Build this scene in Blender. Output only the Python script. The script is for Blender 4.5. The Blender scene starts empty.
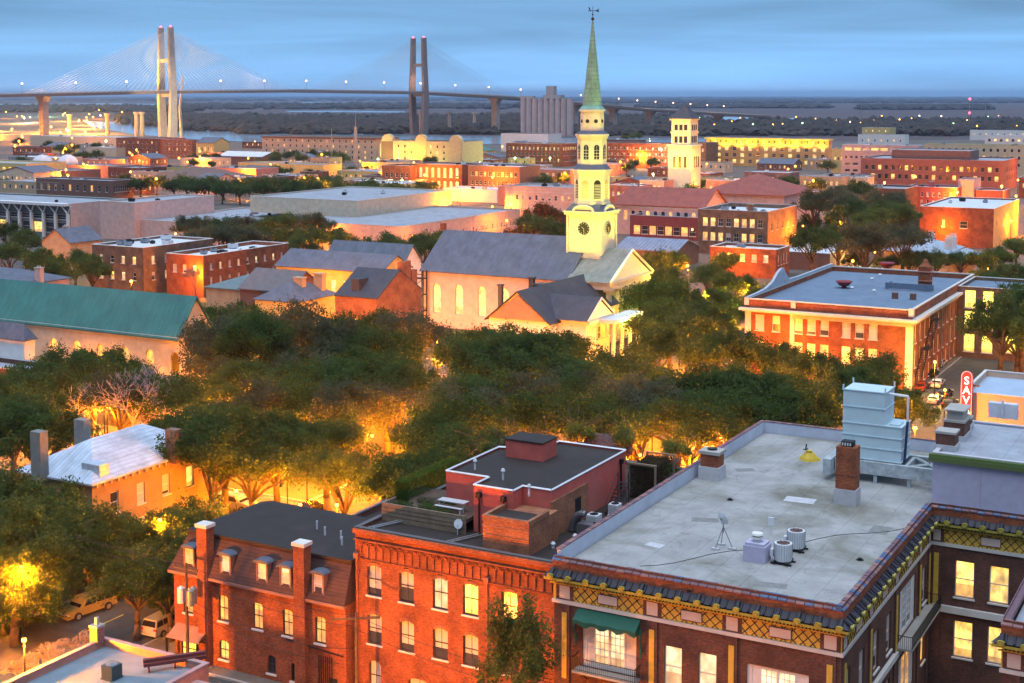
import bpy, math, random
import numpy as np
from mathutils import Vector, Matrix
random.seed(7); rng = np.random.default_rng(7)
R = math.radians
S = bpy.context.scene
# ------------------------------------------------------------------ camera
F, YAW, PITCH, CAMZ, PPY = 1400.0, 28.7, 5.0, 50.0, 217.5
cd = bpy.data.cameras.new('camera'); cam = bpy.data.objects.new('camera', cd); S.collection.objects.link(cam)
cam.location = (0, 0, CAMZ); cam.rotation_euler = (R(90-PITCH), 0, R(YAW))
cd.sensor_width = 36; cd.lens = F/1024*36; cd.shift_y = (PPY-341.5)/1024
cd.clip_start = 1; cd.clip_end = 90000; S.camera = cam
# ------------------------------------------------------------------ sky (dusk)
W = bpy.data.worlds.new("World"); S.world = W; W.use_nodes = True
nt = W.node_tree; N = nt.nodes; N.clear()
def nd(t, **k):
    n = N.new(t)
    for a, b in k.items(): setattr(n, a, b)
    return n
def lk(a, b): nt.links.new(a, b)
out = nd('ShaderNodeOutputWorld'); bg = nd('ShaderNodeBackground'); lk(bg.outputs[0], out.inputs[0])
sky = nd('ShaderNodeTexSky', sky_type='NISHITA', sun_disc=False, sun_elevation=R(1.0), sun_rotation=R(150), air_density=1.0, dust_density=0.4, ozone_density=4)
tc = nd('ShaderNodeTexCoord'); sx = nd('ShaderNodeSeparateXYZ'); lk(tc.outputs['Generated'], sx.inputs[0])
rampn = nd('ShaderNodeValToRGB'); lk(sx.outputs[2], rampn.inputs[0]); cr = rampn.color_ramp
cr.elements[0].position = 0.0; cr.elements[0].color = (.27, .50, .82, 1)
cr.elements[1].position = 1.0; cr.elements[1].color = (.52, .62, .82, 1)
for p, c in ((.012, (.19, .44, .78)), (.034, (.150, .355, .63)), (.058, (.110, .255, .45)), (.10, (.10, .21, .38)), (.35, (.13, .22, .36)), (.6, (.34, .46, .66))):
    e = cr.elements.new(p); e.color = (*c, 1)
mp = nd('ShaderNodeMapping'); mp.inputs['Scale'].default_value = (1.6, 1.6, 26); lk(tc.outputs['Generated'], mp.inputs[0])
nz = nd('ShaderNodeTexNoise'); nz.inputs['Scale'].default_value = 1.5; nz.inputs['Detail'].default_value = 6; nz.inputs['Roughness'].default_value = .55
nz.inputs['Distortion'].default_value = .6; lk(mp.outputs[0], nz.inputs[0])
mr = nd('ShaderNodeMapRange'); mr.inputs[1].default_value = .33; mr.inputs[2].default_value = .68; mr.inputs[3].default_value = .80; mr.inputs[4].default_value = 1.22
lk(nz.outputs[0], mr.inputs[0])
mu = nd('ShaderNodeVectorMath', operation='SCALE'); lk(rampn.outputs[0], mu.inputs[0]); lk(mr.outputs[0], mu.inputs['Scale'])
sc = nd('ShaderNodeVectorMath', operation='SCALE'); sc.inputs['Scale'].default_value = .04; lk(sky.outputs[0], sc.inputs[0])
ad = nd('ShaderNodeVectorMath', operation='ADD'); lk(mu.outputs[0], ad.inputs[0]); lk(sc.outputs[0], ad.inputs[1])
dt = nd('ShaderNodeVectorMath', operation='DOT_PRODUCT'); lk(tc.outputs['Generated'], dt.inputs[0]); dt.inputs[1].default_value = (-math.sin(R(YAW)), math.cos(R(YAW)), .45)
az = nd('ShaderNodeMapRange'); az.inputs[1].default_value = -.8; az.inputs[2].default_value = .55; az.inputs[3].default_value = .38; az.inputs[4].default_value = 1.0; lk(dt.outputs['Value'], az.inputs[0])
am = nd('ShaderNodeVectorMath', operation='SCALE'); lk(ad.outputs[0], am.inputs[0]); lk(az.outputs[0], am.inputs['Scale'])   # the evening glow is on the side looked at, the sky behind is darker
lk(am.outputs[0], bg.inputs[0]); bg.inputs[1].default_value = 0.84
# last soft light of the dusk sky, very wide and weak
sl = bpy.data.lights.new('dusk_light', 'SUN'); sl.energy = 1.45; sl.angle = R(70); sl.color = (.84, .92, 1.0)
so = bpy.data.objects.new('dusk_light', sl); S.collection.objects.link(so); so.rotation_euler = (R(14), 0, R(20))
S.view_settings.view_transform = 'Standard'; S.view_settings.look = 'None'; S.view_settings.gamma = 1; S.view_settings.exposure = 0.85
S.view_settings.use_curve_mapping = False
S.cycles.use_denoising = True; S.cycles.max_bounces = 6; S.cycles.transparent_max_bounces = 6; S.cycles.diffuse_bounces = 3; S.cycles.volume_bounces = 0
S.cycles.use_light_tree = True; S.cycles.sample_clamp_indirect = 4; S.cycles.caustics_reflective = False; S.cycles.caustics_refractive = False

# ------------------------------------------------------------------ pixel -> place
CM = cam.rotation_euler.to_matrix(); FW = CM @ Vector((0, 0, -1)); RT = CM @ Vector((1, 0, 0)); CP = Vector((0, 0, CAMZ))
def G(px, py, z=0.0):
    d = CM @ Vector(((px-512)/F, -(py-PPY)/F, -1)); t = (z-CAMZ)/d.z
    return CP + d*t
def along(p, d, px):
    k = (px-512)/F; q = Vector(p)-CP; d = Vector(d)
    return (k*q.dot(FW)-q.dot(RT))/(d.dot(RT)-k*d.dot(FW))
def PX(p):
    q = Vector(p)-CP; dz = q.dot(FW); return 512+F*q.dot(RT)/dz, PPY-F*q.dot(CM @ Vector((0, 1, 0)))/dz
def ZAT(p, py):      # height above the ground point p that shows at image row py
    lo, hi = -20., 150.
    for _ in range(40):
        m = (lo+hi)/2
        if PX((p[0], p[1], m))[1] > py: lo = m
        else: hi = m
    return lo

# ------------------------------------------------------------------ objects
def tag(o, label=None, cat=None, group=None, kind=None):
    if label: o['label'] = label
    if cat: o['category'] = cat
    if group: o['group'] = group
    if kind: o['kind'] = kind
    return o
def T(name, label, cat, loc=(0, 0, 0), rz=0, group=None):
    o = bpy.data.objects.new(name, None); S.collection.objects.link(o); o.location = loc; o.rotation_euler = (0, 0, rz)
    o.empty_display_size = .5
    return tag(o, label, cat, group)
def link(name, me, parent=None, loc=(0, 0, 0), rz=0, M=None):
    o = bpy.data.objects.new(name, me); S.collection.objects.link(o)
    if parent: o.parent = parent
    if M is not None: o.matrix_local = M
    else: o.location = loc; o.rotation_euler = (0, 0, rz)
    return o
def kids(o): return [c for c in bpy.data.objects if c.parent == o]
def copy_tree(o, loc=None, rz=None, label=None, parent=None, kidmap=None):
    c = o.copy(); S.collection.objects.link(c)
    if parent: c.parent = parent
    if loc is not None: c.location = loc
    if rz is not None: c.rotation_euler[2] = rz
    if label: c['label'] = label
    for k in list(o.children): copy_tree(k, parent=c)
    return c

class MB:
    def __init__(s): s.v = []; s.f = []; s.m = []; s.M = None
    def add(s, vs, fs, m=0):
        b = len(s.v)
        if s.M is not None: vs = [tuple(s.M @ Vector(p)) for p in vs]
        s.v += [tuple(p) for p in vs]; s.f += [tuple(b+i for i in f) for f in fs]; s.m += [m]*len(fs)
    def poly(s, pts, m=0): s.add(pts, [tuple(range(len(pts)))], m)
    def box(s, x0, y0, z0, x1, y1, z1, m=0, bottom=True):
        vs = [(x0,y0,z0),(x1,y0,z0),(x1,y1,z0),(x0,y1,z0),(x0,y0,z1),(x1,y0,z1),(x1,y1,z1),(x0,y1,z1)]
        fs = [(0,1,5,4),(1,2,6,5),(2,3,7,6),(3,0,4,7),(4,5,6,7)]+([(3,2,1,0)] if bottom else [])
        s.add(vs, fs, m)
    def cyl(s, cx, cy, z0, z1, r0, r1=None, n=12, m=0, top=True, bot=False):
        r1 = r0 if r1 is None else r1; a = [2*math.pi*i/n for i in range(n)]
        vs = [(cx+r0*math.cos(t), cy+r0*math.sin(t), z0) for t in a]+[(cx+r1*math.cos(t), cy+r1*math.sin(t), z1) for t in a]
        fs = [(i, (i+1) % n, n+(i+1) % n, n+i) for i in range(n)]
        if top: fs.append(tuple(range(n, 2*n)))
        if bot: fs.append(tuple(range(n-1, -1, -1)))
        s.add(vs, fs, m)
    def tube(s, p, q, r, r2=None, n=6, m=0):
        p = Vector(p); q = Vector(q); r2 = r if r2 is None else r2; d = (q-p)
        if d.length < 1e-6: return
        d.normalize(); a = d.cross(Vector((0, 0, 1)))
        if a.length < 1e-3: a = Vector((1, 0, 0))
        a.normalize(); b = d.cross(a); vs = []
        for c, rr in ((p, r), (q, r2)):
            for i in range(n):
                t = 2*math.pi*i/n; vs.append(c+a*rr*math.cos(t)+b*rr*math.sin(t))
        s.add(vs, [(i, (i+1) % n, n+(i+1) % n, n+i) for i in range(n)]+[tuple(range(n-1, -1, -1)), tuple(range(n, 2*n))], m)
    def ball(s, c, r, n=8, k=5, m=0, sz=1.0, z0=-90):
        vs = []; 
        for j in range(k+1):
            la = R(z0+(90-z0)*j/k)
            for i in range(n):
                t = 2*math.pi*i/n; vs.append((c[0]+r*math.cos(la)*math.cos(t), c[1]+r*math.cos(la)*math.sin(t), c[2]+r*sz*math.sin(la)))
        s.add(vs, [(j*n+i, j*n+(i+1) % n, (j+1)*n+(i+1) % n, (j+1)*n+i) for j in range(k) for i in range(n)], m)
    def wall(s, L, z0, z1, holes=(), m=0, dep=.18, mr=None):
        """a wall in the plane y=0 facing -y, u = 0..L, with recessed openings (u0,u1,z0,z1,rise)"""
        mr = m if mr is None else mr
        us = sorted({0, L} | {round(h[0], 4) for h in holes} | {round(h[1], 4) for h in holes})
        zs = sorted({z0, z1} | {round(h[2], 4) for h in holes} | {round(h[3], 4) for h in holes})
        for i in range(len(us)-1):
            j = 0
            while j < len(zs)-1:
                cu = (us[i]+us[i+1])/2; ok = lambda jj: not any(h[0] < cu < h[1] and h[2] < (zs[jj]+zs[jj+1])/2 < h[3] for h in holes)
                if not ok(j): j += 1; continue
                k = j
                while k+1 < len(zs)-1 and ok(k+1): k += 1
                s.poly([(us[i], 0, zs[j]), (us[i+1], 0, zs[j]), (us[i+1], 0, zs[k+1]), (us[i], 0, zs[k+1])], m); j = k+1
        for h in holes:
            a, b, c, d = h[:4]; rise = h[4] if len(h) > 4 else 0
            s.poly([(a, 0, c), (a, 0, d), (a, dep, d), (a, dep, c)], mr); s.poly([(b, 0, d), (b, 0, c), (b, dep, c), (b, dep, d)], mr)
            s.poly([(a, 0, c), (a, dep, c), (b, dep, c), (b, 0, c)], mr)
            if not rise: s.poly([(a, 0, d), (b, 0, d), (b, dep, d), (a, dep, d)], mr)
            else:
                n = 8; cu = (a+b)/2; hw = (b-a)/2
                arc = [(a+(b-a)*i/n, d-rise+rise*math.sqrt(max(0, 1-((a+(b-a)*i/n-cu)/hw)**2))) for i in range(n+1)]
                for i in range(n):
                    (p, q), (r_, t) = arc[i], arc[i+1]
                    if d-q > 1e-4 or d-t > 1e-4: s.poly([(p, 0, q), (r_, 0, t), (r_, 0, d), (p, 0, d)], m)
                    s.poly([(p, 0, q), (p, dep, q), (r_, dep, t), (r_, 0, t)], mr)
    def mesh(s, name, mats, smooth=False, uv=True):
        me = bpy.data.meshes.new(name); me.from_pydata(s.v, [], s.f)
        for m in mats: me.materials.append(m)
        me.polygons.foreach_set('material_index', s.m)
        if uv and s.f:
            ul = me.uv_layers.new(name='UVMap'); nf = len(me.polygons)
            nr = np.empty(nf*3, 'f'); me.polygons.foreach_get('normal', nr); nr = np.abs(nr.reshape(-1, 3))
            tot = np.empty(nf, 'i'); me.polygons.foreach_get('loop_total', tot)
            vi = np.empty(len(me.loops), 'i'); me.loops.foreach_get('vertex_index', vi)
            P = np.array(s.v, 'f')[vi]; n2 = np.repeat(nr, tot, axis=0); u = np.empty((len(vi), 2), 'f')
            top = n2[:, 2] > .75; xx = (~top) & (n2[:, 0] > n2[:, 1]); yy = (~top) & ~xx
            u[top] = P[top][:, :2]; u[xx] = P[xx][:, 1:]; u[yy] = P[yy][:, ::2]
            ul.data.foreach_set('uv', u.ravel())
        if smooth: me.polygons.foreach_set('use_smooth', [True]*len(me.polygons))
        return me
    def build(s, name, mats, parent=None, loc=(0, 0, 0), rz=0, smooth=False):
        if not isinstance(mats, (list, tuple)): mats = [mats]
        return link(name, s.mesh(name, mats, smooth), parent, loc, rz)

# ------------------------------------------------------------------ materials
MT = {}
def newmat(name):
    m = bpy.data.materials.new(name); m.use_nodes = True; t = m.node_tree; b = t.nodes['Principled BSDF']; MT[name] = m
    return m, t, b
def node(t, ty, ins=None, **k):
    n = t.nodes.new(ty)
    for a, v in k.items(): setattr(n, a, v)
    for a, v in (ins or {}).items():
        if isinstance(v, bpy.types.NodeSocket): t.links.new(v, n.inputs[a])
        else: n.inputs[a].default_value = v
    return n
def c4(c): return (*c, 1) if len(c) == 3 else c
def surf(name, c, var=.18, scale=.6, rough=.8, bump=.0, c2=None, metal=0, stain=None, stscale=.12, obj=False, st=(.52, .72)):
    """plain painted / rendered / membrane surface with uneven tone"""
    m, t, b = newmat(name); tcn = node(t, 'ShaderNodeTexCoord'); uv = tcn.outputs['Object' if obj else 'UV']
    n1 = node(t, 'ShaderNodeTexNoise', {'Vector': uv, 'Scale': scale, 'Detail': 7, 'Roughness': .65})
    c2 = c2 or tuple(x*(1-var*1.6) for x in c)
    mx = node(t, 'ShaderNodeMix', {0: node(t, 'ShaderNodeMapRange', {0: n1.outputs[0], 1: .36, 2: .66}).outputs[0], 6: c4(c2), 7: c4(tuple(min(1, x*(1+var*.5)) for x in c))}, data_type='RGBA')
    col = mx.outputs[2]
    n3 = node(t, 'ShaderNodeTexNoise', {'Vector': uv, 'Scale': 9, 'Detail': 3}); 
    col = node(t, 'ShaderNodeMix', {0: .35, 6: col, 7: node(t, 'ShaderNodeMix', {0: n3.outputs[0], 6: c4(tuple(x*.7 for x in c)), 7: c4(tuple(min(1, x*1.25) for x in c))}, data_type='RGBA').outputs[2]}, data_type='RGBA').outputs[2]
    if stain:
        n2 = node(t, 'ShaderNodeTexNoise', {'Vector': uv, 'Scale': stscale, 'Detail': 8, 'Roughness': .6, 'Distortion': .7})
        f = node(t, 'ShaderNodeMapRange', {0: n2.outputs[0], 1: st[0], 2: st[1]}).outputs[0]
        col = node(t, 'ShaderNodeMix', {0: f, 6: col, 7: c4(stain)}, data_type='RGBA').outputs[2]
    t.links.new(col, b.inputs['Base Color']); b.inputs['Roughness'].default_value = rough; b.inputs['Metallic'].default_value = metal
    if bump:
        bp = node(t, 'ShaderNodeBump', {'Height': n3.outputs[0], 'Strength': bump, 'Distance': .05}); t.links.new(bp.outputs[0], b.inputs['Normal'])
    return m
def brick(name, c1, c2, mort, w=.24, h=.08, var=.5):
    m, t, b = newmat(name); uv = node(t, 'ShaderNodeTexCoord').outputs['UV']
    br = node(t, 'ShaderNodeTexBrick', {'Vector': uv, 'Color1': c4(c1), 'Color2': c4(c2), 'Mortar': c4(mort), 'Scale': 1, 'Mortar Size': .012, 'Mortar Smooth': .3, 'Brick Width': w, 'Row Height': h})
    n1 = node(t, 'ShaderNodeTexNoise', {'Vector': uv, 'Scale': .45, 'Detail': 8, 'Roughness': .65})
    n2 = node(t, 'ShaderNodeTexNoise', {'Vector': node(t, 'ShaderNodeMapping', {'Vector': uv, 'Scale': (2.5, 7.0, 1)}).outputs[0], 'Scale': 1.3, 'Detail': 3})
    f = node(t, 'ShaderNodeMath', {0: node(t, 'ShaderNodeMapRange', {0: n1.outputs[0], 1: .35, 2: .68, 3: 1-var, 4: 1.12}).outputs[0], 1: node(t, 'ShaderNodeMapRange', {0: n2.outputs[0], 1: .35, 2: .65, 3: .72, 4: 1.22}).outputs[0]}, operation='MULTIPLY')
    v = node(t, 'ShaderNodeVectorMath', {0: br.outputs[0], 'Scale': f.outputs[0]}, operation='SCALE')
    t.links.new(v.outputs[0], b.inputs['Base Color']); b.inputs['Roughness'].default_value = .88
    bp = node(t, 'ShaderNodeBump', {'Height': br.outputs['Fac'], 'Strength': .4, 'Distance': .02}); bp.invert = True; t.links.new(bp.outputs[0], b.inputs['Normal'])
    return m
def seamed_roof(m, period=2.7):
    t = m.node_tree; b = t.nodes['Principled BSDF']; src = b.inputs['Base Color'].links[0].from_socket; uv = node(t, 'ShaderNodeTexCoord').outputs['UV']
    nz_ = node(t, 'ShaderNodeTexNoise', {'Vector': uv, 'Scale': 1.2, 'Detail': 3}); sp_ = node(t, 'ShaderNodeSeparateXYZ', {0: uv}); ax = node(t, 'ShaderNodeMath', {0: sp_.outputs[0], 1: node(t, 'ShaderNodeMath', {0: nz_.outputs[0], 1: .10}, operation='MULTIPLY').outputs[0]}, operation='ADD')
    fr = node(t, 'ShaderNodeMath', {0: node(t, 'ShaderNodeMath', {0: ax.outputs[0], 1: period}, operation='DIVIDE').outputs[0]}, operation='FRACT'); lt = node(t, 'ShaderNodeMath', {0: fr.outputs[0], 1: .03}, operation='LESS_THAN')
    wv = node(t, 'ShaderNodeTexNoise', {'Vector': uv, 'Scale': .28, 'Detail': 2, 'Distortion': 1.5}); rng_ = node(t, 'ShaderNodeMath', {0: node(t, 'ShaderNodeMath', {0: wv.outputs[0], 1: .58}, operation='SUBTRACT').outputs[0]}, operation='ABSOLUTE'); rg = node(t, 'ShaderNodeMapRange', {0: rng_.outputs[0], 1: 0, 2: .018, 3: .78, 4: 1})
    fs = node(t, 'ShaderNodeTexNoise', {'Vector': uv, 'Scale': 22, 'Detail': 2}); fm = node(t, 'ShaderNodeMapRange', {0: fs.outputs[0], 1: .3, 2: .7, 3: .78, 4: 1.2})
    k = node(t, 'ShaderNodeMath', {0: node(t, 'ShaderNodeMapRange', {0: lt.outputs[0], 3: 1, 4: .80}).outputs[0], 1: node(t, 'ShaderNodeMath', {0: rg.outputs[0], 1: fm.outputs[0]}, operation='MULTIPLY').outputs[0]}, operation='MULTIPLY')
    v = node(t, 'ShaderNodeVectorMath', {0: src, 'Scale': k.outputs[0]}, operation='SCALE'); t.links.new(v.outputs[0], b.inputs['Base Color']); return m
def seam(name, c, period=.5, axis=0, rough=.4, dark=.6, metal=.2, thick=.12):
    """standing-seam metal or tiled roof: thin raised ribs"""
    m, t, b = newmat(name); uv = node(t, 'ShaderNodeTexCoord').outputs['UV']; s = node(t, 'ShaderNodeSeparateXYZ', {0: uv})
    fr = node(t, 'ShaderNodeMath', {0: node(t, 'ShaderNodeMath', {0: s.outputs[axis], 1: period}, operation='DIVIDE').outputs[0]}, operation='FRACT')
    lt = node(t, 'ShaderNodeMath', {0: fr.outputs[0], 1: thick}, operation='LESS_THAN')
    n1 = node(t, 'ShaderNodeTexNoise', {'Vector': uv, 'Scale': .35, 'Detail': 7, 'Roughness': .6})
    n9 = node(t, 'ShaderNodeTexNoise', {'Vector': node(t, 'ShaderNodeMapping', {'Vector': uv, 'Scale': (1.6, .25, 1) if axis == 0 else (1.1, .5, 1)}).outputs[0], 'Scale': 1.1, 'Detail': 6, 'Roughness': .7})
    n1 = node(t, 'ShaderNodeMath', {0: node(t, 'ShaderNodeMath', {0: n1.outputs[0], 1: n9.outputs[0]}, operation='ADD').outputs[0], 1: .5}, operation='MULTIPLY')
    base = node(t, 'ShaderNodeMix', {0: node(t, 'ShaderNodeMapRange', {0: n1.outputs[0], 1: .38, 2: .60}).outputs[0], 6: c4(tuple(x*.58 for x in c)), 7: c4(tuple(min(1, x*1.08) for x in c))}, data_type='RGBA')
    cc = node(t, 'ShaderNodeMix', {0: lt.outputs[0], 6: base.outputs[2], 7: c4(tuple(x*dark for x in c))}, data_type='RGBA')
    t.links.new(cc.outputs[2], b.inputs['Base Color']); b.inputs['Roughness'].default_value = rough; b.inputs['Metallic'].default_value = metal
    bp = node(t, 'ShaderNodeBump', {'Height': lt.outputs[0], 'Strength': .6, 'Distance': .04}); t.links.new(bp.outputs[0], b.inputs['Normal'])
    return m
def plain(name, c, rough=.6, metal=0):
    m, t, b = newmat(name); n1 = node(t, 'ShaderNodeTexNoise', {'Vector': node(t, 'ShaderNodeTexCoord').outputs['Object'], 'Scale': 2.5, 'Detail': 4})
    mx = node(t, 'ShaderNodeMix', {0: n1.outputs[0], 6: c4(tuple(x*.8 for x in c)), 7: c4(tuple(min(1, x*1.15) for x in c))}, data_type='RGBA')
    t.links.new(mx.outputs[2], b.inputs['Base Color']); b.inputs['Roughness'].default_value = rough; b.inputs['Metallic'].default_value = metal
    return m
def emit(name, c, s, base=(.3, .3, .3), vary=0.0):
    m, t, b = newmat(name); b.inputs['Base Color'].default_value = c4(base); b.inputs['Emission Color'].default_value = c4(c); b.inputs['Emission Strength'].default_value = s
    b.inputs['Roughness'].default_value = .3
    if vary:   # lit rooms: curtains, blinds and furniture seen behind the glass
        tcn = node(t, 'ShaderNodeTexCoord'); oi = node(t, 'ShaderNodeObjectInfo')
        off = node(t, 'ShaderNodeVectorMath', {0: tcn.outputs['Object'], 1: node(t, 'ShaderNodeCombineXYZ', {0: node(t, 'ShaderNodeMath', {0: oi.outputs['Random'], 1: 90}, operation='MULTIPLY').outputs[0]}).outputs[0]}, operation='ADD')
        n1 = node(t, 'ShaderNodeTexNoise', {'Vector': node(t, 'ShaderNodeMapping', {'Vector': off.outputs[0], 'Scale': (1.3, 1, .8)}).outputs[0], 'Scale': 1.1, 'Detail': 4})
        st = node(t, 'ShaderNodeMath', {0: node(t, 'ShaderNodeMapRange', {0: n1.outputs[0], 1: .35, 2: .65, 3: 1-vary, 4: 1+vary*.4}).outputs[0], 1: node(t, 'ShaderNodeMath', {0: node(t, 'ShaderNodeMapRange', {0: oi.outputs['Random'], 3: .55, 4: 1.35}).outputs[0], 1: s}, operation='MULTIPLY').outputs[0]}, operation='MULTIPLY')
        t.links.new(st.outputs[0], b.inputs['Emission Strength'])
        sz_ = node(t, 'ShaderNodeSeparateXYZ', {0: tcn.outputs['Object']}); gt = node(t, 'ShaderNodeMath', {0: sz_.outputs[2], 1: node(t, 'ShaderNodeMapRange', {0: oi.outputs['Random'], 3: -.3, 4: 1.9}).outputs[0]}, operation='GREATER_THAN')
        s2 = node(t, 'ShaderNodeMath', {0: st.outputs[0], 1: node(t, 'ShaderNodeMapRange', {0: gt.outputs[0], 3: .6, 4: 1.15}).outputs[0]}, operation='MULTIPLY'); t.links.new(s2.outputs[0], b.inputs['Emission Strength'])
        hue = node(t, 'ShaderNodeMix', {0: node(t, 'ShaderNodeMath', {0: n1.outputs[0], 1: node(t, 'ShaderNodeMapRange', {0: gt.outputs[0], 3: -.35, 4: .1}).outputs[0]}, operation='ADD', use_clamp=True).outputs[0], 6: c4((c[0], c[1]*.72, c[2]*.4)), 7: c4((c[0], min(1, c[1]*1.15), min(1, c[2]*1.5)))}, data_type='RGBA')
        t.links.new(hue.outputs[2], b.inputs['Emission Color'])
    return m
def leafmat(name, a, b_, tr=.5):
    m, t, b = newmat(name); t.nodes.remove(b); o = t.nodes['Material Output']
    oi = node(t, 'ShaderNodeObjectInfo'); g = node(t, 'ShaderNodeTexNoise', {'Vector': node(t, 'ShaderNodeTexCoord').outputs['Object'], 'Scale': .55, 'Detail': 5, 'Roughness': .7})
    fac = node(t, 'ShaderNodeMath', {0: node(t, 'ShaderNodeMapRange', {0: g.outputs[0], 1: .3, 2: .7}).outputs[0], 1: node(t, 'ShaderNodeMapRange', {0: oi.outputs['Random'], 3: -.25, 4: .3}).outputs[0]}, operation='ADD', use_clamp=True)
    mx = node(t, 'ShaderNodeMix', {0: fac.outputs[0], 6: c4(a), 7: c4(b_)}, data_type='RGBA')
    d = node(t, 'ShaderNodeBsdfDiffuse', {'Color': mx.outputs[2]}); tl = node(t, 'ShaderNodeBsdfTranslucent', {'Color': mx.outputs[2]})
    ms = node(t, 'ShaderNodeMixShader', {0: tr, 1: d.outputs[0], 2: tl.outputs[0]}); t.links.new(ms.outputs[0], o.inputs[0])
    return m
RB = brick('red_brick', (.44, .105, .028), (.29, .060, .020), (.30, .14, .08))
DB = brick('dark_brick', (.17, .050, .030), (.10, .034, .024), (.20, .12, .09))
OB = brick('orange_brick', (.44, .14, .055), (.34, .10, .045), (.38, .22, .14))
BB = brick('brown_brick', (.27, .14, .08), (.20, .10, .06), (.28, .2, .15))
PB = brick('pink_brick', (.46, .19, .15), (.38, .15, .12), (.40, .26, .22))
CREAM = surf('cream_stucco', (.60, .52, .40)); PINKW = surf('pink_stucco', (.66, .46, .42)); WHITE = surf('white_paint', (.76, .76, .76), .1)
TAN = surf('tan_stucco', (.48, .36, .24)); SALMON = surf('salmon_stucco', (.56, .24, .18)); REDST = surf('red_stucco', (.58, .115, .09), .2, bump=.15, stain=(.44, .15, .12))
BROWNW = surf('brown_wall', (.20, .10, .075)); YELW = surf('yellow_stucco', (.62, .50, .20)); LAV = surf('lavender_wall', (.47, .45, .60), .1, 1.5, stain=(.40, .39, .54))
GREYW = surf('grey_wall', (.32, .32, .33)); CONC = surf('concrete', (.42, .40, .37), .2, .3, stain=(.28, .26, .24))
RW = surf('white_membrane_roof', (.62, .66, .74), .14, .5, stain=(.48, .52, .60), stscale=.08); RG = surf('grey_membrane_roof', (.33, .36, .42), .2, .4, stain=(.22, .24, .28))
RBL = surf('blue_grey_roof', (.150, .215, .31), .16, .35, bump=.1, stain=(.115, .155, .225), stscale=.1)
RD = surf('dark_felt_roof', (.026, .018, .016), .25, .5, bump=.1, stain=(.045, .032, .028)); RGRAV = surf('gravel_roof', (.345, .345, .34), .22, .35, bump=.6, stain=(.155, .150, .115), stscale=.12, st=(.47, .66)); CTIL = surf('blue_coping_tile', (.08, .12, .25), .3, 1.7, rough=.5)
SLATE = seam('slate_roof', (.115, .135, .19), .35, 1, .6, .75, 0, .2); SLD = seam('dark_slate_roof', (.045, .05, .075), .35, 1, .6, .7, 0, .2)
MANS = seam('mansard_shingle', (.085, .042, .036), .28, 1, .85, .6, 0, .22); GREENR = seam('green_tile_roof', (.045, .185, .165), .45, 0, .55, .85, 0, .3)
REDT = seam('red_tile_roof', (.36, .085, .06), .5, 0, .7, .7, 0, .3); METR = seam('white_metal_roof', (.56, .64, .76), .55, 0, .32, .55, .25, .1); METY = seam('white_metal_roof_cross', (.56, .64, .76), .55, 1, .32, .55, .25, .1)
COPP = seam('copper_spire', (.22, .46, .36), .9, 1, .6, .55, 0, .12); BLUSTR = seam('striped_metal_roof', (.25, .3, .42), 1.2, 0, .5, .6, .1, .3)
[seamed_roof(q_) for q_ in (RGRAV, RD, RG, RBL, RW)]
COPE = surf('coping_stone', (.50, .50, .54), .15, 1.2); COPD = surf('dark_coping', (.12, .11, .12)); CWHITE = surf('white_cornice', (.66, .63, .60), .12)
TRIM = plain('white_trim', (.72, .71, .70)); DARK = plain('black_iron', (.018, .018, .02), .5, .4); GREYM = plain('grey_metal', (.34, .35, .38), .4, .6); WMET = plain('white_metal', (.66, .69, .74), .4, .1)
WOOD = surf('weathered_wood', (.25, .18, .12), .3, 1.5); DWOOD = surf('pole_wood', (.10, .065, .045), .3, 1.5)
GLD = plain('dark_glass', (.03, .035, .045), .12)
def blindmat(name, c):
    m, t, b = newmat(name); tcn = node(t, 'ShaderNodeTexCoord'); oi = node(t, 'ShaderNodeObjectInfo'); s = node(t, 'ShaderNodeSeparateXYZ', {0: tcn.outputs['Object']})
    th = node(t, 'ShaderNodeMapRange', {0: oi.outputs['Random'], 1: .25, 2: 1.0, 3: -.2, 4: 1.35})
    f = node(t, 'ShaderNodeMath', {0: s.outputs[2], 1: th.outputs[0]}, operation='GREATER_THAN')
    w = node(t, 'ShaderNodeTexWave', {'Vector': tcn.outputs['Object'], 'Scale': 4.0, 'Distortion': 1.5})
    cc = node(t, 'ShaderNodeMix', {0: node(t, 'ShaderNodeMapRange', {0: w.outputs[1], 3: .0, 4: .35}).outputs[0], 6: c4(c), 7: c4(tuple(x*.45 for x in c))}, data_type='RGBA')
    mx = node(t, 'ShaderNodeMix', {0: f.outputs[0], 6: c4((.055, .06, .085)), 7: cc.outputs[2]}, data_type='RGBA')
    t.links.new(mx.outputs[2], b.inputs['Base Color']); b.inputs['Roughness'].default_value = .18; return m
BLI = blindmat('window_blind', (.62, .60, .62))
LY = emit('lit_window', (1, .60, .10), 1.0, vary=.6); LO = emit('lit_window_orange', (1, .42, .04), .9, vary=.6); LW = emit('lit_window_pale', (1, .76, .36), .6, vary=.5); LG = emit('lit_window_bright', (1, .78, .07), 1.5, vary=.4)
PANE = {'d': GLD, 'b': BLI, 'y': LY, 'o': LO, 'w': LW, 'g': LG}
BARK = surf('bark', (.11, .075, .05), .3, 2, obj=True); BAREB = surf('pale_bark', (.42, .33, .34), .2, 2, obj=True)
OAK = leafmat('oak_leaves', (.055, .090, .024), (.130, .175, .052), .58); OAK2 = leafmat('grey_green_leaves', (.080, .092, .048), (.160, .165, .090), .58); YGL = leafmat('yellow_and_lamplit_leaves', (.08, .12, .02), (.22, .26, .06)); RUST = leafmat('rust_leaves', (.13, .06, .025), (.24, .13, .05)); VINE = leafmat('brown_vine_leaves', (.07, .045, .03), (.13, .11, .05))
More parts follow.
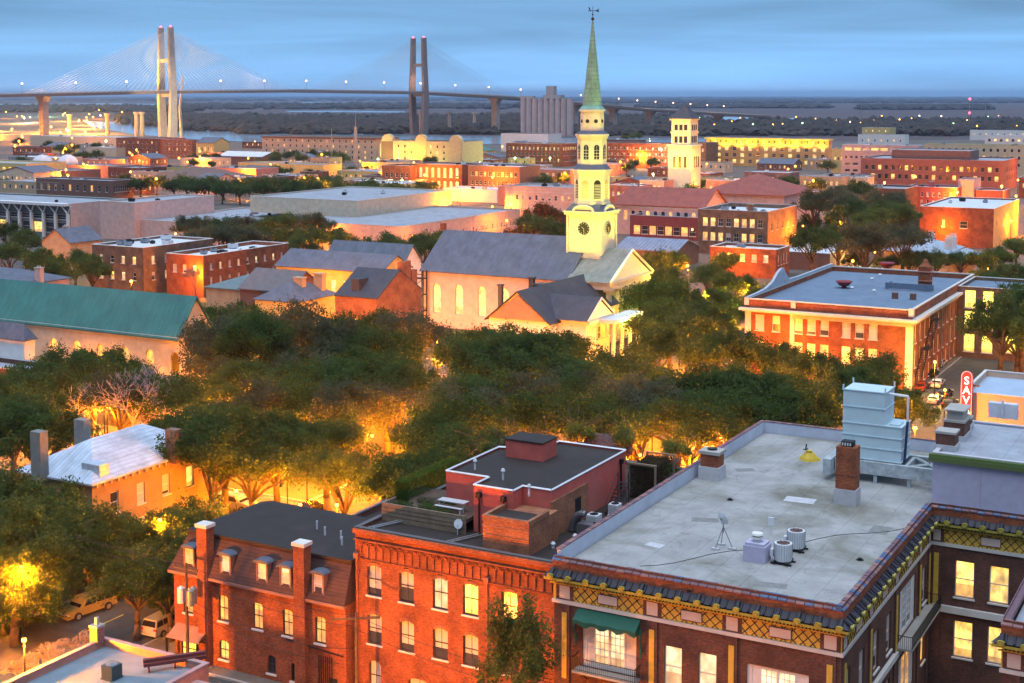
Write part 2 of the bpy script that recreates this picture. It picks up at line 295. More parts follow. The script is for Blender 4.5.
EOR = emit('sodium_lamp', (1, .38, .04), 5); EWH = emit('white_lamp', (1, .80, .45), 6); EGR = emit('green_lamp', (.45, 1, .40), 5); ERD = emit('red_beacon', (1, .05, .10), 4)
EPK = emit('bridge_lamp_glass', (1, .52, .36), 4)
OCH = surf('ochre_terracotta', (.72, .47, .07), .2, 1.5); GREENG = surf('glazed_green_yellow', (.42, .37, .06), .2, 2, rough=.4); TILE = surf('blue_glazed_tile', (.012, .014, .022), .35, 1.8, rough=.6, c2=(.035, .025, .045)); PTILE = surf('purple_coping_tile', (.17, .085, .105), .4, 1.7, rough=.55, c2=(.09, .05, .07)); LATT = surf('lattice_brown', (.12, .045, .03))
PLAQ = surf('pale_plaque', (.66, .54, .47), .08)
HAZE = True
# ------------------------------------------------------------------ building kit
WC = {}
def win_mesh(w, h, pane, style, fm):
    k = (round(w, 2), round(h, 2), pane, style, fm.name)
    if k in WC: return WC[k]
    t = .085; b = MB(); hw = w/2; a = MB(); s = MB()
    b.poly([(-hw, 0, 0), (hw, 0, 0), (hw, 0, h), (-hw, 0, h)])
    a.box(-hw, -.05, 0, -hw+t, -.005, h); a.box(hw-t, -.05, 0, hw, -.005, h); a.box(-hw+t, -.05, 0, hw-t, -.005, t); a.box(-hw+t, -.05, h-t, hw-t, -.005, h)
    if style != 'plain': a.box(-hw+t, -.045, h/2-t*.5, hw-t, -.006, h/2+t*.5)
    if style in ('four', 'nine'): a.box(-.02, -.035, t, .02, -.007, h-t)
    if style == 'nine':
        for q in (.25, .75): a.box(-hw+t, -.03, h*q-.015, hw-t, -.008, h*q+.015)
    if style == 'gothic':
        for sx in (-1, 1):
            for i in range(6):
                x0 = sx*hw*(1-i/6.); x1 = sx*hw*(1-(i+1)/6.)
                z0 = h*.55+h*.42*math.sin(i/6*1.57); z1 = h*.55+h*.42*math.sin((i+1)/6*1.57); a.tube((x0, -.03, z0), (x1, -.03, z1), .05, n=4)
                a.tube((sx*hw-x0, -.03, z0-h*.02), (sx*hw-x1, -.03, z1-h*.02), .05, n=4)
        a.box(-.04, -.04, t, .04, -.008, h*.9)
    s.box(-hw-.1, -.34, -.14, hw+.1, -.01, -.002)
    r = (b.mesh('window', [PANE[pane]]), a.mesh('frame', [fm]), s.mesh('sill', [TRIM])); WC[k] = r
    b2 = MB(); b2.v = list(b.v)+list(a.v); n = len(b.v); b2.f = list(b.f)+[tuple(i+n for i in f) for f in a.f]; b2.m = [0]*len(b.f)+[1]*len(a.f)
    if style != 'nosill':
        n = len(b2.v); b2.v += list(s.v); b2.f += [tuple(i+n for i in f) for f in s.f]; b2.m += [1]*len(s.f)
    WC[k] = r+(b2.mesh('window', [PANE[pane], fm]),)
    return WC[k]
def FACE(side, Wd, Dp):      # frame of a facade: u along it, -y out of it
    if side == 'f': return Matrix.Identity(4)
    if side == 'r': return Matrix.Translation((Wd, 0, 0)) @ Matrix.Rotation(R(90), 4, 'Z')
    if side == 'b': return Matrix.Translation((Wd, Dp, 0)) @ Matrix.Rotation(R(180), 4, 'Z')
    return Matrix.Translation((0, Dp, 0)) @ Matrix.Rotation(R(-90), 4, 'Z')
def windows(root, M, holes, fm, style, detail, dep, lim=None):
    for u0, u1, z0, z1, rise, pane in holes:
        if pane == '-' or (lim and u1 > lim-.05): continue
        w = u1-u0; h = z1-z0; ms = win_mesh(w, h, pane, style, fm)
        ML = M @ Matrix.Translation(((u0+u1)/2, dep-.002, z0))
        if detail:
            o = link('window', ms[0], root, M=ML); link('frame', ms[1], o)
            if style != 'nosill': link('sill', ms[2], o)
        else: link('window', ms[3], root, M=ML)
def grid(L, rows, m=1.2):
    """rows: (zc, h, w, n, codes[, rise[, u0, u1]])"""
    H = []
    for r in rows:
        zc, h, w, n, codes = r[:5]; rise = r[5] if len(r) > 5 else 0; a = r[6] if len(r) > 6 else m; b = r[7] if len(r) > 7 else L-m
        for i in range(n):
            u = a+(b-a)*(i+.5)/n; c = codes[i % len(codes)] if codes != 'r' else random.choice('bbdddyyo')
            if w > (b-a)/n*.9: w = (b-a)/n*.8
            H.append((u-w/2, u+w/2, zc-h/2, zc+h/2, rise, c))
    return H
REG = []
def bb(nx, ny, h, pxL, pxR=None, D=None):
    p = G(nx, ny, h); t = along(p, (-1, 0, 0), pxL); d = D if D else along(p, (0, 1, 0), pxR)
    return p.x-t, p.y, t, d
def building(name, label, x0, y0, Wd, Dp, h, wall, roof='flat', rm=None, fr=(), sr=(), rh=3., over=.4, par=.7, cornice=None, cope=None, coph=.12, fm=None, style='sash',
             detail=False, dep=.18, group=None, cat='building', wr=None, band=None, z0=0, extra=None, hf=None, hs=None, nowall=(), lit=None, chim=(), vents=0, blo=.3):
    root = T(name, label, cat, (x0, y0, 0), group=group); fm = fm or TRIM; rm = rm or RG; cope = cope or COPE
    if z0 == 0: REG.append((x0, y0, x0+Wd, y0+Dp))
    HF = list(hf or []) + grid(Wd, fr); HS = list(hs or []) + grid(Dp, sr)
    mats = [wall, wr or wall]
    b = MB(); top = h
    for side, L, H in (('f', Wd, HF), ('r', Dp, HS), ('b', Wd, []), ('l', Dp, [])):
        if side in nowall: continue
        b.M = FACE(side, Wd, Dp); b.wall(L, z0-blo if z0 == 0 else z0, top, [q[:5] for q in H], 1 if side == 'r' and wr else 0, dep)
    b.M = None
    if roof == 'gableX':
        for x, s in ((0, -1), (Wd, 1)): b.poly([(x, 0, h), (x, Dp, h), (x, Dp/2, h+rh)][::s], 1 if (wr and s > 0) else 0)
    if roof == 'gableY':
        for y, s in ((0, 1), (Dp, -1)): b.poly([(0, y, h), (Wd, y, h), (Wd/2, y, h+rh)][::s], 0)
    if roof == 'flat' and par > 0:
        t = .3; z = h-par
        for q in ([(t, t), (Wd-t, t)], [(Wd-t, t), (Wd-t, Dp-t)], [(Wd-t, Dp-t), (t, Dp-t)], [(t, Dp-t), (t, t)]):
            (a, c), (d, e) = q; b.poly([(a, c, h), (d, e, h), (d, e, z-.1), (a, c, z-.1)], 0)
    b.build('wall', mats, root)
    windows(root, FACE('f', Wd, Dp), HF, fm, style, detail, dep, Wd); windows(root, FACE('r', Wd, Dp), HS, fm, style, detail, dep, Dp)
    r = MB(); e = over; th = .22
    if roof == 'flat':
        t = .3 if par > 0 else -.1
        z = h-par if par > 0 else h+.002
        r.poly([(t, t, z), (Wd-t, t, z), (Wd-t, Dp-t, z), (t, Dp-t, z)])
        if par > 0:
            c = MB(); o = .06; i = .36
            c.box(-o, -o, h+.002, Wd+o, i, h+coph); c.box(-o, Dp-i, h+.002, Wd+o, Dp+o, h+coph); c.box(-o, i+.002, h+.002, i, Dp-i-.002, h+coph); c.box(Wd-i, i+.002, h+.002, Wd+o, Dp-i-.002, h+coph)
            c.build('coping', [cope], root)
    elif roof == 'gableX':
        k = rh/(Dp/2); ze = h-e*k
        for s in (0, 1):
            y0_, y1_ = (-e, Dp/2) if s == 0 else (Dp+e, Dp/2)
            P = [(-e, y0_, ze), (Wd+e, y0_, ze), (Wd+e, y1_, h+rh), (-e, y1_, h+rh)]; P2 = [(a, b_, c+th) for a, b_, c in P]
            if s: P = P[::-1]; P2 = P2[::-1]
            r.add(P+P2, [(3, 2, 1, 0), (4, 5, 6, 7), (0, 1, 5, 4), (1, 2, 6, 5), (2, 3, 7, 6), (3, 0, 4, 7)])
    elif roof == 'gableY':
        k = rh/(Wd/2); ze = h-e*k
        for s in (0, 1):
            x0_, x1_ = (-e, Wd/2) if s == 0 else (Wd+e, Wd/2)
            P = [(x0_, Dp+e, ze), (x0_, -e, ze), (x1_, -e, h+rh), (x1_, Dp+e, h+rh)]; P2 = [(a, b_, c+th) for a, b_, c in P]
            if s: P = P[::-1]; P2 = P2[::-1]
            r.add(P+P2, [(3, 2, 1, 0), (4, 5, 6, 7), (0, 1, 5, 4), (1, 2, 6, 5), (2, 3, 7, 6), (3, 0, 4, 7)])
    elif roof == 'hip':
        m = min(Wd, Dp)/2+e; a = [(-e, -e), (Wd+e, -e), (Wd+e, Dp+e), (-e, Dp+e)]
        if Wd >= Dp: r1, r2 = (-e+m, Dp/2), (Wd+e-m, Dp/2); fs = [(0, 1, 5, 4), (1, 2, 5), (2, 3, 4, 5), (3, 0, 4)]
        else: r1, r2 = (Wd/2, -e+m), (Wd/2, Dp+e-m); fs = [(0, 1, 4), (1, 2, 5, 4), (2, 3, 5), (3, 0, 4, 5)]
        r.add([(x, y, h+.15) for x, y in a]+[(r1[0], r1[1], h+rh), (r2[0], r2[1], h+rh)], fs)
        r.add([(x, y, h-.05) for x, y in a]+[(x, y, h+.15) for x, y in a], [(3, 2, 1, 0), (0, 1, 5, 4), (1, 2, 6, 5), (2, 3, 7, 6), (3, 0, 4, 7)])
    ro = r.build('roof', [rm], root)
    if cornice:
        zc, hh, pr = cornice[:3]; cm = cornice[3] if len(cornice) > 3 else CWHITE
        c = MB(); c.box(-pr, -pr, zc, Wd+pr, -.003, zc+hh); c.box(Wd+.003, -.002, zc, Wd+pr, Dp+pr, zc+hh)
        c.box(-pr*.5, -pr*.5, zc-hh*.5, Wd+pr*.5, -.004, zc-.003); c.box(Wd+.004, -.001, zc-hh*.5, Wd+pr*.5, Dp, zc-.003)
        c.build('cornice', [cm], root)
    if band:
        for zb in band:
            c = MB(); c.box(-.05, -.06, zb, Wd+.06, -.002, zb+.25); c.box(Wd+.002, 0, zb, Wd+.06, Dp, zb+.25); c.build('band_course', [CWHITE], root)
    for cx, cy, cw, ch in chim:
        c = MB(); c.box(cx-cw/2, cy-cw*.35, h-.3, cx+cw/2, cy+cw*.35, h+ch, 0); c.box(cx-cw/2-.1, cy-cw*.35-.1, h+ch+.002, cx+cw/2+.1, cy+cw*.35+.1, h+ch+.2, 1)
        for q in (-1, 1): c.cyl(cx+q*cw*.22, cy, h+ch+.2, h+ch+.6, .14, n=8, m=1)
        c.build('chimney', [wall, CONC], ro)
    for i in range(vents):
        vx = random.uniform(.15, .85)*Wd; vy = random.uniform(.2, .85)*Dp; s = random.uniform(.5, 1.2); zz = h-par
        c = MB(); c.box(vx-s, vy-s*.8, zz+.2, vx+s, vy+s*.8, zz+.2+s); c.box(vx-s*.8, vy-s*.6, zz, vx+s*.8, vy+s*.6, zz+.198, 1)
        c.cyl(vx, vy, zz+.2+s, zz+.35+s, s*.6, n=12, m=1); c.build('roof_unit', [random.choice([WMET, GREYM, DARK]), DARK], ro)
    root['W'] = Wd; root['D'] = Dp; root['H'] = h
    return root
def B(name, label, nx, ny, h, pxL, pxR=None, D=None, **k):
    x, y, w, d = bb(nx, ny, h, pxL, pxR, D)
    if VERB: print('B %-28s x %.0f y %.0f W %.1f D %.1f h %.0f' % (name, x, y, w, d, h))
    return building(name, label, x, y, w, d, h, k.pop('wall'), **k)
VERB = False
# ------------------------------------------------------------------ lamps
def plight(parent, loc, power, col=(1, .40, .06), r=.25, name='lamp_light', spot=None, aim=None):
    l = bpy.data.lights.new(name, 'SPOT' if spot else 'POINT'); l.energy = power; l.color = col; l.shadow_soft_size = r
    if spot: l.spot_size = R(spot); l.spot_blend = .7
    o = bpy.data.objects.new(name, l); S.collection.objects.link(o); o.location = loc
    if parent: o.parent = parent
    if aim is not None: o.rotation_euler = (Vector(aim)-Vector(loc)).to_track_quat('-Z', 'Y').to_euler()
    return o
SOD = (1, .265, .006)
LAMPM = {}; LK = .8
def lamp(px, py, z, power, label, col=SOD, em=None, r=.22, group='street lamps', kind='globe', name='street_lamp'):
    em = em or EOR; p = G(px, py, z)
    root = T(name, label, 'street lamp', (p.x, p.y, 0), group=group)
    k = (round(z, 1), em.name, kind, r)
    if k not in LAMPM:
        b = MB(); b.cyl(0, 0, 0, .5, .22, .14, 8); b.cyl(0, 0, .5, z-r-.05, .09, .06, 8); b.cyl(0, 0, z-r-.05, z-r, .2, .2, 8)
        c = MB(); c.ball((0, 0, z), r, 12, 8)
        d = MB(); d.cyl(0, 0, z+r+.004, z+r+.15, r*.7, .03, 10)
        LAMPM[k] = (b.mesh('pole', [DARK]), c.mesh('lamp_globe', [em], True), d.mesh('cap', [DARK]))
    ms = LAMPM[k]; link('pole', ms[0], root); g = link('lamp_globe', ms[1], root); link('cap', ms[2], root)
    g.visible_shadow = True
    if power: plight(root, (0, -.0, z-r-.45), power*LK, col, .3)
    return root
# ------------------------------------------------------------------ land, water, streets
def sheet(name, pts, z, m, parent=None):
    b = MB(); b.poly([(p[0], p[1], z) for p in pts]); o = b.build(name, [m]); o['kind'] = 'structure'; return o
def landmat(name, cols, scale, stretch=(1, 1, 1), bumps=0):
    m, t, b = newmat(name); ob = node(t, 'ShaderNodeTexCoord').outputs['Object']
    n1 = node(t, 'ShaderNodeTexNoise', {'Vector': node(t, 'ShaderNodeMapping', {'Vector': ob, 'Scale': stretch}).outputs[0], 'Scale': scale, 'Detail': 10, 'Roughness': .62, 'Distortion': .4})
    rp = node(t, 'ShaderNodeValToRGB', {0: n1.outputs[0]}); e = rp.color_ramp.elements
    e[0].position = .32; e[0].color = c4(cols[0]); e[1].position = .7; e[1].color = c4(cols[-1])
    for i, c in enumerate(cols[1:-1]): q = e.new(.32+.38*(i+1)/(len(cols)-1)); q.color = c4(c)
    t.links.new(rp.outputs[0], b.inputs['Base Color']); b.inputs['Roughness'].default_value = .95
    return m
MARSH = landmat('marsh_grass', [(.020, .024, .034), (.085, .055, .055), (.05, .045, .05), (.12, .075, .06)], .0016, (1, 1, 1))
CITY = landmat('city_ground_mat', [(.06, .06, .06), (.12, .10, .085), (.085, .08, .075), (.16, .13, .10)], .03)
LAWN = landmat('park_lawn', [(.05, .06, .02), (.12, .09, .04), (.09, .08, .035)], .12)
ASPH = surf('asphalt', (.065, .062, .06), .3, .5, stain=(.10, .095, .09)); SIDEW = surf('sidewalk', (.17, .14, .115), .25, .4, stain=(.11, .09, .07))
m, t, b = newmat('river_water'); b.inputs['Base Color'].default_value = (.25, .33, .42, 1); b.inputs['Roughness'].default_value = .12
wn = node(t, 'ShaderNodeTexNoise', {'Vector': node(t, 'ShaderNodeTexCoord').outputs['Object'], 'Scale': .02, 'Detail': 6}); bp = node(t, 'ShaderNodeBump', {'Height': wn.outputs[0], 'Strength': .25, 'Distance': 2}); t.links.new(bp.outputs[0], b.inputs['Normal'])
WATER = m
Rr = 45000
sheet('ground', [(-Rr, -2000), (Rr, -2000), (Rr, Rr), (-Rr, Rr)], -1.5, MARSH)
def gp(l): return [G(x, y, 0) for x, y in l]
sheet('river', gp([(84, 121), (130, 121), (170, 125), (256, 128.6), (400, 133.5), (600, 137), (760, 137), (760, 141), (600, 144), (480, 143), (260, 141.5), (190, 138), (130, 133), (90, 125.5)]), -1.2, WATER)
for nme, pts in (('far_lagoon', [(280, 102.5), (330, 101.6), (365, 103.0), (366, 104.6), (320, 105.2), (275, 104.8)]), ('marsh_creek', [(285, 110.5), (345, 110.2), (405, 111), (404, 112.2), (340, 111.8), (288, 111.6)]),
                 ('far_creek', [(620, 114.6), (700, 116), (830, 118), (830, 120), (700, 119.5), (618, 117)]), ('bend_water', [(-100, 104), (110, 103.2), (260, 104.6), (256, 105.8), (100, 104.6), (-100, 105.4)])):
    sheet(nme, gp(pts), -1.2, WATER)
cg = gp([(-500, 113.5), (60, 113.5), (78, 118), (84, 125), (128, 134), (188, 140), (260, 143), (480, 144.5), (600, 145.5), (760, 142.5), (1000, 139), (1500, 138)])
sheet('city_ground', cg+[Vector((700, 300, 0)), Vector((300, -200, 0)), Vector((-900, -200, 0))], -.012, CITY)
sheet('lane', [(-300, 82.5), (60, 82.5), (60, 90), (-300, 90)], .004, ASPH)
for n_, x0, x1, y0, y1 in (('main_street', -102, -90, -40, 640), ('theatre_street', -50.5, -39.5, 121, 640)):
    sheet(n_, [(x0, y0), (x1, y0), (x1, y1), (x0, y1)], .008, ASPH)
for n_, y0, y1 in (('park_street', 126, 135), ('church_street', 212, 222), ('far_street', 290, 300), ('back_street', 372, 382), ('warehouse_street', 470, 480)):
    sheet(n_, [(-420, y0), (60, y0), (60, y1), (-420, y1)], .012, ASPH)
b = MB()
for y in np.arange(62, 124, 7.5): b.box(-96.08, y, .014, -95.9, y+5.2, .018)
o = b.build('centre_line', [surf('yellow_road_paint', (.6, .42, .06), .3)]); o['kind'] = 'structure'
# raised kerbs: each block's pavement is a slab with a grass or paved middle
for n_, x0, x1, y0, y1, mm in (('pavement', -88.6, -51.8, 90.4, 125, SIDEW), ('pavement', -260, -103.4, 90.4, 125, SIDEW), ('pavement', -260, -103.4, 60, 82, SIDEW),
                      ('square_lawn', -88.6, -51.8, 136, 211, LAWN), ('square_lawn', -260, -103.4, 136, 211, LAWN), ('pavement', -88.6, -51.8, 223, 289, SIDEW), ('pavement', -300, -103.4, 223, 289, LAWN), ('pavement', -38, 40, 121, 289, SIDEW)):
    b = MB(); b.box(x0, y0, -.2, x1, y1, .13); b.build(n_, [mm])['kind'] = 'structure'
    b = MB(); b.box(x0-.25, y0-.25, -.2, x1+.25, y0-.003, .15); b.box(x0-.25, y1+.003, -.2, x1+.25, y1+.25, .15); b.box(x0-.25, y0, -.2, x0-.003, y1, .15); b.box(x1+.003, y0, -.2, x1+.25, y1, .15)
    b.build('kerb', [CONC])['kind'] = 'structure'
# paths through the square catch the lamplight
b = MB(); b.box(-88.5, 170, .14, -52, 174, .15); b.box(-200, 150, .14, -103.5, 153.5, .15); b.box(-72, 136.2, .155, -68, 211, .165); b.box(-150, 136.2, .155, -146, 211, .165); b.build('park_path', [surf('path', (.34, .27, .18), .2)])['kind'] = 'structure'

# ------------------------------------------------------------------ haze
hb = MB(); hb.box(-Rr-300, -2300, -3, Rr+300, Rr+300, 150); hz = hb.build('haze', []); hz['kind'] = 'stuff'
hm = bpy.data.materials.new('haze'); hm.use_nodes = True; ht = hm.node_tree; ht.nodes.clear(); ho = ht.nodes.new('ShaderNodeOutputMaterial'); hv = ht.nodes.new('ShaderNodeVolumePrincipled')
hv.inputs['Color'].default_value = (.42, .66, 1, 1); hv.inputs['Density'].default_value = 4.5e-5; hv.inputs['Anisotropy'].default_value = .2; ht.links.new(hv.outputs[0], ho.inputs['Volume']); hz.data.materials.append(hm)
if not HAZE: bpy.data.objects.remove(hz)

# ------------------------------------------------------------------ far woods (one mass) and far shores
def woods(name, n, areas, seed, hmin=7, hmax=15, m=None):
    r = random.Random(seed); b = MB()
    for _ in range(n):
        a = r.choice(areas); p = G(r.uniform(a[0], a[1]), r.uniform(a[2], a[3]), 0); h = r.uniform(hmin, hmax); rad = r.uniform(7, 14)*max(1, p.length/2600)
        k = 6; vs = []
        for j, (zz, rr) in enumerate(((.0, .8), (.4, 1.0), (.75, .75))):
            for i in range(k):
                t = 2*math.pi*(i+j*.5)/k; q = r.uniform(.7, 1.2); vs.append((p.x+rad*rr*q*math.cos(t), p.y+rad*rr*q*math.sin(t), h*zz*r.uniform(.8, 1.15)-1.5))
        vs.append((p.x, p.y, h))
        b.add(vs, [(j*k+i, j*k+(i+1) % k, (j+1)*k+(i+1) % k, (j+1)*k+i) for j in range(2) for i in range(k)]+[(2*k+i, 2*k+(i+1) % k, 3*k) for i in range(k)])
    me = b.mesh(name, [m], uv=False); o = link(name, me); o['kind'] = 'stuff'; return o
WOODM = landmat('far_wood_canopy', [(.012, .014, .013), (.028, .025, .022), (.050, .036, .030)], .02)
woods('woods_beyond_the_river', 5200, [(125, 700, 116, 126), (180, 640, 118, 131), (240, 640, 122, 133.5), (600, 1060, 121, 135), (640, 1060, 124, 134), (120, 230, 116, 123)], 3, 6, 12, WOODM)
woods('distant_treeline', 3800, [(-40, 1060, 98.0, 100.8), (-40, 1060, 96.6, 98.5), (180, 620, 104.5, 109), (600, 1060, 100, 103), (640, 830, 106, 108), (860, 990, 107, 109.5), (-30, 200, 107, 112)], 4, 8, 17, WOODM)

# ------------------------------------------------------------------ cable-stayed bridge
P1 = Vector((-1087.6, 1187.2, 0)); P2 = Vector((-971.8, 1525.7, 0)); BD = (P2-P1).normalized(); BN = Vector((-BD.y, BD.x, 0))
br = T('cable_stayed_bridge', 'long cable stayed road bridge with twin legged towers over the river', 'bridge', P1)
tabx = [-400, 0, 160, 290, 419, 503, 570, 640, 700, 760, 850, 900]; taby = [99, 94.5, 91.0, 90.0, 92.0, 96.5, 102.5, 108.5, 112, 115.5, 120.5, 122]
def deckz(p):
    x, _ = PX((p.x, p.y, 55)); return ZAT(p, float(np.interp(x, tabx, taby)))
SG = list(range(-560, 1100, 20)); pts = []
for s in SG:
    p = P1+BD*s; z = deckz(p)
    if z < 1.5: break
    pts.append(Vector((p.x-P1.x, p.y-P1.y, z)))
DK = surf('bridge_deck_concrete', (.20, .16, .15), .15, .2); PYL = surf('pylon_concrete', (.42, .37, .33), .18, .15, stain=(.30, .27, .25), stscale=.04)
b = MB(); w = 12
for a, c in zip(pts[:-1], pts[1:]):
    v = [a-BN*w, a+BN*w, c+BN*w, c-BN*w]; u = [q-Vector((0, 0, 3.0)) for q in v]
    b.add(v+u, [(0, 3, 2, 1)[::-1], (4, 5, 6, 7)[::-1], (0, 1, 5, 4), (1, 2, 6, 5), (2, 3, 7, 6), (3, 0, 4, 7)])
b.build('deck', [DK], br)
b = MB()
for sgn in (-1, 1):
    for a, c in zip(pts[:-1], pts[1:]):
        a2 = a+BN*w*sgn*.98; c2 = c+BN*w*sgn*.98; b.tube(a2+Vector((0, 0, .8)), c2+Vector((0, 0, .8)), .35, n=4)
b.build('railing', [PYL], br)
for k, (P, topy) in enumerate(((P1, 27.5), (P2, 38))):
    ht_ = ZAT(P, topy); b = MB()
    for sgn in (-1, 1):
        zs = [0, 20, 52, 90, ht_]; of = [16, 19, 22, 19, 17.5]; sz = [(4.6, 4.2), (4.2, 3.8), (3.8, 3.4), (3.3, 3.0), (2.9, 2.6)]
        rings = []
        for z, o_, (sx_, sy_) in zip(zs, of, sz):
            c = P-P1+BN*sgn*o_*.62; c.z = z; q = []
            for aa, bb_ in ((-1, -1), (1, -1), (1, 1), (-1, 1)): q.append(c+BD*aa*sx_+BN*bb_*sy_*.75)
            rings.append(q)
        vs = [p for r_ in rings for p in r_]
        b.add(vs, [(j*4+i, j*4+(i+1) % 4, (j+1)*4+(i+1) % 4, (j+1)*4+i) for j in range(4) for i in range(4)]+[(16, 17, 18, 19)])
    c0 = P-P1
    for z in (50, 88): b.add([c0+BN*s1*9+BD*s2*2.2+Vector((0, 0, z+s3*2)) for s3 in (-1, 1) for s1, s2 in ((-1, -1), (1, -1), (1, 1), (-1, 1))], [(0, 1, 5, 4), (1, 2, 6, 5), (2, 3, 7, 6), (3, 0, 4, 7), (4, 5, 6, 7), (3, 2, 1, 0)])
    b.build('tower', [PYL if k == 0 else DK], br)  # the far tower's unlit look is put into a darker concrete
    for sgn in (-1, 1):
        c = c0+BN*sgn*10.8; b = MB(); b.ball((c.x, c.y, ht_+.9), 1.2, 8, 6); b.build('beacon', [ERD], br)
    for sd in (-1, 1):
        for sgn in (-1, 1):
            for i in range(1, 25):
                s = sd*i*(6.6 if True else 6); q = P+BD*s; z = deckz(q); e = q-P1+BN*sgn*w; e.z = z
                zt = ht_-3-(24-i)*1.35; st = c0+BN*sgn*10.8; st.z = zt; b = MB(); b.tube(e, st, .18 if k == 0 else .11, n=4); b.build('stay_cable', [WMET if k == 0 else PYL], br)  # floodlit stays white, unlit ones grey: the light is in the colour
for s in (-330, -143, 490, 560, 640, 720, 800, 880, 960):
    p = P1+BD*s; z = deckz(p)
    if z < 5: continue
    q = p-P1; b = MB(); M_ = Matrix.Translation(q) @ Matrix.Rotation(math.atan2(BD.y, BD.x), 4, 'Z'); b.M = M_
    if z > 12: b.box(-3.2, -5, 0, 3.2, 5, z-9.0)
    b.add([(-3.2, -5, max(0, z-9)), (3.2, -5, max(0, z-9)), (3.2, 5, max(0, z-9)), (-3.2, 5, max(0, z-9)), (-4.5, -10.5, z-3.01), (4.5, -10.5, z-3.01), (4.5, 10.5, z-3.01), (-4.5, 10.5, z-3.01)], [(0, 1, 5, 4), (1, 2, 6, 5), (2, 3, 7, 6), (3, 0, 4, 7)])
    b.build('pier', [PYL], br)
bl = []
for s in list(range(-460, 700, 58))+list(range(720, 1000, 40)):
    p = P1+BD*s; z = deckz(p)
    if z < 2: continue
    q = p-P1+BN*w*.9*(-1); b = MB(); b.tube((q.x, q.y, z), (q.x, q.y, z+11), .22, n=5, m=0); b.ball((q.x, q.y, z+11), 1.0, 8, 6, m=1); o = b.build('lamp_post', [GREYM, EPK], br); bl.append((p, z))
for p, z in bl[2::4]: plight(None, (p.x, p.y, z+13), 9000, (1, .6, .4), 1.0, 'bridge_lamp_light')
# floodlights that wash the near tower yellow, from the deck and the bank
for sg in (1,):
    for dd, zz, za, pw in ((14, 58, 100, 90000), (12, 80, 118, 40000), (14, 50, 20, 20000)):
        q = P1-BD*dd+BN*sg*16; plight(None, (q.x, q.y, zz), pw, (1, .56, .0), 1.5, 'tower_floodlight', spot=110, aim=(P1.x, P1.y, za))
q = P1+Vector((60, -110, 6)); plight(None, q, 500000, (1, .78, .5), 2, 'bank_floodlight', spot=50, aim=(P1.x, P1.y, 40))
# free-standing concrete piers on both banks
for px, pt, pb, lab in ((70, 113.5, 138, 'thick concrete pier in the orange lit yard left of the tower'), (108, 112.5, 140, 'concrete pier standing on the bank between yard lamps'), (137, 111, 140.5, 'left one of the close pair of bank piers beside the lit tower'), (142.5, 111, 140.5, 'right one of the close pair of bank piers beside the lit tower'),
                        (449.5, 111, 134, 'slim concrete pier on the far bank right of the dark tower'), (474.5, 111.5, 130.5, 'slim concrete pier in the far woods between two others'), (498, 112.5, 130, 'slim concrete pier close under the bridge ramp'), (421, 110, 134, 'slim pier seen between the legs of the dark tower')):
    p = G(px, pb, -1); h = ZAT(p, pt)
    b = MB(); b.cyl(0, 0, 0, h-2.5, 2.6, 2.3, 10, 0, False); b.cyl(0, 0, h-2.5, h, 3.6, 3.6, 10, 0); o = b.build('bridge_pier', [PYL], None, (p.x, p.y, -1)); tag(o, lab, 'pier', 'free standing piers by the bridge')
def hole(u, w, z0, h, c, rise=0): return (u-w/2, u+w/2, z0, z0+h, rise, c)
# ------------------------------------------------------------------ FOREGROUND: ornate brick corner building
WF = plain('cream_window_frame', (.66, .60, .52)); BF = plain('black_window_frame', (.03, .03, .03)); GRNM = plain('green_awning_cloth', (.01, .10, .065), .7); OLIVE = plain('olive_gutter', (.10, .14, .04))
X0, Y0, FW_, FD = -45.9, 90.4, 21.6, 47.6; HR = 15.15       # main block; roof membrane level
YI = 117.6-Y0                                               # depth of the visible side wall
fb = T('ornate_brick_building', 'large dark brick corner building with lattice frieze, tiled eaves and flat gravel roof', 'building', (X0, Y0, 0)); REG.append((X0, Y0, X0+FW_+40, Y0+FD))
TOP = 16.0
def hole(u, w, z0, h, c, rise=0): return (u-w/2, u+w/2, z0, z0+h, rise, c)
rowsZ = (8.55, 3.4)
# front face
HFr = []
for z in rowsZ:
    HFr += [hole(9.5, 1.35, z-.75, 3.0, 'w'), hole(12.1, 1.35, z-.75, 3.0, 'w')]
    pass
HFr += [hole(4.5, 4.3, 3.0, 3.0, '-'), hole(4.5, 4.3, 8.0, 3.3, '-'), hole(17.2, 4.4, 7.9, 2.8, '-'), hole(17.2, 4.4, 3.0, 2.6, '-')]
HSd = []
for z in rowsZ:
    HSd += [hole(u, 1.5, z-.5, 3.0, c) for u, c in ((1.6, 'b'), (5.4, 'b'), (9.4, 'b'), (13.2, 'b'), (25.2, 'y' if z < 8 else 'b'))]
HSd += [hole(19.3, 5.2, 7.7, 3.9, '-'), hole(19.3, 5.2, 2.5, 3.6, '-')]
HIn = []
for z in rowsZ:
    HIn += [hole(u, 1.55, z-.3, 3.1, c) for u, c in ((2.85, 'y'), (5.6, 'y'), (9.8, 'y'), (13, 'o'), (17, 'b'))]
SEGS = [('front', Matrix.Identity(4), FW_, HFr), ('side', Matrix.Translation((FW_, 0, 0)) @ Matrix.Rotation(R(90), 4, 'Z'), YI, HSd), ('inner', Matrix.Translation((FW_, YI, 0)), 30.0, HIn)]
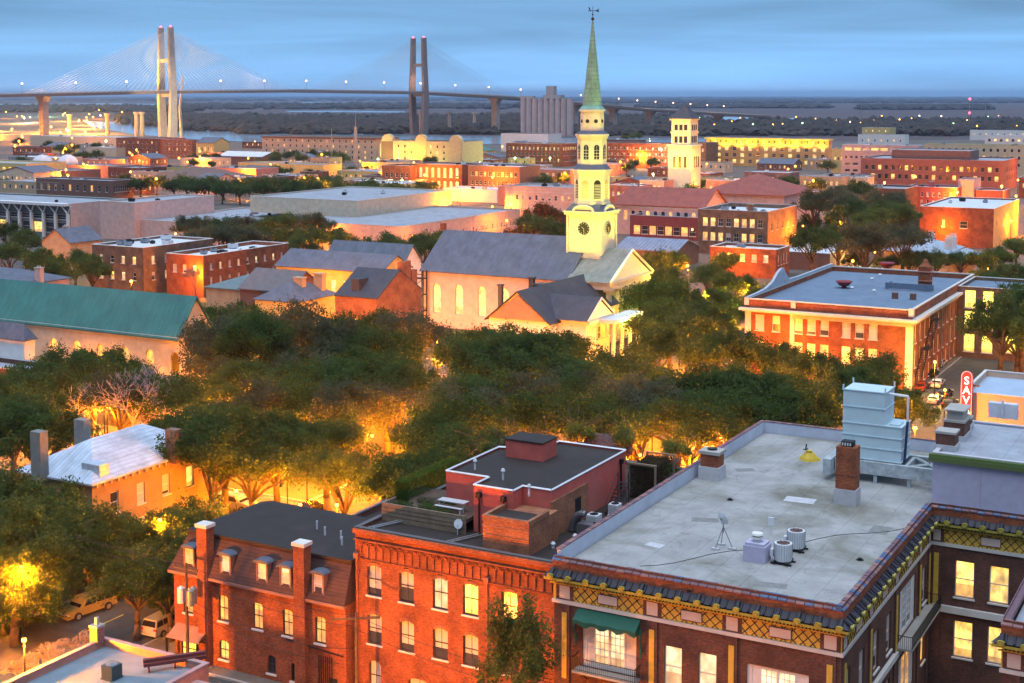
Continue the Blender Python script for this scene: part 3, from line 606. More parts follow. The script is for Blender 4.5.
def dress(root, M, L, xs, miter0, miter1, holes, fm, zt=TOP, wallm=DB, plaq=((.7, 1, 0), ), side=False):
    """brick wall with cornice, tiled pent roof, bracket discs, lattice frieze"""
    b = MB(); b.M = M; b.wall(L, -.3, zt-.02, [q[:5] for q in holes], 0, .22); b.build('wall', [wallm], root)
    a0 = -miter0; a1 = L+miter1        # +1 outer corner, -1 inner corner
    def band(name, z0, z1, pr, mats, z1b=None, pr1=None):
        p1 = pr if pr1 is None else pr1; c = MB(); c.M = M
        vs = [(-pr*miter0, -pr, z0), (L+pr*miter1, -pr, z0), (L+p1*miter1, -p1, z1), (-p1*miter0, -p1, z1), (0, -.002, z0), (L, -.002, z0), (L, -.002, z1), (0, -.002, z1)]
        c.add(vs, [(0, 1, 2, 3), (4, 5, 1, 0), (3, 2, 6, 7), (0, 3, 7, 4), (1, 5, 6, 2)]); return c.build(name, mats, root)
    band('string_course', zt-3.55, zt-3.27, .14, [CWHITE])
    band('brick_band', zt-1.0, zt-.42, .10, [RB])
    # pent roof of glazed tile
    c = MB(); c.M = M; zt0, zt1, pr0, pr1 = zt-1.42, zt-1.0, .62, .11
    c.add([(-pr0*miter0, -pr0, zt0), (L+pr0*miter1, -pr0, zt0), (L+pr1*miter1, -pr1, zt1), (-pr1*miter0, -pr1, zt1)], [(0, 1, 2, 3)])
    c.add([(-pr0*miter0, -pr0, zt0-.06), (L+pr0*miter1, -pr0, zt0-.06), (L, -.01, zt0-.06), (0, -.01, zt0-.06)], [(0, 3, 2, 1)])
    n = int(L/.55); us = [(i+.5)*L/n for i in range(n)]
    for u in us: c.tube((u, -pr0-.02, zt0+.06), (u, -pr1, zt1+.04), .075, .07, 8)
    c.build('tile_eaves', [TILE], root)
    n = max(1, round(L/1.42)); 
    for i in range(n+1):
        u = i*L/n
        if (i == 0 and miter0 < 0) or (i == n and miter1 < 0): continue
        d = MB(); d.M = M; d.tube((u, -.80, zt-1.40), (u, -.6, zt-1.37), .24, .24, 14); d.tube((u, -.83, zt-1.40), (u, -.801, zt-1.40), .15, .12, 12); d.build('tile_end_disc', [GREENG], root)
        d = MB(); d.M = M; d.tube((u, -.66, zt-1.29), (u, -.15, zt-.96), .19, .16, 8); d.build('ridge_tile', [TILE], root)
    band('gutter', zt-1.72, zt-1.53, .60, [GREENG])
    c = MB(); c.M = M; n = int(L/.26)
    for i in range(n): u = (i+.5)*L/n; c.box(u-.06, -.34, zt-1.97, u+.06, -.10, zt-1.725)
    c.build('dentils', [GREENG], root)
    band('bed_mould', zt-2.06, zt-1.975, .25, [OCH])
    band('frieze_panel', zt-3.26, zt-2.065, .05, [OCH])
    # lattice bars and plaques
    c = MB(); c.M = M; d = MB(); d.M = M; z0, z1 = zt-3.22, zt-2.1; hh = z1-z0; e = MB(); e.M = M
    zones = []; prev = 0.05
    for u, w in xs: zones.append((prev, u-w/2-.3)); prev = u+w/2+.3; d.box(u-w/2, -.10, z0+.08, u+w/2, -.052, z1-.08); e.box(u-w/2-.28, -.085, z0-.03, u+w/2+.28, -.051, z1+.03)
    zones.append((prev, L-.05))
    for a, q in zones:
        if q-a < .5: continue
        n = max(1, round((q-a)/hh*1.6)); st = (q-a)/n
        for i in range(-1, n+1):
            for s in (1, -1):
                u0 = a+i*st; u1 = u0+2*st*.8; pz, qz = (z0, z1) if s > 0 else (z1, z0)
                if u1 < a+.05 or u0 > q-.05: continue
                A, Bq = [u0, pz], [u1, qz]
                if u0 < a: k = (a-u0)/(u1-u0); A = [a, pz+(qz-pz)*k]
                if u1 > q: k = (q-u0)/(u1-u0); Bq = [q, pz+(qz-pz)*k]
                c.tube((A[0], -.068-.006*s, A[1]), (Bq[0], -.068-.006*s, Bq[1]), .032, n=4)
        if q-a > 3.2: cu = (a+q)/2; wv = min(1.5, (q-a)*.35); d.box(cu-wv/2, -.125, z0+.24, cu+wv/2, -.105, z1-.24); e.box(cu-wv/2-.06, -.104, z0+.18, cu+wv/2+.06, -.099, z1-.18)
    c.build('lattice', [LATT], root); e.build('plaque_border', [DB], root); d.build('plaque', [PLAQ], root)
    # coping of dark tiles, one part
    c = MB(); c.M = M; n = int(L/.62)
    for i in range(n):
        u0 = i*L/n+(.0 if i or miter0 <= 0 else -.12); u1 = (i+1)*L/n-.05; k = random.choice((0, 0, 1, 2)); zz = zt-.42+random.uniform(0, .04)
        c.add([(u0, -.16, zz), (u1, -.16, zz), (u1, .42, zz+.20), (u0, .42, zz+.20), (u0, -.16, zz+.10), (u1, -.16, zz+.10), (u1, .10, zz+.28), (u0, .10, zz+.28), (u0, .42, zz+.30), (u1, .42, zz+.30)],
              [(0, 1, 5, 4), (4, 5, 6, 7), (7, 6, 9, 8), (0, 4, 7, 8, 3), (1, 2, 9, 6, 5), (2, 3, 8, 9)], k)
    c.build('coping', [PTILE, CTIL, surf('pink_coping_tile', (.30, .16, .15), .3) if 'pink_coping_tile' not in MT else MT['pink_coping_tile']], root)
    c = MB(); c.M = M; c.poly([(L-.42*(1 if miter1 > 0 else -1), .42, zt-.2), (.42*(1 if miter0 > 0 else -1), .42, zt-.2), (.42*(1 if miter0 > 0 else -1), .42, HR-.1), (L-.42*(1 if miter1 > 0 else -1), .42, HR-.1)]); c.build('parapet_back', [COPE], root)
    # pilasters with a glazed ochre strip
    for (u, w) in xs:
        if w > 1: continue
        c = MB(); c.M = M; c.box(u-.42, -.12, 0, u+.42, -.003, zt-3.56, 0); c.box(u-.2, -.16, zt-9.2, u+.2, -.121, zt-4.2, 1); c.build('pilaster', [DB, OCH], root)
    for q in holes:
        if q[5] == '-': continue
    windows(root, M, holes, fm, 'sash', True, .22)
PX_F = [(.9, .85), (7.9, .85), (13.9, .85), (20.85, .85)]
dress(fb, SEGS[0][1], FW_, PX_F, 1, 1, HFr, WF)
dress(fb, SEGS[1][1], YI, [(.6, .8), (7.5, .8), (15.2, .8), (23.2, .8), (26.6, .6)], 1, -1, HSd, WF)
dress(fb, SEGS[2][1], 30.0, [(.55, .6), (9.3, .8), (17.2, .8)], -1, 0, HIn, WF)
# stone belt above the lower floors
c = MB(); c.M = SEGS[2][1]; c.box(.3, -.3, 6.85, 30, -.003, 7.4); c.build('stone_belt', [CWHITE], fb)
c = MB(); c.M = SEGS[1][1]; c.box(.0, -.3, 6.95, YI-.31, -.003, 7.4); c.build('stone_belt', [CWHITE], fb)
# french doors with awning, iron balconies
def french(M, u, z, w, h, pane='w', name='french_door'):
    ML = M @ Matrix.Translation((u, .2, z)); b = MB(); b.poly([(-w/2, 0, 0), (w/2, 0, 0), (w/2, 0, h), (-w/2, 0, h)]); o = link(name, b.mesh(name, [PANE[pane]]), fb, M=ML)
    f = MB()
    for a, q in ((-w/2, -w/2+.35), (w/2-.35, w/2), (-w*.30, -w*.27), (w*.27, w*.30), (-.09, .09)): f.box(a, -.10, 0, q, -.004, h)
    f.box(-w/2+.351, -.09, h-.25, w/2-.351, -.006, h); f.box(-w/2+.351, -.09, 0, w/2-.351, -.006, .35); f.box(-w/2+.351, -.07, .36, -w*.30-.002, -.008, h-.26); f.box(w*.30+.002, -.07, .36, w/2-.351, -.008, h-.26)
    for sx in (-1, 1):
        for q in (1, 2): f.box(sx*(.1+(w*.27-.1)*q/3)-.02, -.05, .36, sx*(.1+(w*.27-.1)*q/3)+.02, -.01, h-.26)
        for q in range(1, 5):
            zz = .36+(h-.62)*q/5; f.box(min(sx*.1, sx*w*.27), -.05, zz-.02, max(sx*.1, sx*w*.27), -.012, zz+.02)
    link('frame', f.mesh('frame', [TRIM]), o)
def balcony(M, u, z, w, d=1.1):
    ML = M @ Matrix.Translation((u, 0, z)); b = MB(); b.M = ML; b.box(-w/2, -d, -.16, w/2, -.01, 0, 1)
    b.box(-w/2, -d, .98, w/2, -d+.05, 1.03); b.box(-w/2, -d, .12, w/2, -d+.05, .15)
    for s in (-1, 1): b.box(s*w/2-.03, -d+.052, .98, s*w/2+.03, -.02, 1.03)
    n = int(w/.16)
    for i in range(n+1): x = -w/2+w*i/n; b.box(x-.012, -d+.01, .0, x+.012, -d+.035, .98)
    for i in range(int(d/.16)):
        for s in (-1, 1): b.box(s*(w/2)-.012, -d+.1+i*.16, 0, s*(w/2)+.012, -d+.125+i*.16, .98)
    for s in (-.7, .7): b.tube((s*w/2, -.05, -.9), (s*w/2, -d+.1, -.17), .05)
    b.build('balcony', [DARK, CONC], fb)
IM = SEGS[0][1]; SM = SEGS[1][1]
french(IM, 4.5, 8.0, 4.3, 3.3); french(IM, 4.5, 3.0, 4.3, 3.0); french(IM, 17.2, 7.9, 4.4, 2.8, 'w'); french(IM, 17.2, 3.0, 4.4, 2.6, 'w'); french(SM, 19.3, 7.7, 5.2, 3.9, 'b'); french(SM, 19.3, 2.5, 5.2, 3.6, 'o')
balcony(IM, 4.5, 7.95, 5.0); balcony(SM, 20.6, 7.65, 10.5, 1.3); balcony(IM, 4.5, 2.95, 5.0)
c = MB(); n = 14; a0 = 2.0; a1 = 7.0
for i in range(n):
    u0 = a0+(a1-a0)*i/n; u1 = a0+(a1-a0)*(i+1)/n; s0 = .14*math.sin(i*1.7); s1 = .14*math.sin((i+1)*1.7)
    c.poly([(u0, -.03, 12.35), (u1, -.03, 12.35), (u1, -1.05, 11.75+s1*.3), (u0, -1.05, 11.75+s0*.3)][::-1]); c.poly([(u0, -1.05, 11.75+s0*.3), (u1, -1.05, 11.75+s1*.3), (u1, -1.06, 11.42+s1), (u0, -1.06, 11.42+s0)][::-1])
for u in (a0, a1): c.poly([(u, -.03, 12.35), (u, -1.05, 11.75), (u, -1.05, 11.4), (u, -.03, 11.3)])
for u, s in ((a0-.1, -1), (a1+.1, 1)):
    for i in range(6): c.tube((u, -.3-.1*math.sin(i), 11.7-i*.35), (u, -.3-.1*math.sin(i+1), 11.35-i*.35), .10+.03*math.sin(i*2), n=6)
c.build('awning', [GRNM], fb)
# roof membrane and left / back parapets
c = MB(); c.poly([(.4, .4, HR), (FW_-.4, .4, HR), (FW_-.4, YI+.4, HR), (FW_+29, YI+.4, HR), (FW_+29, FD-.4, HR), (.4, FD-.4, HR)]); fr_ = c.build('roof', [RGRAV], fb)
c = MB(); c.box(0, .45, -.3, .32, FD, TOP+.28); c.box(.33, FD-.32, -.3, 21.2, FD, TOP+.28); c.poly([(.325, .45, HR), (.325, FD-.4, HR), (.325, FD-.4, TOP+.28), (.325, .45, TOP+.28)]); c.build('parapet_wall', [surf('pale_blue_parapet', (.50, .56, .68), .12, .6, stain=(.38, .42, .52))], fb)
c = MB(); n = int((FD-.5)/.55)
for i in range(n):
    y = .45+i*(FD-.5)/n; c.box(-.10, y, TOP+.285, .30, y+(FD-.5)/n-.05, TOP+.37+random.uniform(0, .03), random.choice((0, 1)))
for i in range(36): c.box(.35+i*.58, FD-.36, TOP+.285, .35+i*.58+.54, FD+.08, TOP+.37, random.choice((0, 1)))
c.build('parapet_tiles', [PTILE, surf('red_coping_tile', (.30, .15, .14), .3)], fb)
for px, py, w_p, d_p, a_p in ((705, 520, 2.2, 1.2, 20), (655, 545, 1.4, 1.0, -10), (800, 500, 2.6, 1.6, 5), (745, 470, 1.8, 1.1, 35), (880, 530, 1.5, 2.2, 0), (770, 585, 2.4, 1.0, 12)):
    q = G(px, py, HR); c = MB(); c.M = Matrix.Translation((q.x-X0, q.y-Y0, HR+.004)) @ Matrix.Rotation(R(a_p), 4, 'Z'); c.poly([(-w_p/2, -d_p/2, 0), (w_p/2, -d_p/2, 0), (w_p/2, d_p/2, 0), (-w_p/2, d_p/2, 0)])
    c.build('roof_patch', [random.choice((surf('felt_patch', (.22, .22, .215), .25, 1.5) if 'felt_patch' not in MT else MT['felt_patch'], COPE))], fr_)
for px, py in ((690, 590), (860, 560), (730, 500)):
    q = G(px, py, HR); c = MB(); c.cyl(q.x-X0, q.y-Y0, HR+.004, HR+.05, .28, n=12); c.cyl(q.x-X0, q.y-Y0, HR+.051, HR+.16, .15, n=8); c.build('roof_drain', [DARK], fr_)
def atroof(px, py, z=HR): p = G(px, py, z); return p.x, p.y
def rel(p): return p[0]-X0, p[1]-Y0
# chimneys of this roof
x, y = rel(atroof(847, 503)); c = MB(); c.box(x-.95, y-.8, HR-.1, x+.95, y+.8, HR+1.35, 1); c.box(x-.85, y-.7, HR+1.352, x+.85, y+.7, HR+5.0, 0); c.box(x-.9, y-.75, HR+2.6, x+.9, y+.75, HR+2.7, 0); c.box(x-.5, y-.45, HR+5.002, x+.5, y+.45, HR+5.45, 2)
for i in range(4): c.box(x-.42+i*.22, y-.452-.02, HR+5.1, x-.3+i*.22, y-.451, HR+5.35, 3)
c.build('chimney', [RB, COPE, DARK, WMET], fr_)
x, y = rel(atroof(712, 478)); c = MB(); c.box(x-1.0, y-.9, HR-.1, x+1.0, y+.9, HR+1.2, 1); c.box(x-.85, y-.75, HR+1.202, x+.85, y+.75, HR+2.35, 0); c.box(x-1.0, y-.9, HR+2.352, x+1.0, y+.9, HR+2.65, 2); c.cyl(x, y, HR+2.65, HR+2.8, .45, n=12, m=3); c.build('chimney', [RB, COPE, CONC, DARK], fr_)
# roof things
p = atroof(723, 548, HR); t = T('satellite_dish', 'white satellite dish on a tripod standing on the gravel roof', 'satellite dish', (p[0], p[1], HR))
b = MB(); 
for a in (0, 2.1, 4.2): b.tube((0, 0, 1.7), (.75*math.cos(a), .75*math.sin(a), .15), .035)
b.tube((0, 0, 1.2), (0, 0, 2.1), .05); b.build('tripod', [GREYM], t)
b = MB()
for a in (0, 2.1, 4.2): b.box(.75*math.cos(a)-.3, .75*math.sin(a)-.16, 0, .75*math.cos(a)+.3, .75*math.sin(a)+.16, .14)
b.build('ballast_block', [COPE], t)
b = MB(); b.M = Matrix.Translation((0, -.05, 2.35)) @ Matrix.Rotation(R(-62), 4, 'X') @ Matrix.Rotation(R(25), 4, 'Y')
for j in range(4):
    r0, r1 = .55*j/4, .55*(j+1)/4
    for i in range(16):
        a, d = 2*math.pi*i/16, 2*math.pi*(i+1)/16; z = lambda r: -.22+.7*r*r
        b.poly([(r0*math.cos(a), r0*math.sin(a), z(r0)), (r1*math.cos(a), r1*math.sin(a), z(r1)), (r1*math.cos(d), r1*math.sin(d), z(r1)), (r0*math.cos(d), r0*math.sin(d), z(r0))] if j else [(0, 0, z(0)), (r1*math.cos(a), r1*math.sin(a), z(r1)), (r1*math.cos(d), r1*math.sin(d), z(r1))])
b.build('dish', [WMET], t); b = MB(); b.tube((0, -.3, 2.0), (.1, -.75, 2.5), .03); b.box(.04, -.85, 2.45, .18, -.7, 2.6); b.build('receiver_arm', [GREYM], t)
p = atroof(757, 560); t = T('roof_vent_box', 'square lavender vent box with a white round cap beside the satellite dish', 'roof vent', (p[0], p[1], HR))
b = MB(); b.box(-.85, -.75, 0, .85, .75, 1.25); b.box(-.75, -.65, 1.252, .75, .65, 1.45); b.build('curb_box', [LAV], t)
b = MB(); b.cyl(0, 0, 1.45, 1.7, .3, n=14); b.cyl(0, 0, 1.7, 1.85, .46, n=14, bot=True); b.cyl(0, 0, 1.852, 1.95, .38, n=14, m=1); b.cyl(0, 0, 1.952, 2.1, .46, .40, n=14, bot=True); b.build('vent_cap', [TRIM, DARK], t)
def condenser(px, py, lab, s=1.0):
    p = atroof(px, py); t = T('air_conditioner', lab, 'air conditioner', (p[0], p[1], HR), group='round condensers on the gravel roof'); b = MB()
    for a in (-.5, .5): b.box(-.8, a-.07, .0, .8, a+.07, .12); b.box(a-.07, -.8, .122, a+.07, .8, .24)
    b.build('frame', [DARK], t); b = MB(); b.cyl(0, 0, .25, 1.55, .62, .66, 24, bot=True)
    b.build('casing', [WMET], t); b = MB()
    for i in range(22): a = 2*math.pi*i/22; b.tube((.665*math.cos(a), .665*math.sin(a), .3), (.70*math.cos(a), .70*math.sin(a), 1.5), .015, n=4)
    b.build('coil_guard', [GREYM], t); b = MB(); b.cyl(0, 0, 1.552, 1.57, .5, n=20); b.cyl(0, 0, 1.571, 1.62, .14, n=10)
    for i in range(8): a = math.pi*i/4; b.tube((0, 0, 1.62), (.5*math.cos(a), .5*math.sin(a), 1.6), .02, n=4)
    b.build('fan_grille', [plain('rusty_fan', (.14, .08, .07))], t); b = MB(); b.box(-.95, -.25, .45, -.70, .2, 1.0); b.build('service_box', [WMET], t)
condenser(783, 563, 'front round white air conditioner with rusty fan on the gravel roof'); condenser(796, 550, 'rear round white air conditioner on the gravel roof behind another', 1)
p = atroof(771, 534); b = MB(); b.tube((0, 0, 0), (0, 0, 1.3), .05); b.box(-.22, -.08, .7, .22, .08, 1.35); o = b.build('utility_post', [WMET], None, (p[0], p[1], HR)); tag(o, 'short white post with meter box behind the round condensers', 'post')
p = atroof(809, 460); t = T('tarp_bundle', 'yellow tarpaulin bundle with a dark hose on the stained roof corner', 'tarpaulin', (p[0], p[1], HR))
b = MB(); k = 14
for (r0, z0_), (r1, z1_) in (((1.0, 0), (.85, .25)), ((.85, .25), (.5, .62)), ((.5, .62), (.25, .85))):
    for i in range(k):
        a, d = 2*math.pi*i/k, 2*math.pi*(i+1)/k; f = lambda t_, r: r*(1+.16*math.sin(3*t_)+.1*math.sin(7*t_)); b.poly([(f(a, r0)*math.cos(a), f(a, r0)*.7*math.sin(a), z0_), (f(d, r0)*math.cos(d), f(d, r0)*.7*math.sin(d), z0_), (f(d, r1)*math.cos(d), f(d, r1)*.7*math.sin(d), z1_), (f(a, r1)*math.cos(a), f(a, r1)*.7*math.sin(a), z1_)])
b.cyl(.0, 0, .8, .95, .3, n=10); b.build('cover', [plain('yellow_tarp', (.62, .42, .03), .5)], t)
b = MB()
for i in range(14): a = i*.5; b.tube((-.35+.22*math.cos(a), .22*math.sin(a), .85+i*.02), (-.35+.22*math.cos(a+.5), .22*math.sin(a+.5), .87+i*.02), .05, n=5)
b.tube((-.35, 0, .9), (-.3, .1, 1.5), .07); b.build('hose', [DARK], t)
# thin cable lying on the roof
b = MB(); q0 = None
for i in range(16):
    px = 640+(905-640)*i/15; py = 566+(527-566)*i/15+2*math.sin(i); q = G(px, py, HR+.03)
    if q0 is not None: b.tube(q0, q, .02, n=4)
    q0 = q
tag(b.build('roof_cable', [DARK]), 'thin dark cable lying across the pale gravel roof', 'cable')
# cooling tower on steel dunnage
BLT = surf('pale_blue_metal', (.52, .67, .74), .08, .8, .5, stain=(.60, .70, .74)); DUN = surf('weathered_beam', (.45, .52, .56), .3, 1.5, stain=(.24, .22, .20), stscale=.8)
c1 = G(842, 457, HR+1.9)
t = T('cooling_tower', 'pale blue stepped cooling tower on weathered steel beams at the roof edge', 'cooling tower', (c1.x, c1.y, HR))
def ribbed(b, x0, y0, z0, x1, y1, z1, n):
    b.box(x0, y0, z0, x1, y1, z1)
    for i in range(n+1):
        z = z0+(z1-z0)*i/n-.04; b.box(x0-.08, y0-.08, z, x1+.08, y0-.003, z+.09); b.box(x1+.003, y0-.002, z, x1+.08, y1+.08, z+.09)
b = MB(); ribbed(b, 0, 0, 2.0, 5.3, 3.4, 5.2, 3); ribbed(b, 0, 0.002, 5.203, 3.8, 3.4, 8.2, 2); b.box(4.1, .5, 5.22, 5.0, 2.4, 5.34); b.build('casing', [BLT], t)
b = MB(); 
for q in ((0, 0), (3.8, 0), (3.8, 3.4), (0, 3.4)): b.box(q[0]-.06, q[1]-.06, 8.2, q[0]+.06, q[1]+.06, 8.65)
b.build('corner_post', [BLT], t)
b = MB(); b.tube((2.8, 1.2, 8.0), (5.6, 1.0, 7.9), .12, n=10); b.tube((5.6, 1.0, 7.9), (5.6, 1.0, 5.6), .11, n=10); b.build('pipe', [WMET], t); b = MB(); b.tube((5.6, 1.0, 5.6), (5.5, .6, 2.0), .12, n=10, m=0); b.build('riser_pipe', [plain('navy_pipe', (.02, .03, .09))], t)
b = MB(); b.box(-.5, -.5, .75, 9.0, -.1, 1.9); b.box(-.5, 3.6, .75, 9.0, 4.0, 1.9); b.box(-1.3, -1.6, .6, -.6, 4.2, 1.95); b.box(5.6, -.05, 1.0, 5.9, 3.55, 1.8); b.tube((5.9, 0, 1.7), (9, 3.5, 1.7), .15); b.tube((9, 0, 1.7), (5.9, 3.5, 1.7), .15)
for q in (0, 3, 6, 8.6): b.box(q, -.4, 0, q+.3, -.15, .745); b.box(q, 3.65, 0, q+.3, 3.9, .745)
b.build('steel_beam', [DUN], t)
# lavender penthouse wing
pa = G(933, 453, 20); pb = G(975, 412, 20)
ph = building('rooftop_penthouse', 'lavender walled penthouse with green eaves and grey roof above the ornate building', pa.x, pa.y, 34, 13.5, 20, LAV, 'flat', RG, par=.12, coph=.1, cope=COPE, z0=HR-.05, hf=[])
ph.location.z = 0
c = MB(); c.box(-.28, -.35, 19.35, 34, -.003, 19.75, 0); c.box(-.28, -.28, 19.753, 34, -.003, 19.98, 1); c.box(-.28, .0, 19.35, -.003, 13.5, 19.75, 0); c.build('eaves', [OLIVE, plain('green_gutter', (.10, .16, .04))], ph)
c = MB(); c.box(-.05, -.2, HR, 34, -.004, HR+.5); c.build('base_flashing', [COPE], ph)
c = MB()
for x in (3.9, 10, 16): c.box(x, -.02, HR+.5, x+.04, -.004, 19.3)
c.build('wall_seam', [CONC], ph)
def pchim(px, py, w, d, h, caps, nm='chimney'):
    p = G(px, py, 20); x, y = p.x-pa.x, p.y-pa.y; c = MB(); c.box(x-w/2-.12, y-d/2-.12, 19.9, x+w/2+.12, y+d/2+.12, 20.35, 1); c.box(x-w/2, y-d/2, 20.352, x+w/2, y+d/2, 20+h, 0); c.box(x-w/2-.08, y-d/2-.08, 20+h, x+w/2+.08, y+d/2+.08, 20.2+h, 2)
    if caps: c.box(x-w*.4, y-d*.4, 20.2+h, x+w*.4, y+d*.4, 21.0+h, 2); c.box(x-w/2-.05, y-d/2-.05, 21.0+h, x+w/2+.05, y+d/2+.05, 21.1+h, 2)
    c.build(nm, [DB, COPE, CONC, DARK], ph)
pchim(947, 447, 1.6, 1.6, 1.3, 0); pchim(957, 436, 1.7, 2.8, 1.5, 1)
pchim(965, 428, .9, 2.0, .8, 0)
p = G(1003, 418, 20); c = MB(); c.box(p.x-pa.x-1.3, p.y-pa.y-.3, 20, p.x-pa.x+1.3, p.y-pa.y+.5, 21.4); c.box(p.x-pa.x-.1, p.y-pa.y-.5, 20, p.x-pa.x+.1, p.y-pa.y-.35, 21.8); c.build('roof_unit', [WMET], ph)
# near wing of the same kind at the frame's right edge
p = G(1003, 628, 15.4); wg = T('brick_wing', 'near brick wing with tiled eaves and ochre disc at the lower right edge', 'building', (p.x, p.y, 0)); REG.append((p.x, p.y, p.x+20, p.y+12))
c = MB(); c.M = Matrix.Translation((0, 10, 0)) @ Matrix.Rotation(R(-90), 4, 'Z'); c.wall(10, -.3, TOP, []); c.M = None; c.build('wall', [DB], wg)
dress(wg, Matrix.Identity(4), 16, [(.75, .85), (7, .85), (13, .85)], 1, 0, [hole(3.5, 1.3, 8.5, 2.25, 'b')], WF)
c = MB(); c.poly([(.4, .4, HR), (16, .4, HR), (16, 10, HR), (.4, 10, HR)]); c.build('roof', [RG], wg); c = MB(); c.box(-.12, .43, TOP-.42, .4, 10, TOP-.1); c.build('coping', [PTILE], wg)

# ------------------------------------------------------------------ FOREGROUND: italianate red brick building
f2x, f2y, f2w, f2d, H2 = -65.5, 92.7, 19.3, 30, 14.5
def wrow(z, us, w, h, cs, rise): return [hole(u, w, z, h, c, rise) for u, c in zip(us, cs)]
us2 = [1.85, 5.0, 8.2, 11.0, 14.5, 17.4]
H2F = wrow(9.0, us2[:5], 1.4, 2.7, 'bbwgb', .22)+wrow(4.9, us2[:5], 1.4, 2.6, 'bbbbb', .22)+wrow(.9, [1.85, 16.1], 1.2, 2.6, 'bb', .4)+wrow(1.2, [6.1], 2.0, 1.6, 'b', .3)+wrow(.3, [11.0], 3.2, 2.2, 'd', .8)
f2 = building('italianate_brick_building', 'orange red brick block with arched corbel frieze and a terracotta penthouse on top', f2x, f2y, f2w, f2d, H2, RB, 'flat', RD, par=.25, cope=COPD, coph=.08, hf=H2F, fm=BF, style='four', detail=True, dep=.25)
c = MB(); n = 26
for i in range(n):                                   # corbel arches
    u = .5+(f2w-1)*(i+.5)/n; w = (f2w-1)/n*.3
    c.box(u-w-.12, -.16, 12.15, u-w+.05, -.003, 13.15); 
    for k in range(4):
        a = math.pi*k/4; d = math.pi*(k+1)/4; c.tube((u+.05-.22*math.cos(a)*.9, -.1, 13.15+.24*math.sin(a)), (u+.05-.22*math.cos(d)*.9, -.1, 13.15+.24*math.sin(d)), .07, n=4)
c.box(-.05, -.2, 13.5, f2w, -.003, 13.62); c.box(-.05, -.12, 11.95, f2w, -.003, 12.03); c.box(-.08, -.28, 14.1, f2w, -.004, 14.48); c.build('corbel_frieze', [RB], f2)
for i, u in enumerate(us2[:5]):
    c = MB(); c.box(u-.2, -.03, 11.75, u+.2, -.004, 11.9); c.build('wall_vent', [DARK], f2)
    for z, h in ((9.0, 2.6), (5.0, 2.5)):
        c = MB()
        for k in range(8):
            a = -.62+k*.155; c.box(u+a*1.0, -.06, z+h-.02-abs(a)*abs(a)*.5, u+a+.15, -.004, z+h+.22-a*a*.5)
        c.build('brick_hood', [OB], f2)
for u in (.25, 12.6):
    c = MB(); c.tube((u, -.14, 0), (u, -.14, 12.0), .08, n=8); c.box(u-.22, -.34, 12.0, u+.22, -.02, 12.45); c.build('downpipe', [plain('rusty_pipe', (.30, .09, .06))], f2)
# penthouse on it
pp = G(381, 463, 17.6)
RZ = H2-.25
def atz(px, py, z): p = G(px, py, z); return p.x, p.y
pen = T('rooftop_penthouse', 'terracotta red stucco penthouse with black flat roof and white trim on the brick block', 'penthouse', (f2x, f2y, RZ))
def L2(px, py, z): p = G(px, py, z); return (p.x-f2x, p.y-f2y)
ZP = RZ+3.9
near = L2(553, 491, ZP); left = L2(463, 486, ZP)
y1 = near[1]; xr = near[0]
# outline, anticlockwise from the near right corner of the roof
pA = L2(554, 491, ZP); pB = L2(623, 450, ZP); pL = L2(446, 471, ZP); pS = L2(463, 488, ZP)
xr = (pA[0]+pB[0])/2; out_ = [(xr, pA[1]), (xr, pB[1]), (L2(560, 441, ZP)[0], pB[1]), (L2(560, 441, ZP)[0], pB[1]-3.5), (pL[0], pB[1]-4.5), (pL[0], pL[1]), (pS[0]+.3, pL[1]), (pS[0]+.3, pA[1]-1.6), (pS[0]+4.0, pA[1]-1.6), (pS[0]+4.0, pA[1])]
if VERB: print('PEN', out_)
c = MB()
for (ax, ay), (bx, by) in zip(out_, out_[1:]+out_[:1]): c.poly([(bx, by, 0), (ax, ay, 0), (ax, ay, 3.9), (bx, by, 3.9)][::-1][::-1])
c.build('wall', [REDST], pen)
c = MB(); c.poly([(x, y, 3.72) for x, y in out_]); c.build('roof', [RD], pen)
c = MB()
for (ax, ay), (bx, by) in zip(out_, out_[1:]+out_[:1]): c.tube((ax, ay, 3.93), (bx, by, 3.93), .10, n=4)
c.build('roof_trim', [WMET], pen)
q = L2(535, 455, ZP); c = MB(); c.box(q[0]-2.3, q[1]-1.2, 3.73, q[0]+1.4, q[1]+1.5, 5.3, 0); c.box(q[0]-2.4, q[1]-1.3, 5.302, q[0]+1.5, q[1]+1.6, 5.42, 1); c.build('roof_hatch_house', [REDST, RD], pen)
for px, py in ((475, 468), (503, 478), (529, 494)):
    q = L2(px, py, ZP); c = MB(); c.cyl(q[0], q[1], 3.73, 4.5, .09, n=8); c.cyl(q[0], q[1], 4.5, 4.7, .2, .12, n=8); c.build('vent_pipe', [WMET], pen)
for u in (pS[0]+.9, pS[0]+3.2):
    c = MB(); c.tube((u, pA[1]-1.6-.14, .1), (u, pA[1]-1.6-.14, 3.2), .07, n=8); c.box(u-.2, pA[1]-2.0, 3.0, u+.2, pA[1]-1.62, 3.4); c.build('downpipe', [DARK], pen)
c = MB(); c.tube((xr+.12, pB[1]-1.2, 0), (xr+.12, pB[1]-1.2, 3.2), .09, n=8); c.box(xr+.01, pB[1]-1.4, 3.0, xr+.3, pB[1]-1.0, 3.4); c.build('downpipe', [DARK], pen)
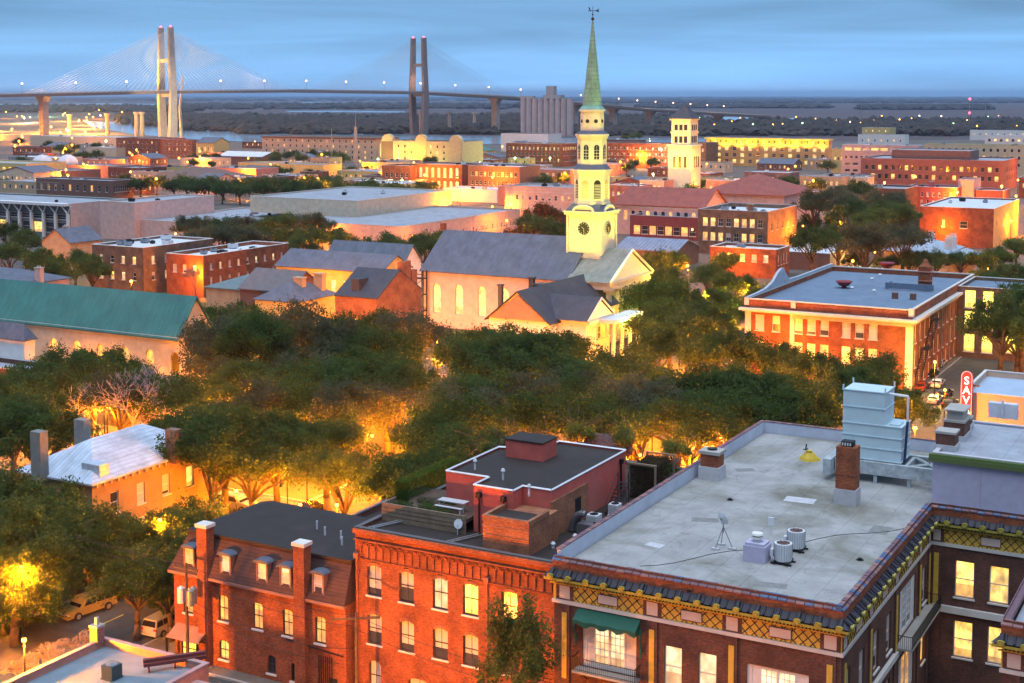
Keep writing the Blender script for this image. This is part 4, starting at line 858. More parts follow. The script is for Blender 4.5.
# brick lower block of the penthouse
qA = L2(530, 533, RZ+2.2); qB = L2(484, 511, RZ+2.2)
bk = T('brick_stair_house', 'low brick stair house with open top joined to the front of the red penthouse', 'stair house', (f2x, f2y, RZ))
bx0, by0, bx1, by1 = pS[0]+3.2, .9, pS[0]+7.3, pA[1]-.05
c = MB(); c.box(bx0, by0, 0, bx1, by1-1.65, 2.4); c.box(pS[0]+4.05, by1-1.652, 0, bx1, by1-.02, 2.4); c.box(bx0-.05, by0-.06, 1.2, bx1+.06, by0-.003, 1.3); c.box(bx0-.05, by0-.06, 1.9, bx1+.06, by0-.004, 2.05)
c.build('wall', [OB], bk); c = MB(); c.box(bx0+.3, by0+.3, 2.41, bx1-.3, by1-1.9, 2.44); c.build('roof', [RD], bk); c = MB()
for a in ((bx0-.05, by0-.05, bx1+.05, by0+.25), (bx0-.05, by0+.252, bx0+.25, by1-1.66), (bx1-.25, by0+.252, bx1+.05, by1-1.66)): c.box(a[0], a[1], 2.402, a[2], a[3], 2.8)
c.build('parapet', [OB], bk)
c = MB(); c.box(bx0-1.2, by0-.75, .0, bx1+.3, by0-.45, .12); c.build('stone_strip', [COPE], bk)
# brick side of the penthouse with a door
c = MB(); c.box(xr+.003, pA[1]-.2, 0, xr+.2, pA[1]+6.5, 3.0); c.box(xr+.21, pA[1]+4.0, 0, xr+.26, pA[1]+5.0, 2.2, 1); c.build('brick_facing', [OB, DARK], pen)
# roof garden
g0 = L2(395, 518, RZ+1.2)
gd = T('planter_terrace', 'weathered timber planter terrace with a table at the left of the roof', 'planter', (f2x, f2y, RZ))
gx0, gx1, gy0, gy1 = .35, pS[0]+.1, 3.4, pA[1]+4
c = MB(); c.box(gx0, gy0, 0, gx1, gy0+.15, 1.5); c.box(gx0, gy0+.152, 0, gx0+.15, gy1, 1.5); c.box(gx0+.152, gy0+.152, .9, gx1, gy1, 1.2, 1)
for i in range(3): c.box(gx0-.02, gy0-.03, .45+i*.35, gx1, gy0-.003, .47+i*.35, 1)
c.build('timber_wall', [WOOD, DWOOD], gd)
b = MB(); b.box(0, 0, .75, 2.6, .9, .82); 
for q in ((.1, .1), (2.4, .1), (.1, .8), (2.4, .8)): b.box(q[0], q[1], 0, q[0]+.08, q[1]+.08, .748)
b.box(0, -.5, .42, 2.6, -.2, .47); b.box(.1, -.45, 0, .2, -.25, .418); b.box(2.4, -.45, 0, 2.5, -.25, .418)
tg = T('garden_table', 'grey wooden table with bench on the roof terrace', 'table', (f2x+gx1-3.6, f2y+gy0+1.5, RZ+1.2)); b.build('table_top', [COPE], tg)
for i, u in enumerate((.6, 4.4)):
    b = MB(); b.tube((u-.6, .35, .1), (u+.9, 3.2, .22), .05); b.tube((u-.2, .35, .1), (u+1.3, 3.2, .22), .05)
    for k in range(5): b.tube((u-.6+k*.3, .35+k*.57, .1), (u-.2+k*.3, .35+k*.57, .1), .03)
    tag(b.build('ladder', [GREYM], None, (f2x+u, f2y+.3, RZ)), ('metal ladder lying flat at the left end of the black roof', 'metal ladder lying flat in front of the timber planter')[i], 'ladder', 'ladders on the black roof')
c = MB(); c.M = Matrix.Translation((f2x+pS[0]-.4, f2y+gy0-.5, RZ)) @ Matrix.Rotation(R(75), 4, 'X'); c.cyl(0, 0.9, -.03, .03, .4, n=18, bot=True); c.M = None; c.tube((f2x+pS[0]-.4, f2y+gy0-.4, RZ), (f2x+pS[0]-.4, f2y+gy0-.4, RZ+.9), .03)
tag(c.build('satellite_dish', [WMET]), 'small white dish at the corner of the timber planter', 'satellite dish')
# AC units and ducts on the strip
def acbox(px, py, z, lab, s=.45, m=WMET):
    p = G(px, py, z); t = T('air_conditioner', lab, 'air conditioner', (p.x, p.y, z), group='boxy air conditioners on the black roof'); b = MB(); b.box(-s, -s, .08, s, s, 2*s+.1); b.box(-s-.05, -s-.05, 0, s+.05, s+.05, .078); b.build('casing', [m], t)
    b = MB(); b.cyl(0, 0, 2*s+.102, 2*s+.14, s*.75, n=16); b.cyl(0, 0, 2*s+.141, 2*s+.2, s*.2, n=8); b.build('fan_grille', [DARK], t); b = MB()
    for i in range(6): b.box(-s*.85, -s-.015, .2+i*s*.28, s*.85, -s-.003, .23+i*s*.28)
    b.build('louvre', [GREYM], t)
acbox(594, 527, RZ, 'pale boxy air conditioner beside the red penthouse wall', .5); acbox(615, 515, RZ, 'low white air conditioner near the gravel roof parapet', .45)
p = G(583, 533, RZ); b = MB()
for i in range(8):
    a = math.pi*i/14; d = math.pi*(i+1)/14; b.tube((-1.0*math.cos(a), 0, .1+1.5*math.sin(a)), (-1.0*math.cos(d), 0, .1+1.5*math.sin(d)), .3, n=10)
b.box(-.3, -.5, 0, 1.0, .5, .9); b.box(1.05, -.3, 0, 1.5, .4, 1.2)
tag(b.build('duct', [plain('dull_duct', (.16, .15, .17), .5, .5)], None, (p.x, p.y, RZ)), 'curved grey ventilation duct against the brick side of the penthouse', 'duct')
for i, (px, py, lab) in enumerate(((553, 548, 'stubby white vent on the black roof before the tile parapet'), (575, 540, 'thin white vent pipe behind the stubby one'))):
    p = G(px, py, RZ); b = MB(); b.cyl(0, 0, 0, .35, .13, n=8); b.cyl(0, 0, .35, .5, .22, .12, 8); tag(b.build('roof_vent', [WMET], None, (p.x, p.y, RZ)), lab, 'roof vent')
# iron stair, trellis
p = G(630, 503, RZ); b = MB()
for i in range(9): b.box(-.5, i*.3, 2.2-i*.25, .5, i*.3+.28, 2.24-i*.25)
for s in (-.5, .5): b.tube((s, 0, 3.1), (s, 2.6, .9), .03); b.tube((s, 0, 2.1), (s, 2.6, -.0), .05); b.tube((s, 0, 0), (s, 0, 3.1), .04)
tag(b.build('iron_stair', [DARK], None, (p.x, p.y-1.5, RZ), rz=R(180)), 'small black iron stair behind the red penthouse', 'stair')
# ------------------------------------------------------------------ FOREGROUND: mansard row building
mx, my, mw, md, MH = -84.5, 91.8, 18.6, 12.2, 8.1
HM = []
for u, c in ((1.6, 'o'), (5.6, 'o'), (9.4, 'o'), (12.6, 'o'), (16.0, 'o')):
    HM.append(hole(u, 1.05, 4.35, 2.3, 'o' if u != 1.6 else 'y', .2)); 
HM += [hole(5.6, 1.05, .9, 1.7, 'y', .25), hole(10.8, .9, .7, 1.6, 'd', .3), hole(13.3, .85, .5, 1.6, 'd', .3), hole(2.0, 2.6, .1, 1.9, 'g'), hole(17.2, 1.0, .2, 1.4, 'd')]
mb_ = T('mansard_brick_building', 'orange lit brick house row with purple mansard roof, dormers and two chimneys', 'building', (mx, my, 0)); REG.append((mx, my, mx+mw, my+md))
for side, L, hs_ in (('f', mw, HM), ('r', md, []), ('b', mw, []), ('l', md, [])):
    c = MB(); c.M = FACE(side, mw, md); c.wall(L, -.3, MH, [q[:5] for q in hs_], 0, .2); c.build('wall', [RB], mb_)
windows(mb_, Matrix.Identity(4), HM, BF, 'four', True, .2)
e = .35; i_ = 1.05; ZT = MH+3.3
c = MB(); o_ = [(-e, -e), (mw+.1, -e), (mw+.1, md+e), (-e, md+e)]; n_ = [(i_, i_), (mw-.05, i_), (mw-.05, md-i_), (i_, md-i_)]
for k in range(4):
    a, b2, a2, b3 = o_[k], o_[(k+1) % 4], n_[k], n_[(k+1) % 4]; c.poly([(*a, MH), (*b2, MH), (*b3, ZT), (*a2, ZT)])
c.build('mansard_slope', [MANS], mb_)
c = MB(); c.box(-e, -e-.05, MH-.25, mw+.1, -.003, MH-.003); c.box(-e, -.001, MH-.25, -.003, md, MH-.003); c.build('eaves_board', [surf('faded_eaves', (.34, .17, .13))], mb_)
c = MB(); a = .18; c.add([(i_-a, i_-a, ZT+.003), (mw, i_-a, ZT+.003), (mw, md-i_+a, ZT+.003), (i_-a, md-i_+a, ZT+.003), (i_-a, i_-a, ZT+.2), (mw, i_-a, ZT+.2), (mw, md-i_+a, ZT+.22), (i_-a+1, md-i_+a, ZT+.22)], [(0, 1, 5, 4), (1, 2, 6, 5), (2, 3, 7, 6), (3, 0, 4, 7), (4, 5, 6, 7)]); rf = c.build('roof', [RD], mb_)
for u, pn in ((1.9, 'o'), (6.0, 'w'), (10.0, 'w'), (12.5, 'w'), (15.9, 'b')):
    c = MB(); y0 = -.12; c.box(u-.62, y0, MH+.45, u-.45, 1.0, MH+2.25); c.box(u+.45, y0, MH+.45, u+.62, 1.0, MH+2.25); c.box(u-.449, y0, MH+.45, u+.449, .5, MH+.55); c.box(u-.449, y0, MH+2.15, u+.449, .9, MH+2.25)
    d = c.build('dormer', [surf('dormer_wood', (.26, .14, .11), .2) if 'dormer_wood' not in MT else MT['dormer_wood']], mb_)
    ms = win_mesh(.9, 1.6, pn, 'nosill', TRIM); o = link('window', ms[3], d, loc=(u, y0+.1, MH+.55))
    c = MB(); K = 6
    for k in range(K):
        t0 = math.pi*k/K; t1 = math.pi*(k+1)/K
        c.poly([(u-.78*math.cos(t0), y0-.25, MH+2.27+.28*math.sin(t0)), (u-.78*math.cos(t1), y0-.25, MH+2.27+.28*math.sin(t1)), (u-.78*math.cos(t1), 1.05, MH+2.27+.28*math.sin(t1)), (u-.78*math.cos(t0), 1.05, MH+2.27+.28*math.sin(t0))])
    c.poly([(u-.78*math.cos(math.pi*k/K), y0-.25, MH+2.27+.28*math.sin(math.pi*k/K)) for k in range(K+1)]); c.build('dormer_roof', [SLATE], d)
for u in (3.75, 12.1 if False else 12.0):
    c = MB(); u = {3.75: 3.7, 12.0: 14.2}[u]; c.box(u-.55, -.5, 0, u+.55, .5, ZT+1.1, 0); c.box(u-.65, -.6, ZT+1.102, u+.65, .6, ZT+1.4, 1); c.build('chimney', [RB, CWHITE], mb_)
# rear annex roofs behind the mansard house
building('brick_annex', 'low dark roofed annex between the mansard house and the planter terrace', -76.5, 104.6, 10.6, 9, 9.8, DB, 'flat', RD, par=.5, cope=COPD)
for px, py, z in ((317, 527, ZT+.4), (325, 533, ZT+.4), (341, 537, ZT+.4), (342, 543, ZT+.4)):
    p = G(px, py, z); c = MB(); c.cyl(p.x-mx, p.y-my, ZT+.2, ZT+.95, .09, n=8); c.build('vent_pipe', [WMET], rf)
# shop awning at its foot
c = MB(); c.add([(.3, -1.5, 2.45), (3.9, -1.5, 2.45), (3.9, -.02, 3.3), (.3, -.02, 3.3)], [(0, 1, 2, 3)]); c.tube((.35, -1.45, 0), (.35, -1.45, 2.45), .12, m=1); c.tube((3.85, -1.45, 0), (3.85, -1.45, 2.45), .12, m=1); c.build('porch_roof', [surf('porch_metal', (.33, .16, .10)), DARK], mb_)
c = MB()
for k in range(7): u = 15.9+k*.22; c.tube((u, -.12, .8+.1*k % 1), (u, -.12, 3.4), .045)
c.tube((12.5, -.12, 4.1), (18.4, -.12, 3.7), .05); c.build('conduit', [DARK], mb_)

# ------------------------------------------------------------------ FOREGROUND: low roof at bottom left
lr = building('low_garage', 'low building with pale blue roof and pink parapet in the bottom left corner', -82.2, 60, 11.0, 21.0, 6, SALMON, 'flat', surf('pale_blue_roof', (.17, .23, .28), .2, .5, stain=(.11, .15, .19)), par=.55, cope=surf('pink_coping', (.50, .28, .27), .2))
building('low_shed', 'low pale roofed shed at the bottom edge right of the patched chimney roof', -71.1, 60, 9, 19.5, 5.2, SALMON, 'flat', MT['pale_blue_roof'], par=.3, cope=MT['pink_coping'])
p = G(112, 678, 5.45); t = T('air_conditioner', 'dark square air conditioner on the pale blue low roof', 'air conditioner', (p.x, p.y, 5.45)); b = MB(); b.box(-.55, -.55, .1, .55, .55, 1.1); b.box(-.6, -.6, 0, .6, .6, .098); b.build('casing', [plain('teal_casing', (.03, .07, .08), .5)], t); b = MB(); b.cyl(0, 0, 1.102, 1.13, .45, n=18); b.cyl(0, 0, 1.131, 1.18, .12, n=8); b.build('fan_grille', [GREYM], t)
p = G(175, 668, 5.45); b = MB(); b.box(-2.4, -.3, .5, 2.4, .3, .75); b.box(-2.4, -.05, .752, 2.4, .3, 1.0); 
for q in (-2, 0, 2): b.box(q-.06, -.2, 0, q+.06, .2, .498)
tag(b.build('roof_beam', [plain('rust_red_metal', (.16, .035, .03))], None, (p.x, p.y, 5.45), rz=R(50)), 'rust red metal trough on short legs on the pale blue roof', 'metal trough')
p = G(100, 640, 6.0); t = T('roof_chimney', 'small patched brick chimney on the parapet of the low roof', 'chimney', (p.x, p.y-.3, 5.9)); b = MB(); b.box(-.4, -.4, 0, .4, .4, 1.3, 0); b.box(-.45, -.45, 1.302, .45, .45, 1.5, 1); b.cyl(0, 0, 1.5, 2.1, .18, n=8, m=1); b.build('stack', [PB, CONC], t)
# ------------------------------------------------------------------ CHURCH with clock tower
cx0, cy0, cw, cdp, ce = -161.5, 254.6, 44.5, 20.0, 12.4
NV = 35.0      # nave length; the rest is the portico block
nave = building('white_church', 'cream church with slate nave roof, clock tower and green copper spire', cx0, cy0, NV, cdp, ce, PINKW, 'gableX', SLATE, rh=7.6, over=.5, style='gothic', dep=.5,
    hf=[hole(u, 2.0, 3.2, 6.4, 'y', 1.0) for u in (3.6, 9.2, 14.8, 20.4, 26.0, 31.6)], cat='church')
L_ = cw; c = MB()
# portico block: walls set back, columns, entablature, pediment, roof
c.box(NV+.003, .4, 0, L_-5.5, cdp-.4, ce-1.6); c.build('portico_wall', [CREAM], nave)
c = MB(); c.box(NV+.003, -.3, ce-1.6, L_+.3, cdp+.3, ce-.9); c.box(NV+.003, -.15, ce-.897, L_+.15, cdp+.15, ce-.35); c.box(NV+.003, -.7, ce-.347, L_+.7, cdp+.7, ce); c.build('entablature', [CWHITE], nave)
c = MB(); ph_ = 5.8
c.add([(NV+.1, -.9, ce+.01), (L_+.8, -.9, ce+.01), (L_+.8, cdp/2, ce+ph_), (NV+.1, cdp/2, ce+ph_), (NV+.1, cdp+.9, ce+.01), (L_+.8, cdp+.9, ce+.01)], [(0, 1, 2, 3), (5, 4, 3, 2)]); c.build('portico_roof', [seam('portico_slate', (.30, .32, .28), .5, 1, .6, .8, 0, .2)], nave)
c = MB(); c.poly([(L_+.2, 0, ce+.02), (L_+.2, cdp, ce+.02), (L_+.2, cdp/2, ce+ph_-.5)]); 
for s in (0, 1):
    y = -.9 if s == 0 else cdp+.9; c.tube((L_+.6, y, ce+.15), (L_+.6, cdp/2, ce+ph_-.1), .32, n=4)
c.build('pediment', [WHITE], nave)
for i in range(6):
    y = 1.0+(cdp-2)*i/5; c = MB(); c.cyl(L_-.6, y, .9, ce-2.1, .72, .6, 16, 0, False); c.box(L_-1.5, y-.9, .4, L_+.3, y+.9, .9); c.box(L_-1.45, y-.85, ce-2.1, L_+.25, y+.85, ce-1.603); c.build('column', [CREAM], nave)
for y in (1.0,):
    c = MB(); c.cyl(L_-4.2, y, .9, ce-2.1, .72, .6, 16, 0, False); c.build('column', [CREAM], nave)
c = MB(); c.box(L_-5.5, -.2, 0, L_+.6, cdp+.2, .395); c.build('steps', [CONC], nave)
c = MB(); c.box(NV+1, -.35, ce-1.0, NV+1.2, .38, 2); c.build('downpipe', [GREYM], nave)
tcx, tcy = 35.7, cdp/2
def ring(b, hw, z0, z1, m=0): b.box(tcx-hw, tcy-hw, z0, tcx+hw, tcy+hw, z1, m)
tw = MB(); ring(tw, 3.7, 13, 25.2); 
TWM = surf('tower_paint', (.68, .66, .54), .1)
for s in (-1, 1):
    for s2 in (-1, 1): tw.box(tcx+s*3.7-.25*(s < 0)-.0, tcy+s2*3.7-.3, 17, tcx+s*3.7+.25*(s > 0)+.12*s if s > 0 else tcx-3.6, tcy+s2*3.7+.3, 25.1)
tw.build('clock_stage', [TWM], nave)
c = MB(); ring(c, 4.3, 25.2, 25.7); ring(c, 4.55, 25.703, 26.0); ring(c, 3.9, 16.2, 16.7)
for fs in 'frbl':                                   # arched cornice above each clock
    M = Matrix.Translation((tcx, tcy, 0)) @ {'f': Matrix.Identity(4), 'r': Matrix.Rotation(R(90), 4, 'Z'), 'b': Matrix.Rotation(R(180), 4, 'Z'), 'l': Matrix.Rotation(R(-90), 4, 'Z')}[fs]; c.M = M
    for k in range(8):
        a0_ = math.pi*k/8; a1_ = math.pi*(k+1)/8; c.tube((-2.3*math.cos(a0_), -4.05, 25.9+1.25*math.sin(a0_)), (-2.3*math.cos(a1_), -4.05, 25.9+1.25*math.sin(a1_)), .3, n=6)
        c.poly([(-2.3*math.cos(a0_), -3.9, 26.0), (-2.3*math.cos(a1_), -3.9, 26.0), (-2.3*math.cos(a1_), -3.9, 25.9+1.25*math.sin(a1_)), (-2.3*math.cos(a0_), -3.9, 25.9+1.25*math.sin(a0_))])
    c.box(-1.9, -3.78, 17.3, 1.9, -3.705, 18.6)
c.M = None; c.build('clock_cornice', [TWM], nave)
for fs, ang in (('f', 0), ('r', 90)):
    M = Matrix.Translation((tcx, tcy, 0)) @ Matrix.Rotation(R(ang), 4, 'Z'); c = MB(); c.M = M; c.tube((0, -3.86, 22.4), (0, -3.705, 22.4), 1.35, n=28); d = c.build('clock', [DARK], nave)
    c = MB(); c.M = M
    for k in range(28):
        a0_ = 2*math.pi*k/28; a1_ = 2*math.pi*(k+1)/28; c.tube((1.4*math.sin(a0_), -3.86, 22.4+1.4*math.cos(a0_)), (1.4*math.sin(a1_), -3.86, 22.4+1.4*math.cos(a1_)), .07, n=4)
    for k in range(12): a = R(30*k); c.tube((1.0*math.sin(a), -3.89, 22.4+1.0*math.cos(a)), (1.22*math.sin(a), -3.89, 22.4+1.22*math.cos(a)), .055, n=4)
    c.build('clock_numerals', [TRIM], d); c = MB(); c.M = M
    for a, l in ((R(172), 1.05), (R(178), .7), (R(300), .6)): c.tube((0, -3.93, 22.4), (l*math.sin(a), -3.93, 22.4+l*math.cos(a)), .07, .03, n=4)
    c.build('clock_hands', [plain('gilt_hands', (.75, .62, .3), .4)], d)
c = MB(); M = Matrix.Translation((tcx, tcy, 0))
for k in range(4):                                   # flared roof between stages
    a = [(-4.1, -4.1, 26.0), (4.1, -4.1, 26.0), (3.2, -3.2, 27.4), (-3.2, -3.2, 27.4)]; c.M = M @ Matrix.Rotation(R(90*k), 4, 'Z'); c.add(a, [(0, 1, 2, 3)])
c.M = None; c.build('skirt_roof', [SLATE], nave)
def octs(b, r, z0, z1, r1=None, m=0): b.M = Matrix.Translation((tcx, tcy, 0)) @ Matrix.Rotation(R(22.5), 4, 'Z'); b.cyl(0, 0, z0, z1, r, r1, 8, m, True, False); b.M = None
c = MB(); octs(c, 3.55, 27.3, 34.2); octs(c, 3.9, 27.3, 27.9); octs(c, 3.95, 33.6, 34.2); octs(c, 4.2, 34.203, 34.6); c.build('belfry_stage', [TWM], nave)
for k in range(8):
    M = Matrix.Translation((tcx, tcy, 0)) @ Matrix.Rotation(R(45*k), 4, 'Z'); ap = 3.55*math.cos(R(22.5)); c = MB(); c.M = M
    c.box(-.75, -ap-.09, 28.6, .75, -ap-.003, 31.7); 
    c.poly([(.75*math.cos(math.pi*j/8), -ap-.088, 31.703+.75*math.sin(math.pi*j/8)) for j in range(9)])
    for q in range(9): c.box(-.7, -ap-.13, 28.8+q*.32, .7, -ap-.091, 28.92+q*.32, 1)
    c.build('louvre', [YELW if k % 2 == 0 else DARK, TWM], nave)
    c = MB(); c.M = M; c.cyl(-1.35, -ap+.05, 27.9, 33.6, .22, .2, 8); c.build('pilaster', [TWM], nave)
c = MB(); octs(c, 4.1, 34.6, 35.6, 3.2); c.build('skirt_roof', [SLATE], nave)
c = MB(); octs(c, 3.05, 35.5, 41.4); octs(c, 3.3, 41.0, 41.5); octs(c, 3.55, 41.503, 41.9); c.build('upper_stage', [TWM], nave)
for k in range(8):
    M = Matrix.Translation((tcx, tcy, 0)) @ Matrix.Rotation(R(45*k), 4, 'Z'); ap = 3.05*math.cos(R(22.5)); c = MB(); c.M = M
    c.box(-.55, -ap-.06, 36.6, .55, -ap-.003, 39.2); c.poly([(.55*math.cos(math.pi*j/8), -ap-.058, 39.203+.55*math.sin(math.pi*j/8)) for j in range(9)]); 
    for q in range(4): c.box(-.55, -ap-.09, 36.7+q*.62, .55, -ap-.061, 36.78+q*.62, 1)
    c.box(-.03, -ap-.09, 36.6, .03, -ap-.0615, 39.6, 1); c.build('arched_window', [GLD, TWM], nave)
c = MB(); octs(c, 3.5, 41.9, 42.6, 2.6); c.build('skirt_roof', [SLATE], nave)
c = MB(); octs(c, 2.45, 42.5, 46.6); octs(c, 2.75, 46.6, 47.0); c.build('lantern_stage', [TWM], nave)
for k in range(8):
    M = Matrix.Translation((tcx, tcy, 0)) @ Matrix.Rotation(R(45*k), 4, 'Z'); c = MB(); c.M = M; c.tube((0, -2.33, 44.6), (0, -2.255, 44.6), .42, n=14); c.build('round_window', [GLD], nave)
c = MB(); octs(c, 2.75, 47.0, 47.9, 2.0); octs(c, 2.0, 47.9, 65.3, .16); sp = c.build('spire', [COPP], nave)
c = MB(); c.cyl(tcx, tcy, 65.3, 67.4, .06, n=6); c.ball((tcx, tcy, 65.7), .35, 10, 6); c.ball((tcx, tcy, 66.6), .2, 8, 5)
c.box(tcx-1.1, tcy-.05, 67.3, tcx+.9, tcy+.05, 67.42); c.add([(tcx+.5, tcy, 67.36), (tcx+1.5, tcy, 67.0), (tcx+1.3, tcy, 67.36), (tcx+1.5, tcy, 67.75)], [(0, 1, 2, 3)]); c.tube((tcx-.5, tcy, 67.36), (tcx-.9, tcy, 68.1), .12); c.cyl(tcx, tcy, 67.4, 68.3, .05, n=6)
c.build('weather_vane', [DARK], sp)
c = MB(); c.box(-1.2, 9.4, 20.2, -.3, 10.6, 21.6); c.build('chimney', [RB], nave)
tW = (cx0+tcx, cy0+tcy)
YG = (.80, 1, .28)
for dx, dy, z, aim, pw, sp_ in ((30, -26, 3, 20, 20000, 60), (24, -30, 3, 33, 34000, 36), (-6, -30, 14, 30, 15000, 50), (34, 14, 3, 22, 18000, 60), (34, -2, 4, 42, 40000, 26), (12, -9.5, 13.2, 30, 1200, 100)):
    plight(nave if False else None, (tW[0]+dx, tW[1]+dy, z), pw, (.82, 1, .12), .6, 'church_floodlight', spot=sp_, aim=(tW[0], tW[1], aim))
for dy in (-7, 0, 7): plight(None, (cx0+cw-3, cy0+cdp/2+dy, 2), 900, (.6, 1, .05), .5, 'portico_light')
for u in (0, 10, 20, 30): plight(None, (cx0+u, cy0-9, 1.0), 2800, (1, .36, .12), .5, 'nave_wash', spot=120, aim=(cx0+u, cy0+2, 7))
plight(None, (cx0+cw+13, cy0+5, 1.5), 9000, (.5, 1, .08), .5, 'portico_flood', spot=80, aim=(cx0+cw, cy0+10, 9))
# fire-escape stair at the church's left end
p = (cx0-2.6, cy0-1.0); c = MB()
for z in (3.5, 7, 10.5):
    c.box(0, 0, z, 4.5, 1.4, z+.22); c.tube((0, 0, z+1), (4.5, 0, z+1), .09)
    c.tube((0, .2, z-3.5), (4.2, .2, z), .07)
for x in (0, 4.5):
    for y in (0, 1.4): c.tube((x, y, 0), (x, y, 12.5), .14)
tag(c.build('fire_escape', [DARK], None, (p[0]-.6, p[1]-.8, 0)), 'dark iron fire escape at the left end of the church', 'fire escape')
# ------------------------------------------------------------------ Greek revival house beside the church
q = G(584, 328, 8.2); hx1 = G(548, 322, 8.2).x; hw_ = 12.5; hd = 30; hy0 = G(548, 322, 8.2).y
gh = building('pedimented_house', 'white house with dark slate roof and pediments in front of the church', hx1-hw_, hy0, hw_, hd, 8.2, WHITE, 'gableY', SLD, rh=5.2, over=.7, sr=[(5.6, 2.6, .9, 7, 'wyd')], fr=[(5.5, 2.4, 1.2, 4, 'wyd')])
c = MB(); y0, y1 = 3.6, 14.6; zz = 8.2; pr = 5.0; hw_ += 6; c.box(12.51, y0+.4, 0, hw_, y1-.4, zz-.003); c.build('cross_wing', [WHITE], gh)
for k in range(5): link('window', win_mesh(1.0, 2.4, 'yydyy'[k], 'sash', TRIM)[3], gh, M=Matrix.Translation((hw_+.06, 5.2+k*2.0, 4.2)) @ Matrix.Rotation(R(90), 4, 'Z'))
c = MB()
c.add([(7, y0-.6, zz+.1), (hw_+.9, y0-.6, zz+.1), (hw_+.9, (y0+y1)/2, zz+3.9), (7, (y0+y1)/2, zz+3.9), (7, y1+.6, zz+.1), (hw_+.9, y1+.6, zz+.1)], [(0, 1, 2, 3), (5, 4, 3, 2)]); c.build('cross_roof', [SLD], gh)
c = MB(); c.poly([(hw_+.35, y0, zz+.05), (hw_+.35, y1, zz+.05), (hw_+.35, (y0+y1)/2, zz+3.4)])
for y in (y0-.5, y1+.5): c.tube((hw_+.7, y, zz+.1), (hw_+.7, (y0+y1)/2, zz+3.8), .22, n=4)
c.box(hw_+.003, y0, zz-.7, hw_+.8, y1, zz-.002); c.build('pediment', [WHITE], gh)
c = MB(); c.poly([(0, -.4, 8.2), (12.5, -.4, 8.2), (6.25, -.4, 12.8)]); c.build('front_gable', [SALMON], gh)
for i in range(4): c = MB(); c.cyl(hw_+3.2, 9+i*3.8, 0, 7.4, .42, .36, 12); c.build('column', [TWM], gh)
c = MB(); c.box(hw_+.81, 8, 7.4, hw_+4, 21, 8.1); c.build('porch_beam', [WHITE], gh)
for x, y, w, hgt in ((4.5, 12.5, 1.8, 2.6), (1.2, 15, 1.0, 3.4), (-.3, 5, .8, 3.0)):
    c = MB(); c.box(x-w/2, y-w/2, 7.5, x+w/2, y+w/2, 10.5+hgt); c.box(x-w/2-.15, y-w/2-.15, 10.502+hgt, x+w/2+.15, y+w/2+.15, 10.8+hgt); c.build('chimney', [plain('dark_stone', (.08, .085, .10))], gh)
plight(None, (hx1+5, hy0+13, 2.5), 1500, (.7, 1, .15), .4, 'porch_light')

# ------------------------------------------------------------------ left and middle-left buildings
s_ = 'sash'
hm_ = B('hipped_house', 'tan house with white standing seam hip roof and three chimneys behind the near left oak', 92, 484, 9, 22, 208, wall=surf('ochre_wall', (.34, .23, .12)), roof='hip', rm=METR, rh=3.2, over=.6, sr=[(6.2, 2.3, 1.2, 4, 'dbby'), (2.4, 2.3, 1.2, 4, 'yydy')], fr=[(6, 2.2, 1.1, 4, 'r')], detail=True)
p = hm_.location; w_, d_ = hm_['W'], hm_['D']; c = MB(); n = 18
for i in range(n): y = .3+(d_-.6)*i/(n-1); c.box(w_+.003, y-.1, 8.55, w_+.5, y+.1, 8.9)
c.build('eave_brackets', [CREAM], hm_)
for px, py, top in ((40, 472, 431), (83, 452, 419), (174, 455, 429)):
    q = G(px, py, 9.6); zt_ = ZAT((q.x, q.y), top); c = MB(); x, y = q.x-p.x, q.y-p.y; c.box(x-.75, y-.55, 8.8, x+.75, y+.55, zt_); c.build('chimney', [BB if px == 174 else surf('grey_stack', (.22, .22, .21)) if 'grey_stack' not in MT else MT['grey_stack']], hm_)
q = G(96, 470, 10); c = MB(); c.box(q.x-p.x-1.6, q.y-p.y-.5, 9.3, q.x-p.x+1.0, q.y-p.y+.9, 10.7); c.build('dormer', [METY], hm_)
plight(None, (G(167, 478, 6).x+1.5, G(167, 478, 6).y, 5), 500, SOD, .2, 'porch_lamp_light')
B('green_tiled_building', 'long cream building with arched windows under a green tiled gable roof', 178, 336, 13, -30, 212, wall=CREAM, roof='gableX', rm=GREENR, rh=5.5, over=.5, hf=[hole(4+i*5.2, 1.8, 7.0, 3.4, 'o', .9) for i in range(12)], cornice=(12.3, .5, .35), dep=.4)
lb = B('corner_house', 'white house corner with a slate roof at the left edge below the green roof', 24, 341, 12, -60, 34, wall=WHITE, roof='hip', rm=SLATE, rh=2.5)
B('lit_corner_building', 'dark columned building with orange lit windows at the far left edge', 28, 372, 9, -60, 60, wall=DB, rm=RG, fr=[(6, 2.6, 1.6, 5, 'oood')], sr=[(5, 4.2, 1.1, 4, 'oyo')])
B('cream_house', 'pink house with low roof and stubby chimney above the green roof on the left', 18, 286, 11, -50, 22, D=14, wall=PINKW, roof='hip', rm=SLATE, rh=2.4, chim=[(20, 6, 1.6, 3)])
B('brick_office', 'brown brick building with white flat roof and lit sash windows behind the green roof', 143, 248, 12, 92, D=26, wall=BB, rm=RW, fr=[(8.7, 1.9, 1.2, 4, 'wdwy'), (4.6, 2, 1.2, 4, 'wywd')], sr=[(8.7, 2, 1.2, 5, 'wby'), (4.6, 2, 1.2, 5, 'bwy')], par=.6, vents=7, cope=WHITE)
